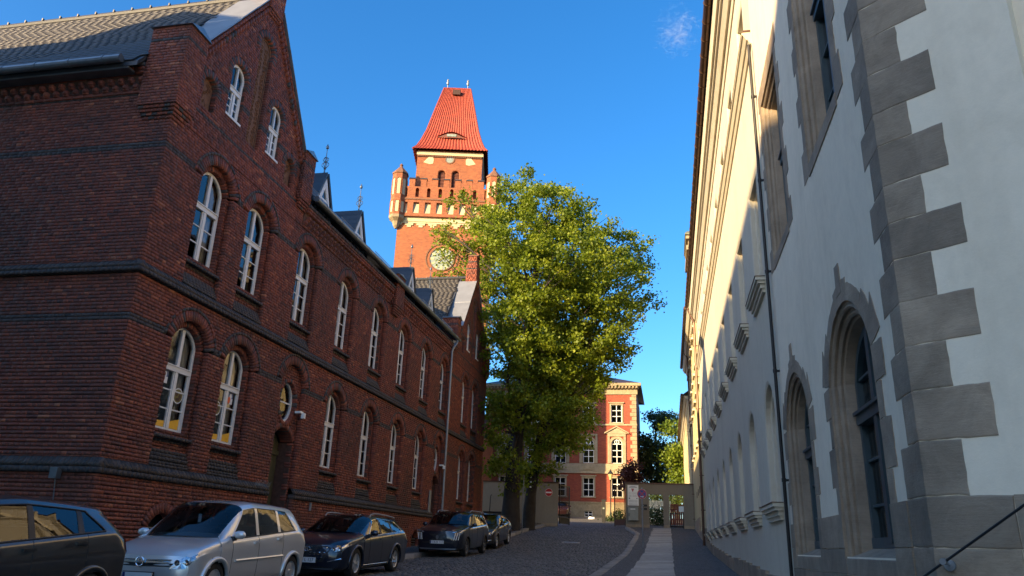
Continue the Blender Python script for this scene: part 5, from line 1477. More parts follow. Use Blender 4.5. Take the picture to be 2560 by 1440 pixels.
# ------------------------------------------------------------------ gate walls, gate leaves, signs
GF = frame((0, 52.0, 0), (1, 0, 0), (0, 0, 1), (0, -1, 0))
gl = thing('gate_wall', 'plain grey-brown plastered wall behind the tree trunks, carrying the no-entry sign', 'wall', (-10, 52.1, 1.2))
for a, b in ((-12.6, -9.48), (-9.46, -7.36)):
    mb = MB(GF); mb.box(a, b, .9, 4.05, -.32, 0); mb.build('wall', 'plaster_greige', gl)
mb = MB(GF); mb.box(-12.65, -7.30, 4.05, 4.13, -.37, .05); mb.build('coping', 'copper_brown', gl)
mb = MB(GF); mb.box(-12.6, -7.36, .8, 1.42, -.3, .03); mb.build('base', 'stone_grey', gl)
gr = thing('gate_wall', 'grey-brown plastered wall with two pedestrian openings, carrying the white notice board', 'wall', (-.6, 52.1, 1.2))
mb = MB(GF)
mb.box(-2.8, -1.27, .9, 4.1, -.4, 0); mb.build('wall', 'plaster_greige', gr)
for q in ((-.35, .04, .9, 3.45, -.4, 0), (.97, 1.66, .9, 4.1, -.4, 0), (-1.27, .97, 3.45, 4.1, -.4, 0)):
    mb = MB(GF); mb.box(*q); mb.build('wall', 'plaster_greige', gr)
mb = MB(GF); mb.box(-2.84, 1.66, 4.1, 4.19, -.44, .05); mb.build('coping', 'copper_brown', gr)
mb = MB(GF); mb.box(-2.81, -1.262, .8, 1.52, -.41, .03); mb.box(-.358, .048, .8, 1.52, -.41, .03); mb.box(.962, 1.66, .8, 1.52, -.41, .03); mb.build('base', 'stone_grey', gr)
mb = MB(GF); mb.box(-1.27, .97, .9, 1.31, -.5, .1); mb.build('threshold', 'granite_slab', gr)
def gate_leaf(name, label, p0, p1, z0, z1, group, gap=.145, parent=None, kick=.32):
    p0, p1 = np.array(p0, float), np.array(p1, float); L = np.linalg.norm(p1 - p0); t = (p1 - p0) / L
    e = thing(name, label, 'gate', (p0[0], p0[1], z0), math.atan2(t[1], t[0]), group); M = WM[e.name]; H = z1 - z0
    fr = MB()
    for x in (0, L - .06): fr.box(x, x + .06, -.03, .03, .02, H)
    for z in (.06, kick + .06, H - .08): fr.box(.06, L - .06, -.025, .025, z, z + .06)
    fr.build('frame', 'iron_black', e, mw=M)
    pn = MB(); pn.box(.06, L - .06, -.008, .008, .12, kick + .06); pn.build('kick_panel', 'iron_black', e, mw=M)
    n = int((L - .12) / gap); bm_ = MB(); bm_.box(-.010, .010, -.010, .010, kick + .12, H - .08); me = bm_.mesh('bar', 'iron_black')
    for i in range(n): obj_from('bar', me, e, M @ Matrix.Translation((.06 + (i + .5) * (L - .12) / n, 0, 0)))
    return e
gate_leaf('gate_leaf', 'black barred gate leaf standing open by the no-entry wall', (-7.28, 52.3), (-6.86, 54.4), 1.38, 4.02, 'open iron gate leaves')
gate_leaf('gate_leaf', 'black barred gate leaf standing open by the notice board', (-2.86, 52.45), (-3.70, 54.4), 1.40, 4.10, 'open iron gate leaves')
gate_leaf('small_gate', 'low black gate inside the right pedestrian opening', (.06, 52.3), (.95, 52.3), 1.34, 2.32, None, .13, kick=.05)
ne = thing('no_entry_sign', 'round red no-entry sign with white bar on the wall', 'sign', (-7.98, 51.98, 3.42))
def dsk(r, d0, d1, mat, name, parent, F, u, v, k=28):
    m = MB(F); m.prism([(u + r * math.cos(2 * math.pi * i / k), v + r * math.sin(2 * math.pi * i / k)) for i in range(k)], d0, d1); return m.build(name, mat, parent)
dsk(.26, .01, .03, 'sign_white', 'sign_border', ne, GF, -7.98, 3.42); dsk(.245, .03, .034, 'sign_red', 'sign_face', ne, GF, -7.98, 3.42)
m = MB(GF); m.box(-8.18, -7.78, 3.375, 3.465, .034, .037); m.build('sign_bar', 'sign_white', ne)
nbd = thing('notice_board', 'white court notice board with red eagle crest and printed lines', 'sign', (-2.3, 51.97, 2.71))
m = MB(GF); m.box(-2.66, -1.94, 2.70, 4.02, .003, .04); m.build('board', 'sign_white', nbd)
m = MB(GF)
def txt(v, a, b, h=.016, mat=None): m.box(-2.66 + a, -2.66 + b, v, v + h, .04, .0425)
for v, a, b in ((3.93, .2, .52), ): txt(v, a, b, .018)
for v, a, b in ((3.87, .10, .62),): txt(v, a, b, .028)
m.build('headline', 'ink', nbd)
m = MB(GF)
for r_ in range(3): 
    for a, b in ((.08, .26), (.30, .62)):
        for q in range(5):
            x0 = a + (b - a) * q / 5 + .008; txt(3.52 - r_ * .045, x0, x0 + (b - a) / 5 - .018, .014)
for r_ in range(3):
    for a, b in ((.08, .26), (.32, .62)): txt(3.36 - r_ * .045, a, b, .012)
for r_ in range(9): txt(3.05 - r_ * .036 - (.05 if r_ > 4 else 0), .08, .64, .011)
m.build('printed_lines', 'ink_grey', nbd)
m = MB(GF); m.box(-2.58, -2.5, 3.13, 3.2, .04, .0425); m.box(-2.08, -2.02, 3.13, 3.19, .04, .0425); m.build('symbols', 'ink', nbd)
m = MB(GF)                             # spread eagle
c0, w0 = -2.32, 3.70
for s in (-1, 1):
    m.prism([(c0 + s * .01, w0 + .02), (c0 + s * .045, w0 + .05), (c0 + s * .05, w0 + .095), (c0 + s * .085, w0 + .11), (c0 + s * .075, w0 + .03), (c0 + s * .06, w0 - .02), (c0 + s * .03, w0 - .015)], .04, .043)
    m.prism([(c0 + s * .008, w0 - .03), (c0 + s * .05, w0 - .06), (c0 + s * .045, w0 - .075), (c0 + s * .005, w0 - .055)], .04, .043)
m.prism([(c0 - .022, w0 + .05), (c0 - .03, w0 - .02), (c0 - .03, w0 - .09), (c0, w0 - .11), (c0 + .03, w0 - .09), (c0 + .03, w0 - .02), (c0 + .022, w0 + .05), (c0, w0 + .075)], .04, .0435)
m.prism([(c0 - .02, w0 + .07), (c0 - .035, w0 + .085), (c0 - .012, w0 + .105), (c0 + .015, w0 + .1), (c0 + .012, w0 + .06)], .04, .044)
m.build('eagle_crest', 'sign_red', nbd)
mbx = thing('letter_box', 'large grey metal letter box under the notice board', 'letter box', (-2.3, 51.9, 1.76))
m = MB(GF); m.box(-2.64, -1.97, 1.76, 2.58, .003, .24); m.build('box', 'box_grey', mbx)
m = MB(GF); m.add([(-2.67, 2.58, .0), (-1.94, 2.58, .0), (-1.94, 2.58, .28), (-2.67, 2.58, .28), (-2.67, 2.66, 0), (-1.94, 2.66, 0), (-1.94, 2.61, .28), (-2.67, 2.61, .28)], BOXF); m.build('lid', 'box_grey', mbx, fix=True)
m = MB(GF); m.box(-2.48, -2.16, 2.44, 2.50, .24, .247); m.build('name_plate', 'sign_white', mbx)
m = MB(GF); m.box(-2.59, -2.55, 2.02, 2.2, .24, .265); m.build('handle', 'plastic_black', mbx)
for z in (2.72, 2.50):
    ic = thing('intercom_panel', 'upper black intercom panel beside the left opening' if z > 2.6 else 'lower black intercom panel beside the left opening', 'intercom', (-1.6, 51.97, z))
    m = MB(GF); m.box(-1.78, -1.40, z - .06, z + .07, .003, .05); m.build('housing', 'plastic_black', ic)
    m = MB(GF); m.box(-1.74, -1.6, z - .03, z + .03, .05, .054); m.build('pane', 'clock_glass', ic)
ns = thing('no_stopping_sign', 'blue and red round no-stopping sign on a grey pole in the pavement', 'sign', (-1.17, 35.5, ground(35.5)))
m = MB(); m.tube([(-1.17, 35.5, ground(35.5)), (-1.17, 35.5, 2.62)], .034, 10); m.lathe([(0, 2.6), (.036, 2.6), (.036, 2.64), (0, 2.65)], (-1.17, 35.5, 0), 10); m.build('pole', 'galvanised', ns)
NF = frame((0, 35.46, 0), (1, 0, 0), (0, 0, 1), (0, -1, 0))
dsk(.215, -.004, .004, 'sign_white', 'sign_back', ns, NF, -1.17, 2.36); dsk(.21, .004, .007, 'sign_red', 'sign_border', ns, NF, -1.17, 2.36); dsk(.165, .007, .010, 'sign_blue', 'sign_face', ns, NF, -1.17, 2.36)
m = MB(NF)
for a in (45, 135):
    c, s = math.cos(math.radians(a)), math.sin(math.radians(a)); L, w = .17, .02
    m.prism([(-1.17 + c * L - s * w, 2.36 + s * L + c * w), (-1.17 - c * L - s * w, 2.36 - s * L + c * w), (-1.17 - c * L + s * w, 2.36 - s * L - c * w), (-1.17 + c * L + s * w, 2.36 + s * L - c * w)], .010, .012 if a < 90 else .0128)
m.build('cross', 'sign_red', ns)
m = MB(NF); m.prism([(-1.24, 2.225), (-1.14, 2.225), (-1.14, 2.20), (-1.09, 2.235), (-1.14, 2.27), (-1.14, 2.245), (-1.24, 2.245)], .013, .015); m.build('arrow', 'sign_white', ns)
tp = thing('thin_pole', 'thin grey post in the tree bed in front of the trunks', 'post', (-8.15, 43.4, ground(43.4)))
m = MB(); m.tube([(-8.15, 43.4, ground(43.4)), (-8.13, 43.4, 3.75)], .025, 8); m.build('post', 'zinc', tp)
m = MB(); m.lathe([(0, 3.75), (.03, 3.75), (.02, 3.79), (0, 3.8)], (-8.13, 43.4, 0), 8); m.build('cap', 'zinc', tp)
bl = thing('barrier_post', 'dark square intercom post standing in the yard behind the gate', 'post', (-5.15, 62.9, ground(62.9)))
zb = ground(62.9); m = MB(); m.box(-5.29, -5.01, 62.8, 63.0, zb - .1, zb + 1.62); m.build('post', 'iron_black', bl)
m = MB(); m.box(-5.33, -4.97, 62.76, 63.04, zb + 1.62, zb + 1.74); m.build('head', 'iron_black', bl)
m = MB(); m.box(-5.22, -5.08, 62.78, 62.8, zb + 1.0, zb + 1.12); m.build('display', 'clock_glass', bl)
lp = thing('street_lamp', 'old-fashioned lantern lamp post beside the court building corner', 'street lamp', (-5.1, 70, ground(70)))
zg = ground(70); m = MB(); m.lathe([(0, zg - .1), (.13, zg), (.11, zg + .5), (.05, zg + .7), (.045, zg + 3.3), (.08, zg + 3.35), (.03, zg + 3.45)], (-5.1, 70, 0), 10); m.build('post', 'iron_black', lp)
m = MB(); m.lathe([(.10, zg + 3.45), (.22, zg + 3.95)], (-5.1, 70, 0), 6); m.build('lantern', 'gold', lp)
m = MB(); m.lathe([(.26, zg + 3.95), (.2, zg + 4.1), (.06, zg + 4.25), (.04, zg + 4.35), (0, zg + 4.4)], (-5.1, 70, 0), 6); m.build('hood', 'iron_black', lp)
# pale picket fence and red fence seen through the openings
pf = thing('picket_fence', 'pale timber picket fence seen through the left pedestrian opening', 'fence', (-.9, 64, ground(64)))
zf = ground(64); m = MB(); m.box(-2.2, .2, 64.02, 64.06, zf + .4, zf + .5); m.box(-2.2, .2, 64.02, 64.06, zf + 1.3, zf + 1.4); m.build('rail', 'fence_pale', pf)
m = MB(); m.box(-.045, .045, -.02, .015, .1, 1.75); me = m.mesh('picket', 'fence_pale')
for i in range(20): obj_from('picket', me, pf, Matrix.Translation((-2.15 + i * .12, 64, zf)))
rf = thing('red_fence', 'brownish red board fence seen through the right pedestrian opening', 'fence', (.8, 60, ground(60)))
zf = ground(60); m = MB(); m.box(.1, 1.6, 60.02, 60.06, zf + .4, zf + .5); m.box(.1, 1.6, 60.02, 60.06, zf + 1.1, zf + 1.2); m.build('rail', 'red_fence', rf)
m = MB(); m.box(-.06, .06, -.02, .015, .05, 1.55); me = m.mesh('board', 'red_fence')
for i in range(10): obj_from('board', me, rf, Matrix.Translation((.18 + i * .15, 60, zf)))
m = MB(); m.box(.75, 1.15, 59.94, 59.97, zf + 1.0, zf + 1.4); m.build('notice', 'sign_white', rf)
hp = thing('hand_cart', 'small dark barrow with an upright handle in front of the gate wall', 'barrow', (-11.35, 50.6, ground(50.6) + .1))
zc = ground(50.6) + .12; m = MB(); m.add([(-11.95, 50.3, zc + .35), (-10.75, 50.3, zc + .35), (-10.75, 51.0, zc + .35), (-11.95, 51.0, zc + .35), (-12.1, 50.2, zc + .75), (-10.6, 50.2, zc + .75), (-10.6, 51.1, zc + .75), (-12.1, 51.1, zc + .75)], BOXF); m.build('tub', 'plastic_black', hp)
m = MB(); m.tube([(-11.75, 50.6, zc + .7), (-11.72, 50.6, zc + 1.75), (-11.66, 50.6, zc + 1.85)], .03, 8); m.build('handle', 'iron_black', hp)
m = MB(); m.lathe([(0, -.05), (.17, -.05), (.19, 0), (.17, .05), (0, .05)], (-11.3, 50.65, zc + .19), 14, axis=0); m.build('wheel', 'rubber', hp)
m = MB(); m.tube([(-11.9, 50.4, zc + .4), (-11.95, 50.4, zc)], .02, 6); m.tube([(-10.8, 50.4, zc + .4), (-10.75, 50.4, zc)], .02, 6); m.build('leg', 'iron_black', hp)
# stone kerb and small pale stone in the yard
ws = MB(); ws.add([(-6.9 + .32 * math.cos(q) + .03 * math.sin(3 * q), 71.0 + .22 * math.sin(q), ground(71) - .05) for q in np.linspace(0, 2 * math.pi, 12, endpoint=False)] + [(-6.9 + .26 * math.cos(q), 71.0 + .17 * math.sin(q), ground(71) + .12 + .03 * math.sin(2 * q)) for q in np.linspace(0, 2 * math.pi, 12, endpoint=False)],
       [(i, (i + 1) % 12, 12 + (i + 1) % 12, 12 + i) for i in range(12)] + [tuple(range(12, 24))])
tag(ws.build('boulder', 'sign_white'), 'small pale stone lying in the yard before the court building', 'stone')
# ------------------------------------------------------------------ trees and shrubs
def unproject(u, v, y):
    r = CAMB @ np.array([u - 1280.0, v - 720.0, FPX]); return r * (y / r[1])
def leaf_mesh(name, mat, centers, radii, n_tot, size, seed, clump=.42, nclump=1.0, updir=.3):
    """leaves spread through clumps inside ellipsoid blobs: each leaf is a folded kite of two triangles-pairs"""
    g = np.random.default_rng(seed)
    vol = np.array([np.prod(r) ** .72 for r in radii]); cnt = (n_tot * vol / vol.sum()).astype(int)
    P = []; Tn = []
    for c, r, k in zip(centers, radii, cnt):
        m = max(6, int(k / 55 * nclump))
        d = g.normal(size=(m, 3)); d /= np.linalg.norm(d, axis=1)[:, None]
        rad = g.uniform(.25, 1.0, m) ** .45
        sub = np.array(c) + d * rad[:, None] * np.array(r)
        idx = g.integers(0, m, k)
        off = g.normal(size=(k, 3)) * np.array([clump, clump, clump * .62])
        P.append(sub[idx] + off); Tn.append(np.clip(g.normal(.5, .14, m)[idx] + g.normal(0, .16, k), 0, 1))
    P = np.concatenate(P); Tn = np.concatenate(Tn); N = len(P)
    a = g.normal(size=(N, 3)); a[:, 2] -= .25; a /= np.linalg.norm(a, axis=1)[:, None]
    up = g.normal(size=(N, 3)); up[:, 2] += 1.0
    b = np.cross(a, up); b /= (np.linalg.norm(b, axis=1)[:, None] + 1e-9); nn = np.cross(b, a)
    L = size * g.uniform(.7, 1.35, N)[:, None]; W = L * .42
    fold = nn * L * .12
    V = np.stack([P - a * L * .5, P + b * W + fold, P + a * L * .5, P - b * W + fold], 1).reshape(-1, 3)
    Q = np.arange(N * 4).reshape(-1, 4)
    return np_mesh(name, V, Q, Tn, mat)
def limb(mb, p0, p1, r0, r1, bend=.15, seg=6, seed=0):
    g = np.random.default_rng(seed); p0, p1 = np.array(p0, float), np.array(p1, float); L = np.linalg.norm(p1 - p0)
    c = (p0 + p1) / 2 + np.array([g.normal() * bend * L * .5, g.normal() * bend * L * .5, bend * L * -.15])
    pts = [(1 - t) ** 2 * p0 + 2 * t * (1 - t) * c + t * t * p1 for t in np.linspace(0, 1, seg)]
    mb.tube(pts, list(np.linspace(r0, r1, seg)), 7); return pts
def make_tree(name, label, cat, trunk_pts, trunk_r, blobs, n_leaf, size, mat, seed, group=None, clump=.42, twigs=2, kind=None, nclump=1.0):
    g = np.random.default_rng(seed)
    base = trunk_pts[0]; e = thing(name, label, cat, tuple(base), 0, group)
    tk = MB(); pts = [np.array(p, float) for p in trunk_pts]
    # root flare
    fl = [pts[0] + np.array([0, 0, -.3])] + pts; rr = [trunk_r[0] * 1.75] + [trunk_r[0] * 1.18] + list(trunk_r[1:])
    P2, R2 = [], []
    for i in range(len(fl) - 1):
        for q in range(4): f = q / 4; P2.append(fl[i] + (fl[i + 1] - fl[i]) * f); R2.append(rr[i] + (rr[i + 1] - rr[i]) * f)
    P2.append(fl[-1]); R2.append(rr[-1])
    tk.tube(P2, R2, 14)
    V = np.array(tk.v); V[:, :2] += g.normal(0, .012, (len(V), 2)); tk.v = [tuple(p) for p in V]
    tko = tk.build('trunk', 'bark', e, smooth=True)
    br = MB()
    tops = np.array(pts)
    for i, (c, r) in enumerate(blobs):
        c = np.array(c)
        # start on the trunk, below the blob
        h = np.clip(c[2] - abs(g.normal(0, .8)) - .55 * math.hypot(*(c[:2] - pts[-1][:2])) - 1.0, pts[0][2] + (pts[-1][2] - pts[0][2]) * .28, pts[-1][2])
        zs_ = tops[:, 2]; s0 = np.array([np.interp(h, zs_, tops[:, 0]), np.interp(h, zs_, tops[:, 1]), h])
        R0 = float(np.interp(h, zs_, trunk_r)) * .42
        pp = limb(br, s0, c, max(.05, R0), .03, .22, 7, seed + i)
        for t in range(twigs):
            d = g.normal(size=3); d /= np.linalg.norm(d); limb(br, pp[3 + t % 3], c + d * np.array(r) * .85, .035, .01, .2, 5, seed + 50 + i * 7 + t)
    br.build('limb', 'bark', tko, smooth=True)
    me = leaf_mesh('crown', mat, [b[0] for b in blobs], [b[1] for b in blobs], n_leaf, size, seed, clump, nclump)
    obj_from('crown', me, e)
    return e
def blobs_px(lst, y0, depth, seed):
    g = np.random.default_rng(seed); out = []
    for (u, v, r, k) in lst:
        for q in range(k):
            yy = y0 + (0 if k == 1 else depth * (-1 + 2 * q / (k - 1))) + g.normal(0, .35)
            c = unproject(u + g.normal(0, 6), v + g.normal(0, 6), yy); s = r / FPX * np.linalg.norm(c) * .96
            out.append((c, np.array([s, s * 1.15, s * .9])))
    return out
zt = ground(44) + .1
t1 = [(1305, 475, 56, 2), (1212, 548, 52, 2), (1150, 505, 30, 1), (1155, 600, 38, 1), (1190, 640, 46, 1), (1375, 525, 78, 3), (1290, 590, 92, 3), (1455, 530, 52, 1), (1500, 560, 46, 1),
      (1430, 640, 90, 3), (1340, 690, 100, 3), (1235, 690, 66, 2), (1215, 760, 40, 1), (1250, 810, 72, 2), (1320, 800, 80, 3), (1265, 910, 66, 2), (1335, 900, 80, 3), (1245, 1010, 56, 2), (1300, 1010, 70, 2),
      (1255, 1090, 52, 2), (1290, 1165, 50, 2), (1235, 1160, 34, 1), (1275, 1225, 30, 1), (1110, 560, 26, 1), (1170, 700, 30, 1), (1112, 645, 26, 1), (1098, 695, 22, 1), (1128, 610, 26, 1), (1150, 690, 26, 1)]
make_tree('maple_tree', 'tall spring-green tree with the thicker left trunk in front of the clock tower', 'tree',
          [(-8.95, 44, zt), (-8.95, 44.05, zt + 2.5), (-8.7, 44.1, zt + 6), (-8.3, 44.2, zt + 11), (-7.9, 44.2, zt + 16), (-7.6, 44.1, zt + 20)], [.50, .44, .36, .26, .16, .07],
          blobs_px(t1, 44, 2.6, 3), 72000, .17, 'leaf_spring', 11, 'broad-leaved trees beside the gate', .29, nclump=.6)
t2 = [(1560, 600, 40, 1), (1600, 620, 34, 1), (1585, 690, 44, 2), (1605, 760, 36, 1), (1540, 660, 46, 2), (1555, 790, 48, 2), (1570, 860, 34, 1), (1500, 740, 70, 2), (1420, 760, 84, 3), (1480, 850, 70, 3), (1400, 880, 84, 3), (1530, 900, 34, 1), (1460, 950, 66, 2), (1380, 990, 74, 3),
      (1440, 1030, 54, 2), (1500, 960, 40, 1), (1350, 1080, 64, 2), (1420, 1100, 46, 2), (1370, 1150, 40, 1), (1475, 1060, 30, 1), (1330, 1190, 30, 1)]
zt = ground(47) + .1
make_tree('maple_tree', 'spring-green tree with the thinner leaning right trunk beside the gate', 'tree',
          [(-8.45, 47, zt), (-8.35, 47, zt + 2.0), (-7.9, 47, zt + 5), (-7.0, 46.8, zt + 9), (-5.8, 46.6, zt + 13), (-5.0, 46.5, zt + 17)], [.37, .33, .29, .22, .14, .06],
          blobs_px(t2, 46.2, 2.5, 5), 58000, .17, 'leaf_spring', 12, 'broad-leaved trees beside the gate', .29, nclump=.6)
for k, z in enumerate((3.95, 3.66, 3.36)):
    o = MB(); o.box(-8.34, -8.24, 46.56, 46.6, z - .04, z + .05); o.build('trunk_tag', 'sign_white', bpy.data.objects['maple_tree.001'])
# trees behind the right gate wall
def far_tree(name, label, px, y, n, size, mat, seed, group=None, tr=.2):
    bl_ = blobs_px(px, y, 1.5, seed); cz = np.mean([b[0] for b in bl_], axis=0); g0 = ground(min(y, 100)) 
    top = max(b[0][2] for b in bl_)
    make_tree(name, label, 'tree', [(cz[0], y, g0), (cz[0] + .1, y, g0 + (top - g0) * .4), (cz[0], y, top - .5)], [tr, tr * .7, tr * .25], bl_, n, size, mat, seed, group, .5, 1)
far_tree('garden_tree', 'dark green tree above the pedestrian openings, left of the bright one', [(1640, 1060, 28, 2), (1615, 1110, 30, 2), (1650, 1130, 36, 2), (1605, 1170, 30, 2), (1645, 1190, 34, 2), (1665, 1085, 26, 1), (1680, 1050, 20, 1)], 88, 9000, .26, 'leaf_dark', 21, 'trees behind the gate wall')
far_tree('garden_tree', 'bright yellow-green tree close to the yellow house behind the wall', [(1690, 1080, 20, 2), (1692, 1130, 24, 2), (1690, 1180, 24, 2), (1675, 1150, 20, 1), (1697, 1205, 20, 1), (1690, 1240, 22, 1)], 84, 6000, .24, 'leaf_bright', 22, 'trees behind the gate wall')
def shrub(name, label, px, y, n, size, mat, seed, group=None):
    bl_ = blobs_px(px, y, .4, seed); c = np.mean([b[0] for b in bl_], axis=0); g0 = ground(y)
    e = thing(name, label, 'shrub', (c[0], y, g0), 0, group)
    st = MB()
    for i, b in enumerate(bl_): limb(st, (c[0] + random.uniform(-.1, .1), y, g0 - .05), b[0], .035, .01, .2, 5, seed + i)
    st.build('stem', 'bark', e); obj_from('foliage', leaf_mesh('foliage', mat, [b[0] for b in bl_], [b[1] for b in bl_], n, size, seed, .25), e)
shrub('plum_bush', 'reddish leaved bush above the notice board', [(1570, 1180, 18, 2), (1590, 1195, 16, 1), (1560, 1200, 16, 1), (1580, 1165, 14, 1), (1575, 1215, 16, 1)], 57, 2600, .15, 'leaf_red', 31)
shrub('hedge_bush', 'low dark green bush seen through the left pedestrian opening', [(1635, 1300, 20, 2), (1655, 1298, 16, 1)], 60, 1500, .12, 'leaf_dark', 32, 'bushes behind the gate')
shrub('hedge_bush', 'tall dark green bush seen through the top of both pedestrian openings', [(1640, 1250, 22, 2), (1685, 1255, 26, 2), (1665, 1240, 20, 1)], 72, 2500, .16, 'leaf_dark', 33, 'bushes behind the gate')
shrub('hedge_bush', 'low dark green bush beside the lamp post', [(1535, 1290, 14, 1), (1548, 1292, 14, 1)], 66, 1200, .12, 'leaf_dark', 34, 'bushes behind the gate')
# fallen leaves in the tree bed
g = np.random.default_rng(5); N = 1600
yy = g.uniform(38, 51.7, N); xx = np.array([g.uniform(-12.2, kerb_left(y) - .2) for y in yy]); zz = np.array([ground(y) for y in yy]) + .18
a = g.uniform(0, 6.28, N); s = g.uniform(.04, .09, N); tl = g.normal(0, .3, (N, 2))
V = np.stack([np.stack([xx + s * np.cos(a + k * 1.57), yy + s * .7 * np.sin(a + k * 1.57), zz + (tl[:, k % 2] * s)], 1) for k in range(4)], 1).reshape(-1, 3)
o = obj_from('leaf_litter', np_mesh('leaf_litter', V, np.arange(4 * N).reshape(-1, 4), g.uniform(0, 1, N), 'leaf_litter')); tag(o, 'brown fallen leaves scattered over the tree bed', 'leaf litter', None, 'stuff')
# wisps of cloud: thin patches of vapour high over the street
def cloud(px, y, label, seed):
    pass

def cloud(u, v, dist, w, h, seed, label):
    r = CAMB @ np.array([u - 1280.0, v - 720.0, FPX]); c = r / np.linalg.norm(r) * dist
    mb = MB(); mb.lathe([(0, -1), (.5, -.87), (.87, -.5), (1, 0), (.87, .5), (.5, .87), (0, 1)], (0, 0, 0), 16)
    V = np.array(mb.v) * np.array([w, w * .6, h]); mb.v = [tuple(p) for p in V]
    t = NT('cloud_vapour_%d' % seed); t.n.remove(t.b); pv = t.node("ShaderNodeVolumePrincipled"); t.link(pv.outputs[0], t.n["Material Output"].inputs['Volume'])
    pv.inputs['Color'].default_value = (.95, .95, .97, 1); pv.inputs['Anisotropy'].default_value = .3
    co = t.coord('Object'); m = t.mapping(co, (1 / w, 1.6 / w, 1 / h))
    n = t.noise(1.7, 8, .66, t.mapping(m, (1.0, 1.0, 2.2), (0, .7, 0)), 1.8); ln = t.node("ShaderNodeVectorMath", operation='LENGTH'); t.link(m, ln.inputs[0])
    f = t.math('SUBTRACT', t.math('SUBTRACT', n, .46), t.math('MULTIPLY', ln.outputs['Value'], .16))
    t.link(t.math('MULTIPLY', t.math('MAXIMUM', f, 0.0), .22), pv.inputs['Density'])
    o = mb.build('cloud', 'cloud_vapour_%d' % seed, None, mw=Matrix.Translation(c)); tag(o, label, 'cloud')
cloud(1690, 75, 1500, 52, 62, 1, 'small white wisp of cloud high above the right gutter')

# cast-iron cover in the carriageway
def on_ground(u, v):
    r = CAMB @ np.array([u - 1280.0, v - 720.0, FPX])
    for y in np.arange(10, 80, .05):
        p = r * y / r[1]
        if p[2] <= ground(y): return p
pc = on_ground(1427, 1358)
dc = thing('drain_cover', 'small worn metal cover set in the cobbles of the street', 'drain cover', (pc[0], pc[1], road_z(pc[0], pc[1])))
sl_ = math.atan((ground(pc[1] + 1) - ground(pc[1] - 1)) / 2); Md = Matrix.Translation((pc[0], pc[1], road_z(pc[0], pc[1]))) @ Matrix.Rotation(sl_, 4, 'X')
mb = MB(); mb.box(-.42, .42, -.30, .30, -.04, .016); mb.build('frame', 'granite_slab', dc, mw=Md)
mb = MB(); mb.box(-.32, .32, -.2, .2, .016, .022)
for k in range(7): mb.box(-.3 + k * .09, -.27 + k * .09, -.18, .18, .022, .028)
mb.build('lid', 'zinc', dc, mw=Md)
# ------------------------------------------------------------------ parked cars
def pchip(y, n):
    """monotone cubic through samples y (k, ...) at integer steps, n subdivisions per step"""
    y = np.asarray(y, float); d = np.diff(y, axis=0); k = len(y)
    m = np.zeros_like(y); m[0] = d[0]; m[-1] = d[-1]
    s = d[:-1] * d[1:] > 0
    den = np.where(np.abs(d[:-1] + d[1:]) < 1e-9, 1.0, d[:-1] + d[1:])
    m[1:-1] = np.where(s, 2 * d[:-1] * d[1:] / den, 0)
    out = []
    for i in range(k - 1):
        for q in range(n):
            t = q / n; h00 = 2 * t ** 3 - 3 * t ** 2 + 1; h10 = t ** 3 - 2 * t ** 2 + t; h01 = -2 * t ** 3 + 3 * t ** 2; h11 = t ** 3 - t ** 2
            out.append(h00 * y[i] + h10 * m[i] + h01 * y[i + 1] + h11 * m[i + 1])
    out.append(y[-1]); return np.array(out)
NU, NV = 6, 4
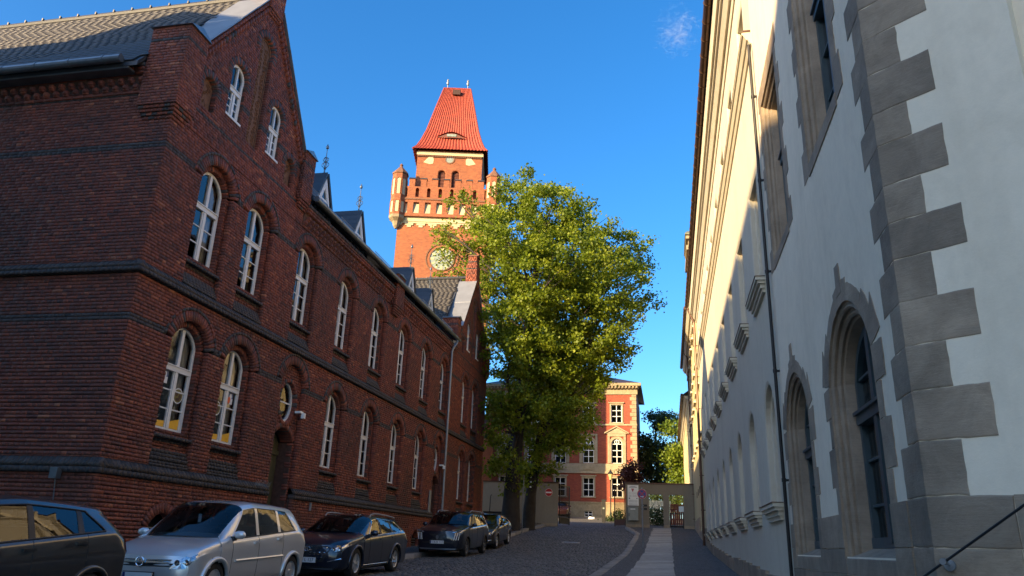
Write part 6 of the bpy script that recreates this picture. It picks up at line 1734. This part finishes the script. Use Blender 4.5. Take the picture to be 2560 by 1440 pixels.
def car(name, label, sp, loc, rz, rx, group='cars parked along the left kerb'):
    L, W2, H = sp['L'], sp['W'] / 2, sp['H']; zb = sp.get('zb', .20)
    e = thing(name, label, 'car', loc, rz, group, rx); M = WM[e.name] @ Matrix.Scale(sp.get('k', .95), 4)
    hood0, hood1 = sp['hood']            # heights of the hood front edge and of the cowl
    belt0, belt1 = sp['belt']            # belt line height front and rear
    cow, wst, bp, cp, dp, rend, rgl = sp['cowl'], sp['wtop'], sp['bpil'], sp['cpil'], sp['dpil'], sp['rend'], sp['rglass']
    a_rear = sp['arear']                 # foot of the front side window
    nose, tail = sp.get('nose', .34), sp.get('tail', .26)
    fw, rw = sp['axle']; tz = sp['tail_z']
    ys = [0, fw - .42, fw + .42, cow, a_rear, bp - .05, bp + .05, cp - .05, cp + .05, dp, dp + .18, rgl, L]
    def hood(y): return hood0 + (hood1 - hood0) * (y / cow) ** .75
    def belt(y): return belt0 + (belt1 - belt0) * max(0, min(1, (y - cow) / (dp - cow)))
    roofz = lambda y: H - .012 - sp.get('drop', .08) * max(0, (y - wst) / (rend - wst)) ** 2.2 - .05 * max(0, 1 - (y - wst) / .55) ** 2
    G = np.zeros((13, 11, 3))
    wid = [.86, .975, .995, 1.0, 1, 1, 1, 1, 1, .995, .985, .975, .90]
    for i in range(13):
        y = ys[i]; w = W2 * wid[i]
        up = belt(y)
        lo = [(0, zb), (.82 * w, zb), (.945 * w, zb + .06), (.985 * w, zb + .25), (w, .42 * up + .36), (.985 * w, up - .07)]
        if i in (0,): lo = [(0, zb + .02), (.75 * w, zb + .02), (.92 * w, zb + .08), (.98 * w, zb + .24), (w, .5), (.99 * w, hood0 - .10)]
        if i == 12: lo = [(0, zb + .1), (.75 * w, zb + .1), (.93 * w, zb + .16), (.99 * w, zb + .32), (w, .6), (.985 * w, tz - .12)]
        for j, (x, z) in enumerate(lo): G[i, j] = (x, y, z)
        if i <= 3:
            h = hood(y)
            for j, (fx, dz) in enumerate(((.955, -.035), (.86, .0), (.70, .022), (.38, .036), (0, .042))): G[i, 6 + j] = (fx * w, y, h + dz * (1 if i else .3))
            if i in (1, 2): G[i, 5] = (.99 * w, y, min(h - .10, up - .05)); G[i, 4] = (w, y, .42 * up + .34)
            if i == 3: G[i, 5] = (.985 * w, y, up - .07); G[i, 6] = (.935 * w, y, up)
        elif i == 12:
            for j, (fx, dz) in enumerate(((.95, -.06), (.84, -.02), (.66, 0), (.35, .01), (0, .015))): G[i, 6 + j] = (fx * w, y, tz + dz)
        else:
            # greenhouse: top rails have their own lengthwise positions
            G[i, 6] = (.945 * w, y, up)
    ty = {4: wst, 5: bp - .02, 6: bp + .07, 7: cp + sp.get('clean', .0) - .03, 8: cp + sp.get('clean', .0) + .06, 9: dp - sp.get('dlean', .25), 10: rend, 11: rgl}
    tum = sp.get('tumble', .74)
    for i in range(4, 12):
        y = ty[i]; z = roofz(min(y, rend)) if i < 11 else None
        if i < 11:
            w = W2 * (1 - .05 * max(0, (y - bp) / (rend - bp)))
            G[i, 7] = (tum * w + .04, y, z - .115); G[i, 8] = (tum * w - .04, y, z - .045); G[i, 9] = (.42 * w, y - (.04 if i == 4 else -.03 if i == 10 else 0), z - .005); G[i, 10] = (0, y - (.06 if i == 4 else -.05 if i == 10 else 0), z)
            if i == 4: G[i, 9, 2] -= .0; G[i, 8, 1] += .03; G[i, 7, 1] += .05
        else:
            w = W2 * .95
            for j, (fx, dz, dy) in enumerate(((.86, -.02, 0), (.74, .0, .02), (.42, .01, .05), (0, .015, .06))): G[i, 7 + j] = (fx * w, rgl + dy, sp['rgz'] + dz)
    G[10, 6] = (.93 * W2, dp + .18, belt(dp) + .01); G[11, 6] = (.92 * W2, rgl + .02, sp['rgz'] - .06); G[11, 5] = (.965 * W2, rgl, sp['rgz'] - .16); G[11, 4] = (.99 * W2, rgl, .42 * belt1 + .36)
    G[3, 7] = (.80 * W2, cow + .10, hood1 + .03); G[3, 8] = (.66 * W2, cow + .03, hood1 + .04); G[3, 9] = (.36 * W2, cow - .03, hood1 + .05); G[3, 10] = (0, cow - .05, hood1 + .055)
    # rounded nose and tail in plan
    for j in range(11):
        x = G[0, j, 0] / W2; G[0, j, 1] += nose * abs(x) ** 2.6 + (.04 if j in (0, 1) else 0) + (.06 if j >= 6 else 0) * 1.0
        x = G[12, j, 0] / W2; G[12, j, 1] -= tail * abs(x) ** 2.6 + (.05 if j in (0, 1) else 0) + (.05 if j >= 6 else 0)
        x = G[1, j, 0] / W2
        x = G[11, j, 0] / W2
    F = pchip(G, NU); F = np.swapaxes(pchip(np.swapaxes(F, 0, 1), NV), 0, 1)      # (12*NU+1, 10*NV+1, 3)
    nu, nv = F.shape[:2]
    def S(i, j): return F[int(round(min(nu - 1, max(0, i * NU)))), int(round(min(nv - 1, max(0, j * NV))))]
    cells = {'body': []}
    R_arch = sp['wheel'] + .055
    wins = {}
    def win_of(i, j):
        ci, cj = i // NU, j // NV
        if cj == 6 and ci == 4: return 'front_side_window'
        if cj == 6 and ci == 6: return 'rear_side_window'
        if cj == 6 and ci == 8 and sp.get('quarter', True): return 'quarter_window'
        if cj == 6 and ci in (5, 7): return 'pillar'
        if cj >= 7 and ci == 3: return 'windscreen'
        if cj >= 7 and ci == 10: return 'rear_window'
        return 'body'
    faces = {}
    for i in range(nu - 1):
        for j in range(nv - 1):
            c = F[i:i + 2, j:j + 2].reshape(4, 3).mean(0); k = win_of(i, j)
            if k == 'body' and c[0] > .62 * W2 and any((c[1] - a) ** 2 + (c[2] - sp['wheel']) ** 2 < (R_arch - .012) ** 2 for a in (fw, rw)): continue
            faces.setdefault(k, []).append((i, j))
    def emit(keys, mat, nm, side=(-1, 1), push=0.0, smooth=True, parent=None):
        mb = MB(); 
        for s in side:
            for (i, j) in keys:
                q = [F[i, j], F[i + 1, j], F[i + 1, j + 1], F[i, j + 1]]
                if push:
                    n = np.cross(q[1] - q[0], q[3] - q[0]); n = n / (np.linalg.norm(n) + 1e-9)
                    q = [p - n * push for p in q]
                q = [(p[0] * s, p[1], p[2]) for p in q]
                mb.add(q if s > 0 else q[::-1], [(0, 1, 2, 3)])
        me = mb.mesh(nm, mat, smooth)
        bm = bmesh.new(); bm.from_mesh(me); bmesh.ops.remove_doubles(bm, verts=bm.verts, dist=.0004); bm.to_mesh(me); bm.free()
        me.polygons.foreach_set('use_smooth', [smooth] * len(me.polygons)); me.update()
        return obj_from(nm, me, parent or e, M)
    body = emit(faces['body'], sp['paint'], 'body')
    # caps: nose and tail, filled between lower and upper edge rails
    def cap_mesh(st, sgn, nm, mat):
        row = F[0] if st == 0 else F[-1]; half = 5 * NV; mb = MB(); ny = 8
        lowr = row[:half + 1]; upr = row[half:][::-1]
        # resample both to the same x
        xs = np.linspace(0, 1, 15)
        def samp(r): 
            t = np.linspace(0, 1, len(r)); return np.stack([np.interp(xs, t, r[:, k]) for k in range(3)], 1)
        A, B = samp(lowr), samp(upr)
        grid = [[A[a] + (B[a] - A[a]) * (b / ny) + np.array([0, sgn * -.05 * math.sin(math.pi * b / ny) * (1 - xs[a] ** 2), 0]) for b in range(ny + 1)] for a in range(15)]
        for s in (-1, 1):
            for a in range(14):
                for b in range(ny):
                    q = [grid[a][b], grid[a + 1][b], grid[a + 1][b + 1], grid[a][b + 1]]
                    q = [(p[0] * s, p[1], p[2]) for p in q]
                    mb.add(q if (s > 0) == (sgn > 0) else q[::-1], [(0, 1, 2, 3)])
        me = mb.mesh(nm, mat, True)
        bm = bmesh.new(); bm.from_mesh(me); bmesh.ops.remove_doubles(bm, verts=bm.verts, dist=.0004); bm.to_mesh(me); bm.free()
        me.polygons.foreach_set('use_smooth', [True] * len(me.polygons))
        obj_from(nm, me, e, M); return grid
    gf = cap_mesh(0, 1, 'front_bumper', sp['paint']); grr = cap_mesh(12, -1, 'rear_bumper', sp['paint'])
    def yfront(x, z):
        best = 1e9; yv = 0
        for row in gf:
            for p in row:
                d = (p[0] - abs(x)) ** 2 + (p[2] - z) ** 2
                if d < best: best, yv = d, p[1]
        # smooth by inverse distance
        w = 0; acc = 0
        for row in gf:
            for p in row:
                d = (p[0] - abs(x)) ** 2 + (p[2] - z) ** 2; k = 1 / (d + 2e-4) ** 2; w += k; acc += k * p[1]
        return acc / w
    def patch(poly, nm, mat, off=.012, thick=.012, parent=None, sub=4):
        """polygon given as (x, z) laid on the nose surface"""
        pts = []
        for a in range(len(poly)):
            p, q = np.array(poly[a]), np.array(poly[(a + 1) % len(poly)])
            for t in range(sub): pts.append(p + (q - p) * t / sub)
        n = len(pts); c = np.mean(pts, axis=0)
        mb = MB(); V = [(p[0], yfront(*p) - off, p[1]) for p in pts] + [(c[0], yfront(*c) - off - .004, c[1])] + [(p[0], yfront(*p) - off + thick + .01, p[1]) for p in pts]
        mb.add(V, [(i, (i + 1) % n, n) for i in range(n)] + [(i, n + 1 + i, n + 1 + (i + 1) % n, (i + 1) % n) for i in range(n)])
        return mb.build(nm, mat, parent or e, mw=M, fix=True)
    for k, nm in (('front_side_window', 'side_window'), ('rear_side_window', 'side_window'), ('quarter_window', 'quarter_window')):
        if k in faces:
            for s in (-1, 1): emit(faces[k], 'car_glass', nm, (s,), .004)
    if 'quarter_window' not in faces and False: pass
    for k in ('windscreen', 'rear_window'): emit(faces[k], 'car_glass', k, (-1, 1), .002)
    for s in (-1, 1):
        for ci in (5, 7): emit([q for q in faces['pillar'] if q[0] // NU == ci], 'plastic_black' if sp.get('dark_pillar', True) else sp['paint'], 'window_pillar', (s,))
    # window trim along the belt and drip rail
    for s in (-1, 1):
        mb = MB(); pts = [F[i, 6 * NV] for i in range(4 * NU, 9 * NU + 1)]; mb.tube([(p[0] * s + s * .004, p[1], p[2]) for p in pts], .012, 6); mb.build('belt_trim', sp.get('trim', 'plastic_black'), e, mw=M)
        mb = MB(); pts = [F[i, 7 * NV] for i in range(4 * NU, 9 * NU + 1)]; pts = [F[4 * NU, 6 * NV + k] for k in range(NV)] + pts + [F[9 * NU, 7 * NV - k] for k in range(NV + 1)]
        mb.tube([(p[0] * s + s * .003, p[1], p[2]) for p in pts], .010, 6); mb.build('window_seal', sp.get('seal', 'plastic_black'), e, mw=M)
        # door gaps
        for (iu, j0, j1) in ((4, 2, 6), (5.5, 2, 6), (8.2, 3, 6)):
            mb = MB(); ii = int(round(iu * NU)); mb.tube([(F[ii, j][0] * s + s * .0005, F[ii, j][1], F[ii, j][2]) for j in range(j0 * NV, j1 * NV + 1)], .004, 4)
            mb.build('door_gap', 'plastic_black', e, mw=M)
        # handles
        for iu in (5.0, 7.4):
            p = S(iu, 5); p = p + np.array([0, -.02, -.045]); mb = MB()
            mb.add([(s * (p[0] + dx), p[1] + dy, p[2] + dz) for dx in (-.02, .035) for dy, dz in ((-.10, -.014), (.10, -.014), (.10, .018), (-.10, .018))], [(0, 1, 2, 3), (7, 6, 5, 4), (0, 4, 5, 1), (1, 5, 6, 2), (2, 6, 7, 3), (3, 7, 4, 0)])
            mb.build('door_handle', sp.get('handle', sp['paint']), e, mw=M, fix=True)
        # mirror
        p = S(4, 6); mb = MB()
        mb.lathe([(0, -.11), (.055, -.10), (.085, -.03), (.08, .05), (.045, .09), (0, .10)], (0, 0, 0), 10, axis=0)
        V = np.array(mb.v); V = V * np.array([1, .75, .85]); mb.v = [tuple(q) for q in V + np.array([s * (p[0] + .13), p[1] + .02, p[2] + .075])]
        mi = mb.build('mirror', sp.get('mirror', sp['paint']), e, mw=M, smooth=True)
        mb = MB(); mb.box(*sorted((s * (p[0] - .03), s * (p[0] + .06))), p[1] - .03, p[1] + .05, p[2] - .02, p[2] + .05); mb.build('mirror_foot', 'plastic_black', mi, mw=M)
    if sp.get('moulding'):
        for s in (-1, 1):
            mb = MB(); pts = [S(i, 3.4) for i in np.linspace(4.1, 8.1, 14)]; mb.tube([(s * (p[0] + .008), p[1], p[2]) for p in pts], .022, 6); mb.build('side_moulding', sp['moulding'], e, mw=M)
    if sp.get('sill_trim'):
        for s in (-1, 1):
            mb = MB(); pts = [S(i, 2.0) for i in np.linspace(3.2, 8.6, 14)]; mb.tube([(s * (p[0] + .006), p[1], p[2] + .02) for p in pts], .012, 6); mb.build('sill_trim', sp['sill_trim'], e, mw=M)
    if sp.get('rails'):
        for s in (-1, 1):
            mb = MB(); p = [S(i, 8) + np.array([0, 0, .055]) for i in np.linspace(4.3, 9.8, 12)]; p = [S(4.15, 8) + np.array([0, 0, -.01])] + p + [S(10, 8) + np.array([0, 0, -.01])]
            mb.tube([(s * q[0], q[1], q[2]) for q in p], .02, 6); mb.build('roof_rail', sp['rails'], e, mw=M)
    # wheel arches and wheels
    r = sp['wheel']
    ty_ = MB(); ty_.lathe([(r * .66, -.10), (r * .9, -.105), (r * .985, -.085), (r, -.05), (r, .05), (r * .985, .085), (r * .9, .105), (r * .66, .10)], (0, 0, 0), 32, axis=0, cap=False); tyre = ty_.mesh('tyre', 'rubber', True)
    rm = MB(); ns = sp.get('spokes', 5)
    rm.lathe([(r * .60, -.09), (r * .68, -.09), (r * .68, .085), (r * .655, .095), (r * .62, .085), (r * .60, .03)], (0, 0, 0), 32, axis=0, cap=False)
    for k in range(ns):
        a = 2 * math.pi * k / ns
        for da, wdt in (((-.16, .022), (.16, .022)) if sp.get('twin') else ((0, .045),)):
            c0, c1 = (a + da * .6), (a + da)
            p0 = np.array([.07, math.cos(a) * r * .12, math.sin(a) * r * .12]); p1 = np.array([.075, math.cos(c1) * r * .63, math.sin(c1) * r * .63])
            t = np.array([0, -math.sin(c1), math.cos(c1)]) * wdt
            rm.add([p0 - t * .8, p0 + t * .8, p1 + t, p1 - t] + [q - np.array([.04, 0, 0]) for q in (p0 - t * .8, p0 + t * .8, p1 + t, p1 - t)], [(0, 1, 2, 3), (0, 4, 5, 1), (1, 5, 6, 2), (2, 6, 7, 3), (3, 7, 4, 0)])
    rm.lathe([(0, .02), (r * .17, .02), (r * .17, .075), (r * .12, .085), (0, .088)], (0, 0, 0), 16, axis=0)
    if sp.get('hubcap'):
        rm.lathe([(r * .64, .06), (r * .5, .068), (r * .3, .072), (.001, .074)], (0, 0, 0), 24, axis=0, cap=False)
    rim = rm.mesh('rim', sp.get('rim', 'alloy'), False)
    bk = MB(); bk.lathe([(0, -.06), (r * .62, -.06), (r * .62, -.05), (0, -.05)], (0, 0, 0), 24, axis=0); disc_ = bk.mesh('brake_disc', 'plastic_black')
    for ax in (fw, rw):
        for s in (-1, 1):
            T = M @ Matrix.Translation((s * (W2 - .125), ax, r)) @ Matrix.Rotation(0 if s > 0 else math.pi, 4, 'Z')
            w = obj_from('wheel', tyre, e, T); obj_from('rim', rim, w, T); obj_from('brake_disc', disc_, w, T)
            mb = MB(); n = 26; pts = []
            for k in range(n + 1):
                a = math.radians(-18) + math.radians(216) * k / n; yy, zz = ax + R_arch * math.cos(a), r + R_arch * math.sin(a)
                # follow the side surface
                col = np.argmin([abs(F[i, 3 * NV][1] - yy) for i in range(nu)]); x = np.interp(zz, F[col, NV:6 * NV, 2], F[col, NV:6 * NV, 0]); pts.append((s * (x + .004), yy, zz))
            rs_ = sp.get('flare', .034)
            mb.tube(pts, rs_, 8); mb.build('wheel_arch', sp.get('arch', sp['paint']), e, mw=M, smooth=True)
            mb = MB(); pr = [(R_arch - .005, 0), (R_arch - .005, .34)]; V = []; 
            for rr_, h in ((R_arch + .01, W2 - .02), (R_arch + .01, W2 - .45)):
                V += [(s * h, ax + rr_ * math.cos(math.radians(-10 + 200 * k / 20)), r + rr_ * math.sin(math.radians(-10 + 200 * k / 20))) for k in range(21)]
            mb.add(V, [(k, k + 1, 22 + k, 21 + k) for k in range(20)]); mb.add([(s * (W2 - .45), ax + (R_arch + .01) * math.cos(math.radians(-10 + 200 * k / 20)), r + (R_arch + .01) * math.sin(math.radians(-10 + 200 * k / 20))) for k in range(21)], [tuple(range(21))])
            mb.build('wheel_well', 'plastic_black', e, mw=M)
    # underbody, cabin
    mb = MB(); mb.box(-W2 * .78, W2 * .78, .35, L - .35, zb - .03, zb + .04); mb.build('underbody', 'plastic_black', e, mw=M)
    mb = MB(); mb.box(-W2 * .85, W2 * .85, cow - .1, dp, .35, .62)
    mb.box(-W2 * .8, W2 * .8, cow - .02, cow + .32, .6, hood1 - .02); mb.build('dashboard', 'plastic_black', e, mw=M)
    for s in (-1, 1):
        for y in (bp - .12, cp + .1):
            mb = MB(); x = s * .38
            mb.add([(x + a * .24, y + b, z) for (z, b) in ((.6, -.05), (belt0 + .22, .13)) for a, b2 in ((-1, 0), (1, 0))for b in (b, b + .12)], [(0, 1, 3, 2), (4, 6, 7, 5), (0, 4, 5, 1), (2, 3, 7, 6), (1, 5, 7, 3), (0, 2, 6, 4)])
            mb.box(x - .12, x + .12, y + .12, y + .2, belt0 + .24, belt0 + .42); mb.box(x - .25, x + .25, y - .5, y, .55, .72); mb.build('seat', 'plastic_black', e, mw=M)
    mb = MB(); mb.tube([(.38 + .17 * math.cos(q), cow + .48 + .06 * math.sin(q), hood1 + .02 + .16 * math.sin(q)) for q in np.linspace(0, 2 * math.pi, 18)], .016, 6); mb.build('steering_wheel', 'plastic_black', e, mw=M)
    # lamps at the tail
    for s in (-1, 1):
        emit([(i, j) for i in range(int(11.0 * NU), 12 * NU) for j in range(int(4.5 * NV), int(6.5 * NV))], 'tail_red', 'tail_light', (s,), -.014)
        emit([(i, j) for i in range(0, int(.85 * NU)) for j in range(int(4.75 * NV), int(5.75 * NV))], 'lamp_chrome', 'headlight_corner', (s,), -.010)
    sp['_'] = (e, M, patch, yfront, S)
    return e, M, patch, yfront, S
def text_mesh(s, size, mat, name, parent, mw):
    cu = bpy.data.curves.new(name, 'FONT'); cu.body = s; cu.size = size; cu.align_x = 'CENTER'; cu.align_y = 'CENTER'; cu.extrude = .001
    to = bpy.data.objects.new(name, cu); COL.objects.link(to); dg = bpy.context.evaluated_depsgraph_get()
    me = bpy.data.meshes.new_from_object(to.evaluated_get(dg)); bpy.data.objects.remove(to); bpy.data.curves.remove(cu)
    me.materials.clear(); me.materials.append(MATS[mat]); return obj_from(name, me, parent, mw)
def plate(c, x, z, s, w=.52, dx=.02):
    e, M, patch, yf, S = c; y = yf(x, z) - .03
    mb = MB(); mb.box(x - w / 2, x + w / 2, y, y + .03, z - .055, z + .055); p = mb.build('number_plate', 'plate_white', e, mw=M)
    mb = MB(); mb.box(x - w / 2 + .004, x - w / 2 + .045, y - .002, y - .0005, z - .052, z + .052); mb.build('plate_band', 'sign_blue', p, mw=M)
    mb = MB(); mb.box(x - w / 2 - .012, x + w / 2 + .012, y + .012, y + .04, z - .067, z + .067); mb.build('plate_holder', 'plastic_black', p, mw=M)
    if s: text_mesh(s, .098, 'ink', 'plate_text', p, M @ Matrix.Translation((x + dx, y - .003, z - .002)) @ Matrix.Rotation(math.pi / 2, 4, 'X'))
def headlight(c, poly, mat='lamp_chrome', inner=True):
    e, M, patch, yf, S = c
    for s in (-1, 1):
        pl = [(s * x, z) for x, z in poly]; h = patch(pl, 'headlight', mat, .014)
        if inner:
            cx, cz = np.mean(pl, axis=0)
            for k, dx in ((1, -.05), (2, .07)):
                mb = MB(); y = yf(cx + s * dx, cz); mb.lathe([(0, 0), (.038, 0), (.045, -.018), (.03, -.02), (0, -.012)], (cx + s * dx, y - .012, cz), 12, axis=1); mb.build('reflector', 'chrome', h, mw=M, fix=True)
def slope(y): return math.atan((ground(y + 2) - ground(y - 2)) / 4)
def park(xc, yfront_): return (xc, yfront_, ground(yfront_))
# 1 graphite family car, only its rear half in the picture
sp1 = dict(L=4.38, W=1.83, H=1.60, hood=(.82, 1.04), belt=(.98, 1.14), cowl=1.05, arear=1.45, wtop=1.75, bpil=2.52, cpil=3.30, dpil=3.72, rend=3.86, rglass=4.12, rgz=1.08, tail_z=1.0, axle=(.88, 3.53), wheel=.32,
           paint='car_graphite', drop=.13, dlean=.22, clean=.06, tumble=.72, rim='alloy', spokes=5, twin=True)
Y1_ = 9.36 - 4.38 * .95
c1 = car('parked_car', 'dark grey hatchback cut off by the left edge of the picture', sp1, park(-7.80, Y1_), 0, slope(Y1_ + 2))
# 2 silver compact van
sp2 = dict(L=4.05, W=1.70, H=1.62, hood=(.72, .95), belt=(.94, 1.08), cowl=.86, arear=1.22, wtop=1.62, bpil=2.08, cpil=2.88, dpil=3.50, rend=3.62, rglass=3.92, rgz=1.05, tail_z=.98, axle=(.80, 3.43), wheel=.305,
           paint='car_silver', drop=.09, dlean=.20, clean=.02, tumble=.73, rim='alloy', spokes=6, hubcap=True, moulding='car_silver', dark_pillar=False, nose=.30, flare=.04, seal='car_silver')
Y2_ = 11.30 - .80 * .95
c2 = car('parked_car', 'silver compact van parked second along the kerb', sp2, park(-7.76, Y2_), 0, slope(Y2_ + 2))
_, M2, patch2, yf2, S2 = c2
patch2([(-.47, .565), (.47, .565), (.53, .615), (-.53, .615)], 'grille', 'plastic_black', .012)
patch2([(-.44, .625), (.44, .625), (.49, .672), (-.49, .672)], 'grille_bar', 'chrome', .022)
mb = MB(); mb.tube([(.068 * math.cos(q), yf2(0, .635) - .04, .635 + .068 * math.sin(q)) for q in np.linspace(0, 2 * math.pi, 22)], .010, 6); mb.add([(-.09, yf2(0, .635) - .042, .642), (-.01, yf2(0, .635) - .042, .655), (.0, yf2(0, .635) - .042, .642), (.09, yf2(0, .635) - .042, .628), (.01, yf2(0, .635) - .042, .615), (0, yf2(0, .635) - .042, .628)], [(0, 1, 2, 3, 4, 5)]); mb.build('emblem', 'chrome', c2[0], mw=M2, fix=True)
headlight(c2, [(.48, .53), (.70, .54), (.73, .70), (.66, .72), (.56, .66)])
patch2([(-.5, .26), (.5, .26), (.56, .34), (-.56, .34)], 'lower_grille', 'plastic_black', .012)
plate(c2, 0, .42, ''); 
mb = MB(); mb.box(.05, .11, 1.3 + .0, 1.302, 1.22, 1.36); mb.build('air_freshener', 'sign_white', c2[0], mw=M2)
# 3 dark blue estate
sp3 = dict(L=4.58, W=1.795, H=1.46, hood=(.72, .96), belt=(.90, 1.02), cowl=1.25, arear=1.62, wtop=2.02, bpil=2.45, cpil=3.25, dpil=4.02, rend=4.10, rglass=4.40, rgz=.98, tail_z=.92, axle=(.87, 3.52), wheel=.325,
           paint='car_navy', drop=.10, dlean=.30, clean=.04, tumble=.72, rim='alloy', spokes=5, twin=True, rails='zinc_light', sill_trim='chrome', trim='chrome', seal='chrome', zb=.18)
Y3_ = 16.72 - .87 * .95
c3_ = car('parked_car', 'dark blue estate car with silver roof rails, plate ending 127', sp3, park(-7.72, Y3_), 0, slope(Y3_ + 2))
_, M3, patch3, yf3, S3 = c3_
patch3([(-.55, .66), (-.38, .36), (.38, .36), (.55, .66), (.45, .70), (-.45, .70)], 'grille', 'plastic_black', .010)
for k in range(6):
    z = .40 + k * .052; w = .40 + .14 * k / 5
    for s in (-1, 1):
        for q in range(5):
            x0 = (.06 + q * .105) * w / .5
            if abs(x0) + .05 < w: patch3([(s * x0, z), (s * (x0 + .055), z + .004), (s * (x0 + .075), z + .022), (s * (x0 + .045), z + .014)], 'grille_fin', 'chrome', .018, sub=1)
headlight(c3_, [(.54, .64), (.62, .585), (.74, .60), (.75, .68), (.68, .68)], 'lamp_chrome')
patch3([(-.62, .20), (.62, .20), (.66, .26), (-.66, .26)], 'front_splitter', 'plastic_black', .012)
for s in (-1, 1): patch3([(s * .50, .36), (s * .78, .43), (s * .77, .45), (s * .50, .375)], 'bumper_blade', 'chrome', .014)
mb = MB(); mb.tube([(.085 * math.cos(q), yf3(0, .64) - .025, .64 + .045 * math.sin(q)) for q in np.linspace(0, 2 * math.pi, 20)], .008, 5); mb.tube([(-.035, yf3(0, .64) - .025, .60), (-.02, yf3(0, .64) - .025, .68)], .008, 5); mb.tube([(.02, yf3(0, .64) - .025, .60), (.035, yf3(0, .64) - .025, .68)], .008, 5); mb.tube([(-.03, yf3(0, .64) - .025, .635), (.03, yf3(0, .64) - .025, .645)], .008, 5); mb.build('emblem', 'chrome', c3_[0], mw=M3)
plate(c3_, 0, .40, 'L 127', dx=.10)
# 4 black-blue SUV
sp4 = dict(L=4.64, W=1.845, H=1.66, hood=(.90, 1.10), belt=(1.04, 1.14), cowl=1.20, arear=1.58, wtop=1.95, bpil=2.42, cpil=3.28, dpil=4.08, rend=4.22, rglass=4.46, rgz=1.08, tail_z=1.02, axle=(.92, 3.76), wheel=.345,
           paint='car_midnight', drop=.05, dlean=.14, clean=.02, tumble=.76, rim='alloy_dark', spokes=5, twin=True, rails='zinc_light', zb=.24, nose=.26, arch='plastic_black', flare=.035)
Y4_ = 27.35 - .92 * .95
c4 = car('parked_car', 'black-blue sports utility car with plate CB EE 112', sp4, park(-7.98, Y4_), 0, slope(Y4_ + 2))
_, M4, patch4, yf4, S4 = c4
patch4([(-.58, .48), (.58, .48), (.66, .80), (-.66, .80)], 'grille', 'plastic_black', .008)
mb = MB(); mb.prism([(-.05, .66), (0, .60), (.05, .66), (.05, .74), (0, .76), (-.05, .74)], 0, .01); mb.v = [(p[0], yf4(0, .68) - .02 - p[2], p[1]) for p in mb.v]; mb.build('emblem', 'alloy_dark', c4[0], mw=M4, fix=True)
for s in (-1, 1):
    for q in range(3):
        x = .60 + q * .075; patch4([(s * x, .60), (s * (x + .022), .60), (s * (x + .07), .84), (s * (x + .05), .84)], 'daylight_strip', 'sign_white', .022, sub=2)
    patch4([(s * .52, .88), (s * .84, .95), (s * .86, .90), (s * .60, .85)], 'headlight', 'lamp_chrome', .014, sub=2)
patch4([(-.66, .26), (.66, .26), (.70, .30), (-.70, .30)], 'front_splitter', 'zinc', .02)
plate(c4, 0, .52, 'CB:EE 112')
# 5 bronze-grey hatchback
sp5 = dict(L=4.36, W=1.82, H=1.50, hood=(.74, 1.0), belt=(.94, 1.05), cowl=1.12, arear=1.5, wtop=1.85, bpil=2.3, cpil=3.1, dpil=3.62, rend=3.75, rglass=4.12, rgz=1.0, tail_z=.95, axle=(.88, 3.53), wheel=.32,
           paint='car_bronze', drop=.12, dlean=.25, clean=.05, tumble=.72, rim='alloy', spokes=5, twin=True)
Y5_ = 33.30 - .88 * .95
c5 = car('parked_car', 'grey-bronze hatchback behind the black sports utility car', sp5, park(-8.18, Y5_), 0, slope(Y5_ + 2))
_, M5, patch5, yf5, S5 = c5
patch5([(-.40, .58), (.40, .58), (.46, .70), (-.46, .70)], 'grille', 'plastic_black', .010)
headlight(c5, [(.50, .62), (.66, .60), (.76, .64), (.76, .70), (.62, .69)], 'lamp_chrome')
for s in (-1, 1): patch5([(s * .56, .34), (s * .76, .36), (s * .78, .42), (s * .56, .39)], 'fog_light', 'lamp_chrome', .014)
patch5([(-.5, .26), (.5, .26), (.52, .36), (-.52, .36)], 'lower_grille', 'plastic_black', .010)
plate(c5, 0, .48, '')
# 6 dark car far in the yard, half hidden by the gate leaf
sp6 = dict(sp5); sp6.update(paint='car_darkred')
p6 = unproject(1431, 1292, 73)
c6 = car('parked_car', 'dark red car in the yard, half hidden behind the open gate leaf', sp6, (p6[0] - .80, 69.5, ground(72)), math.radians(4), 0, None)
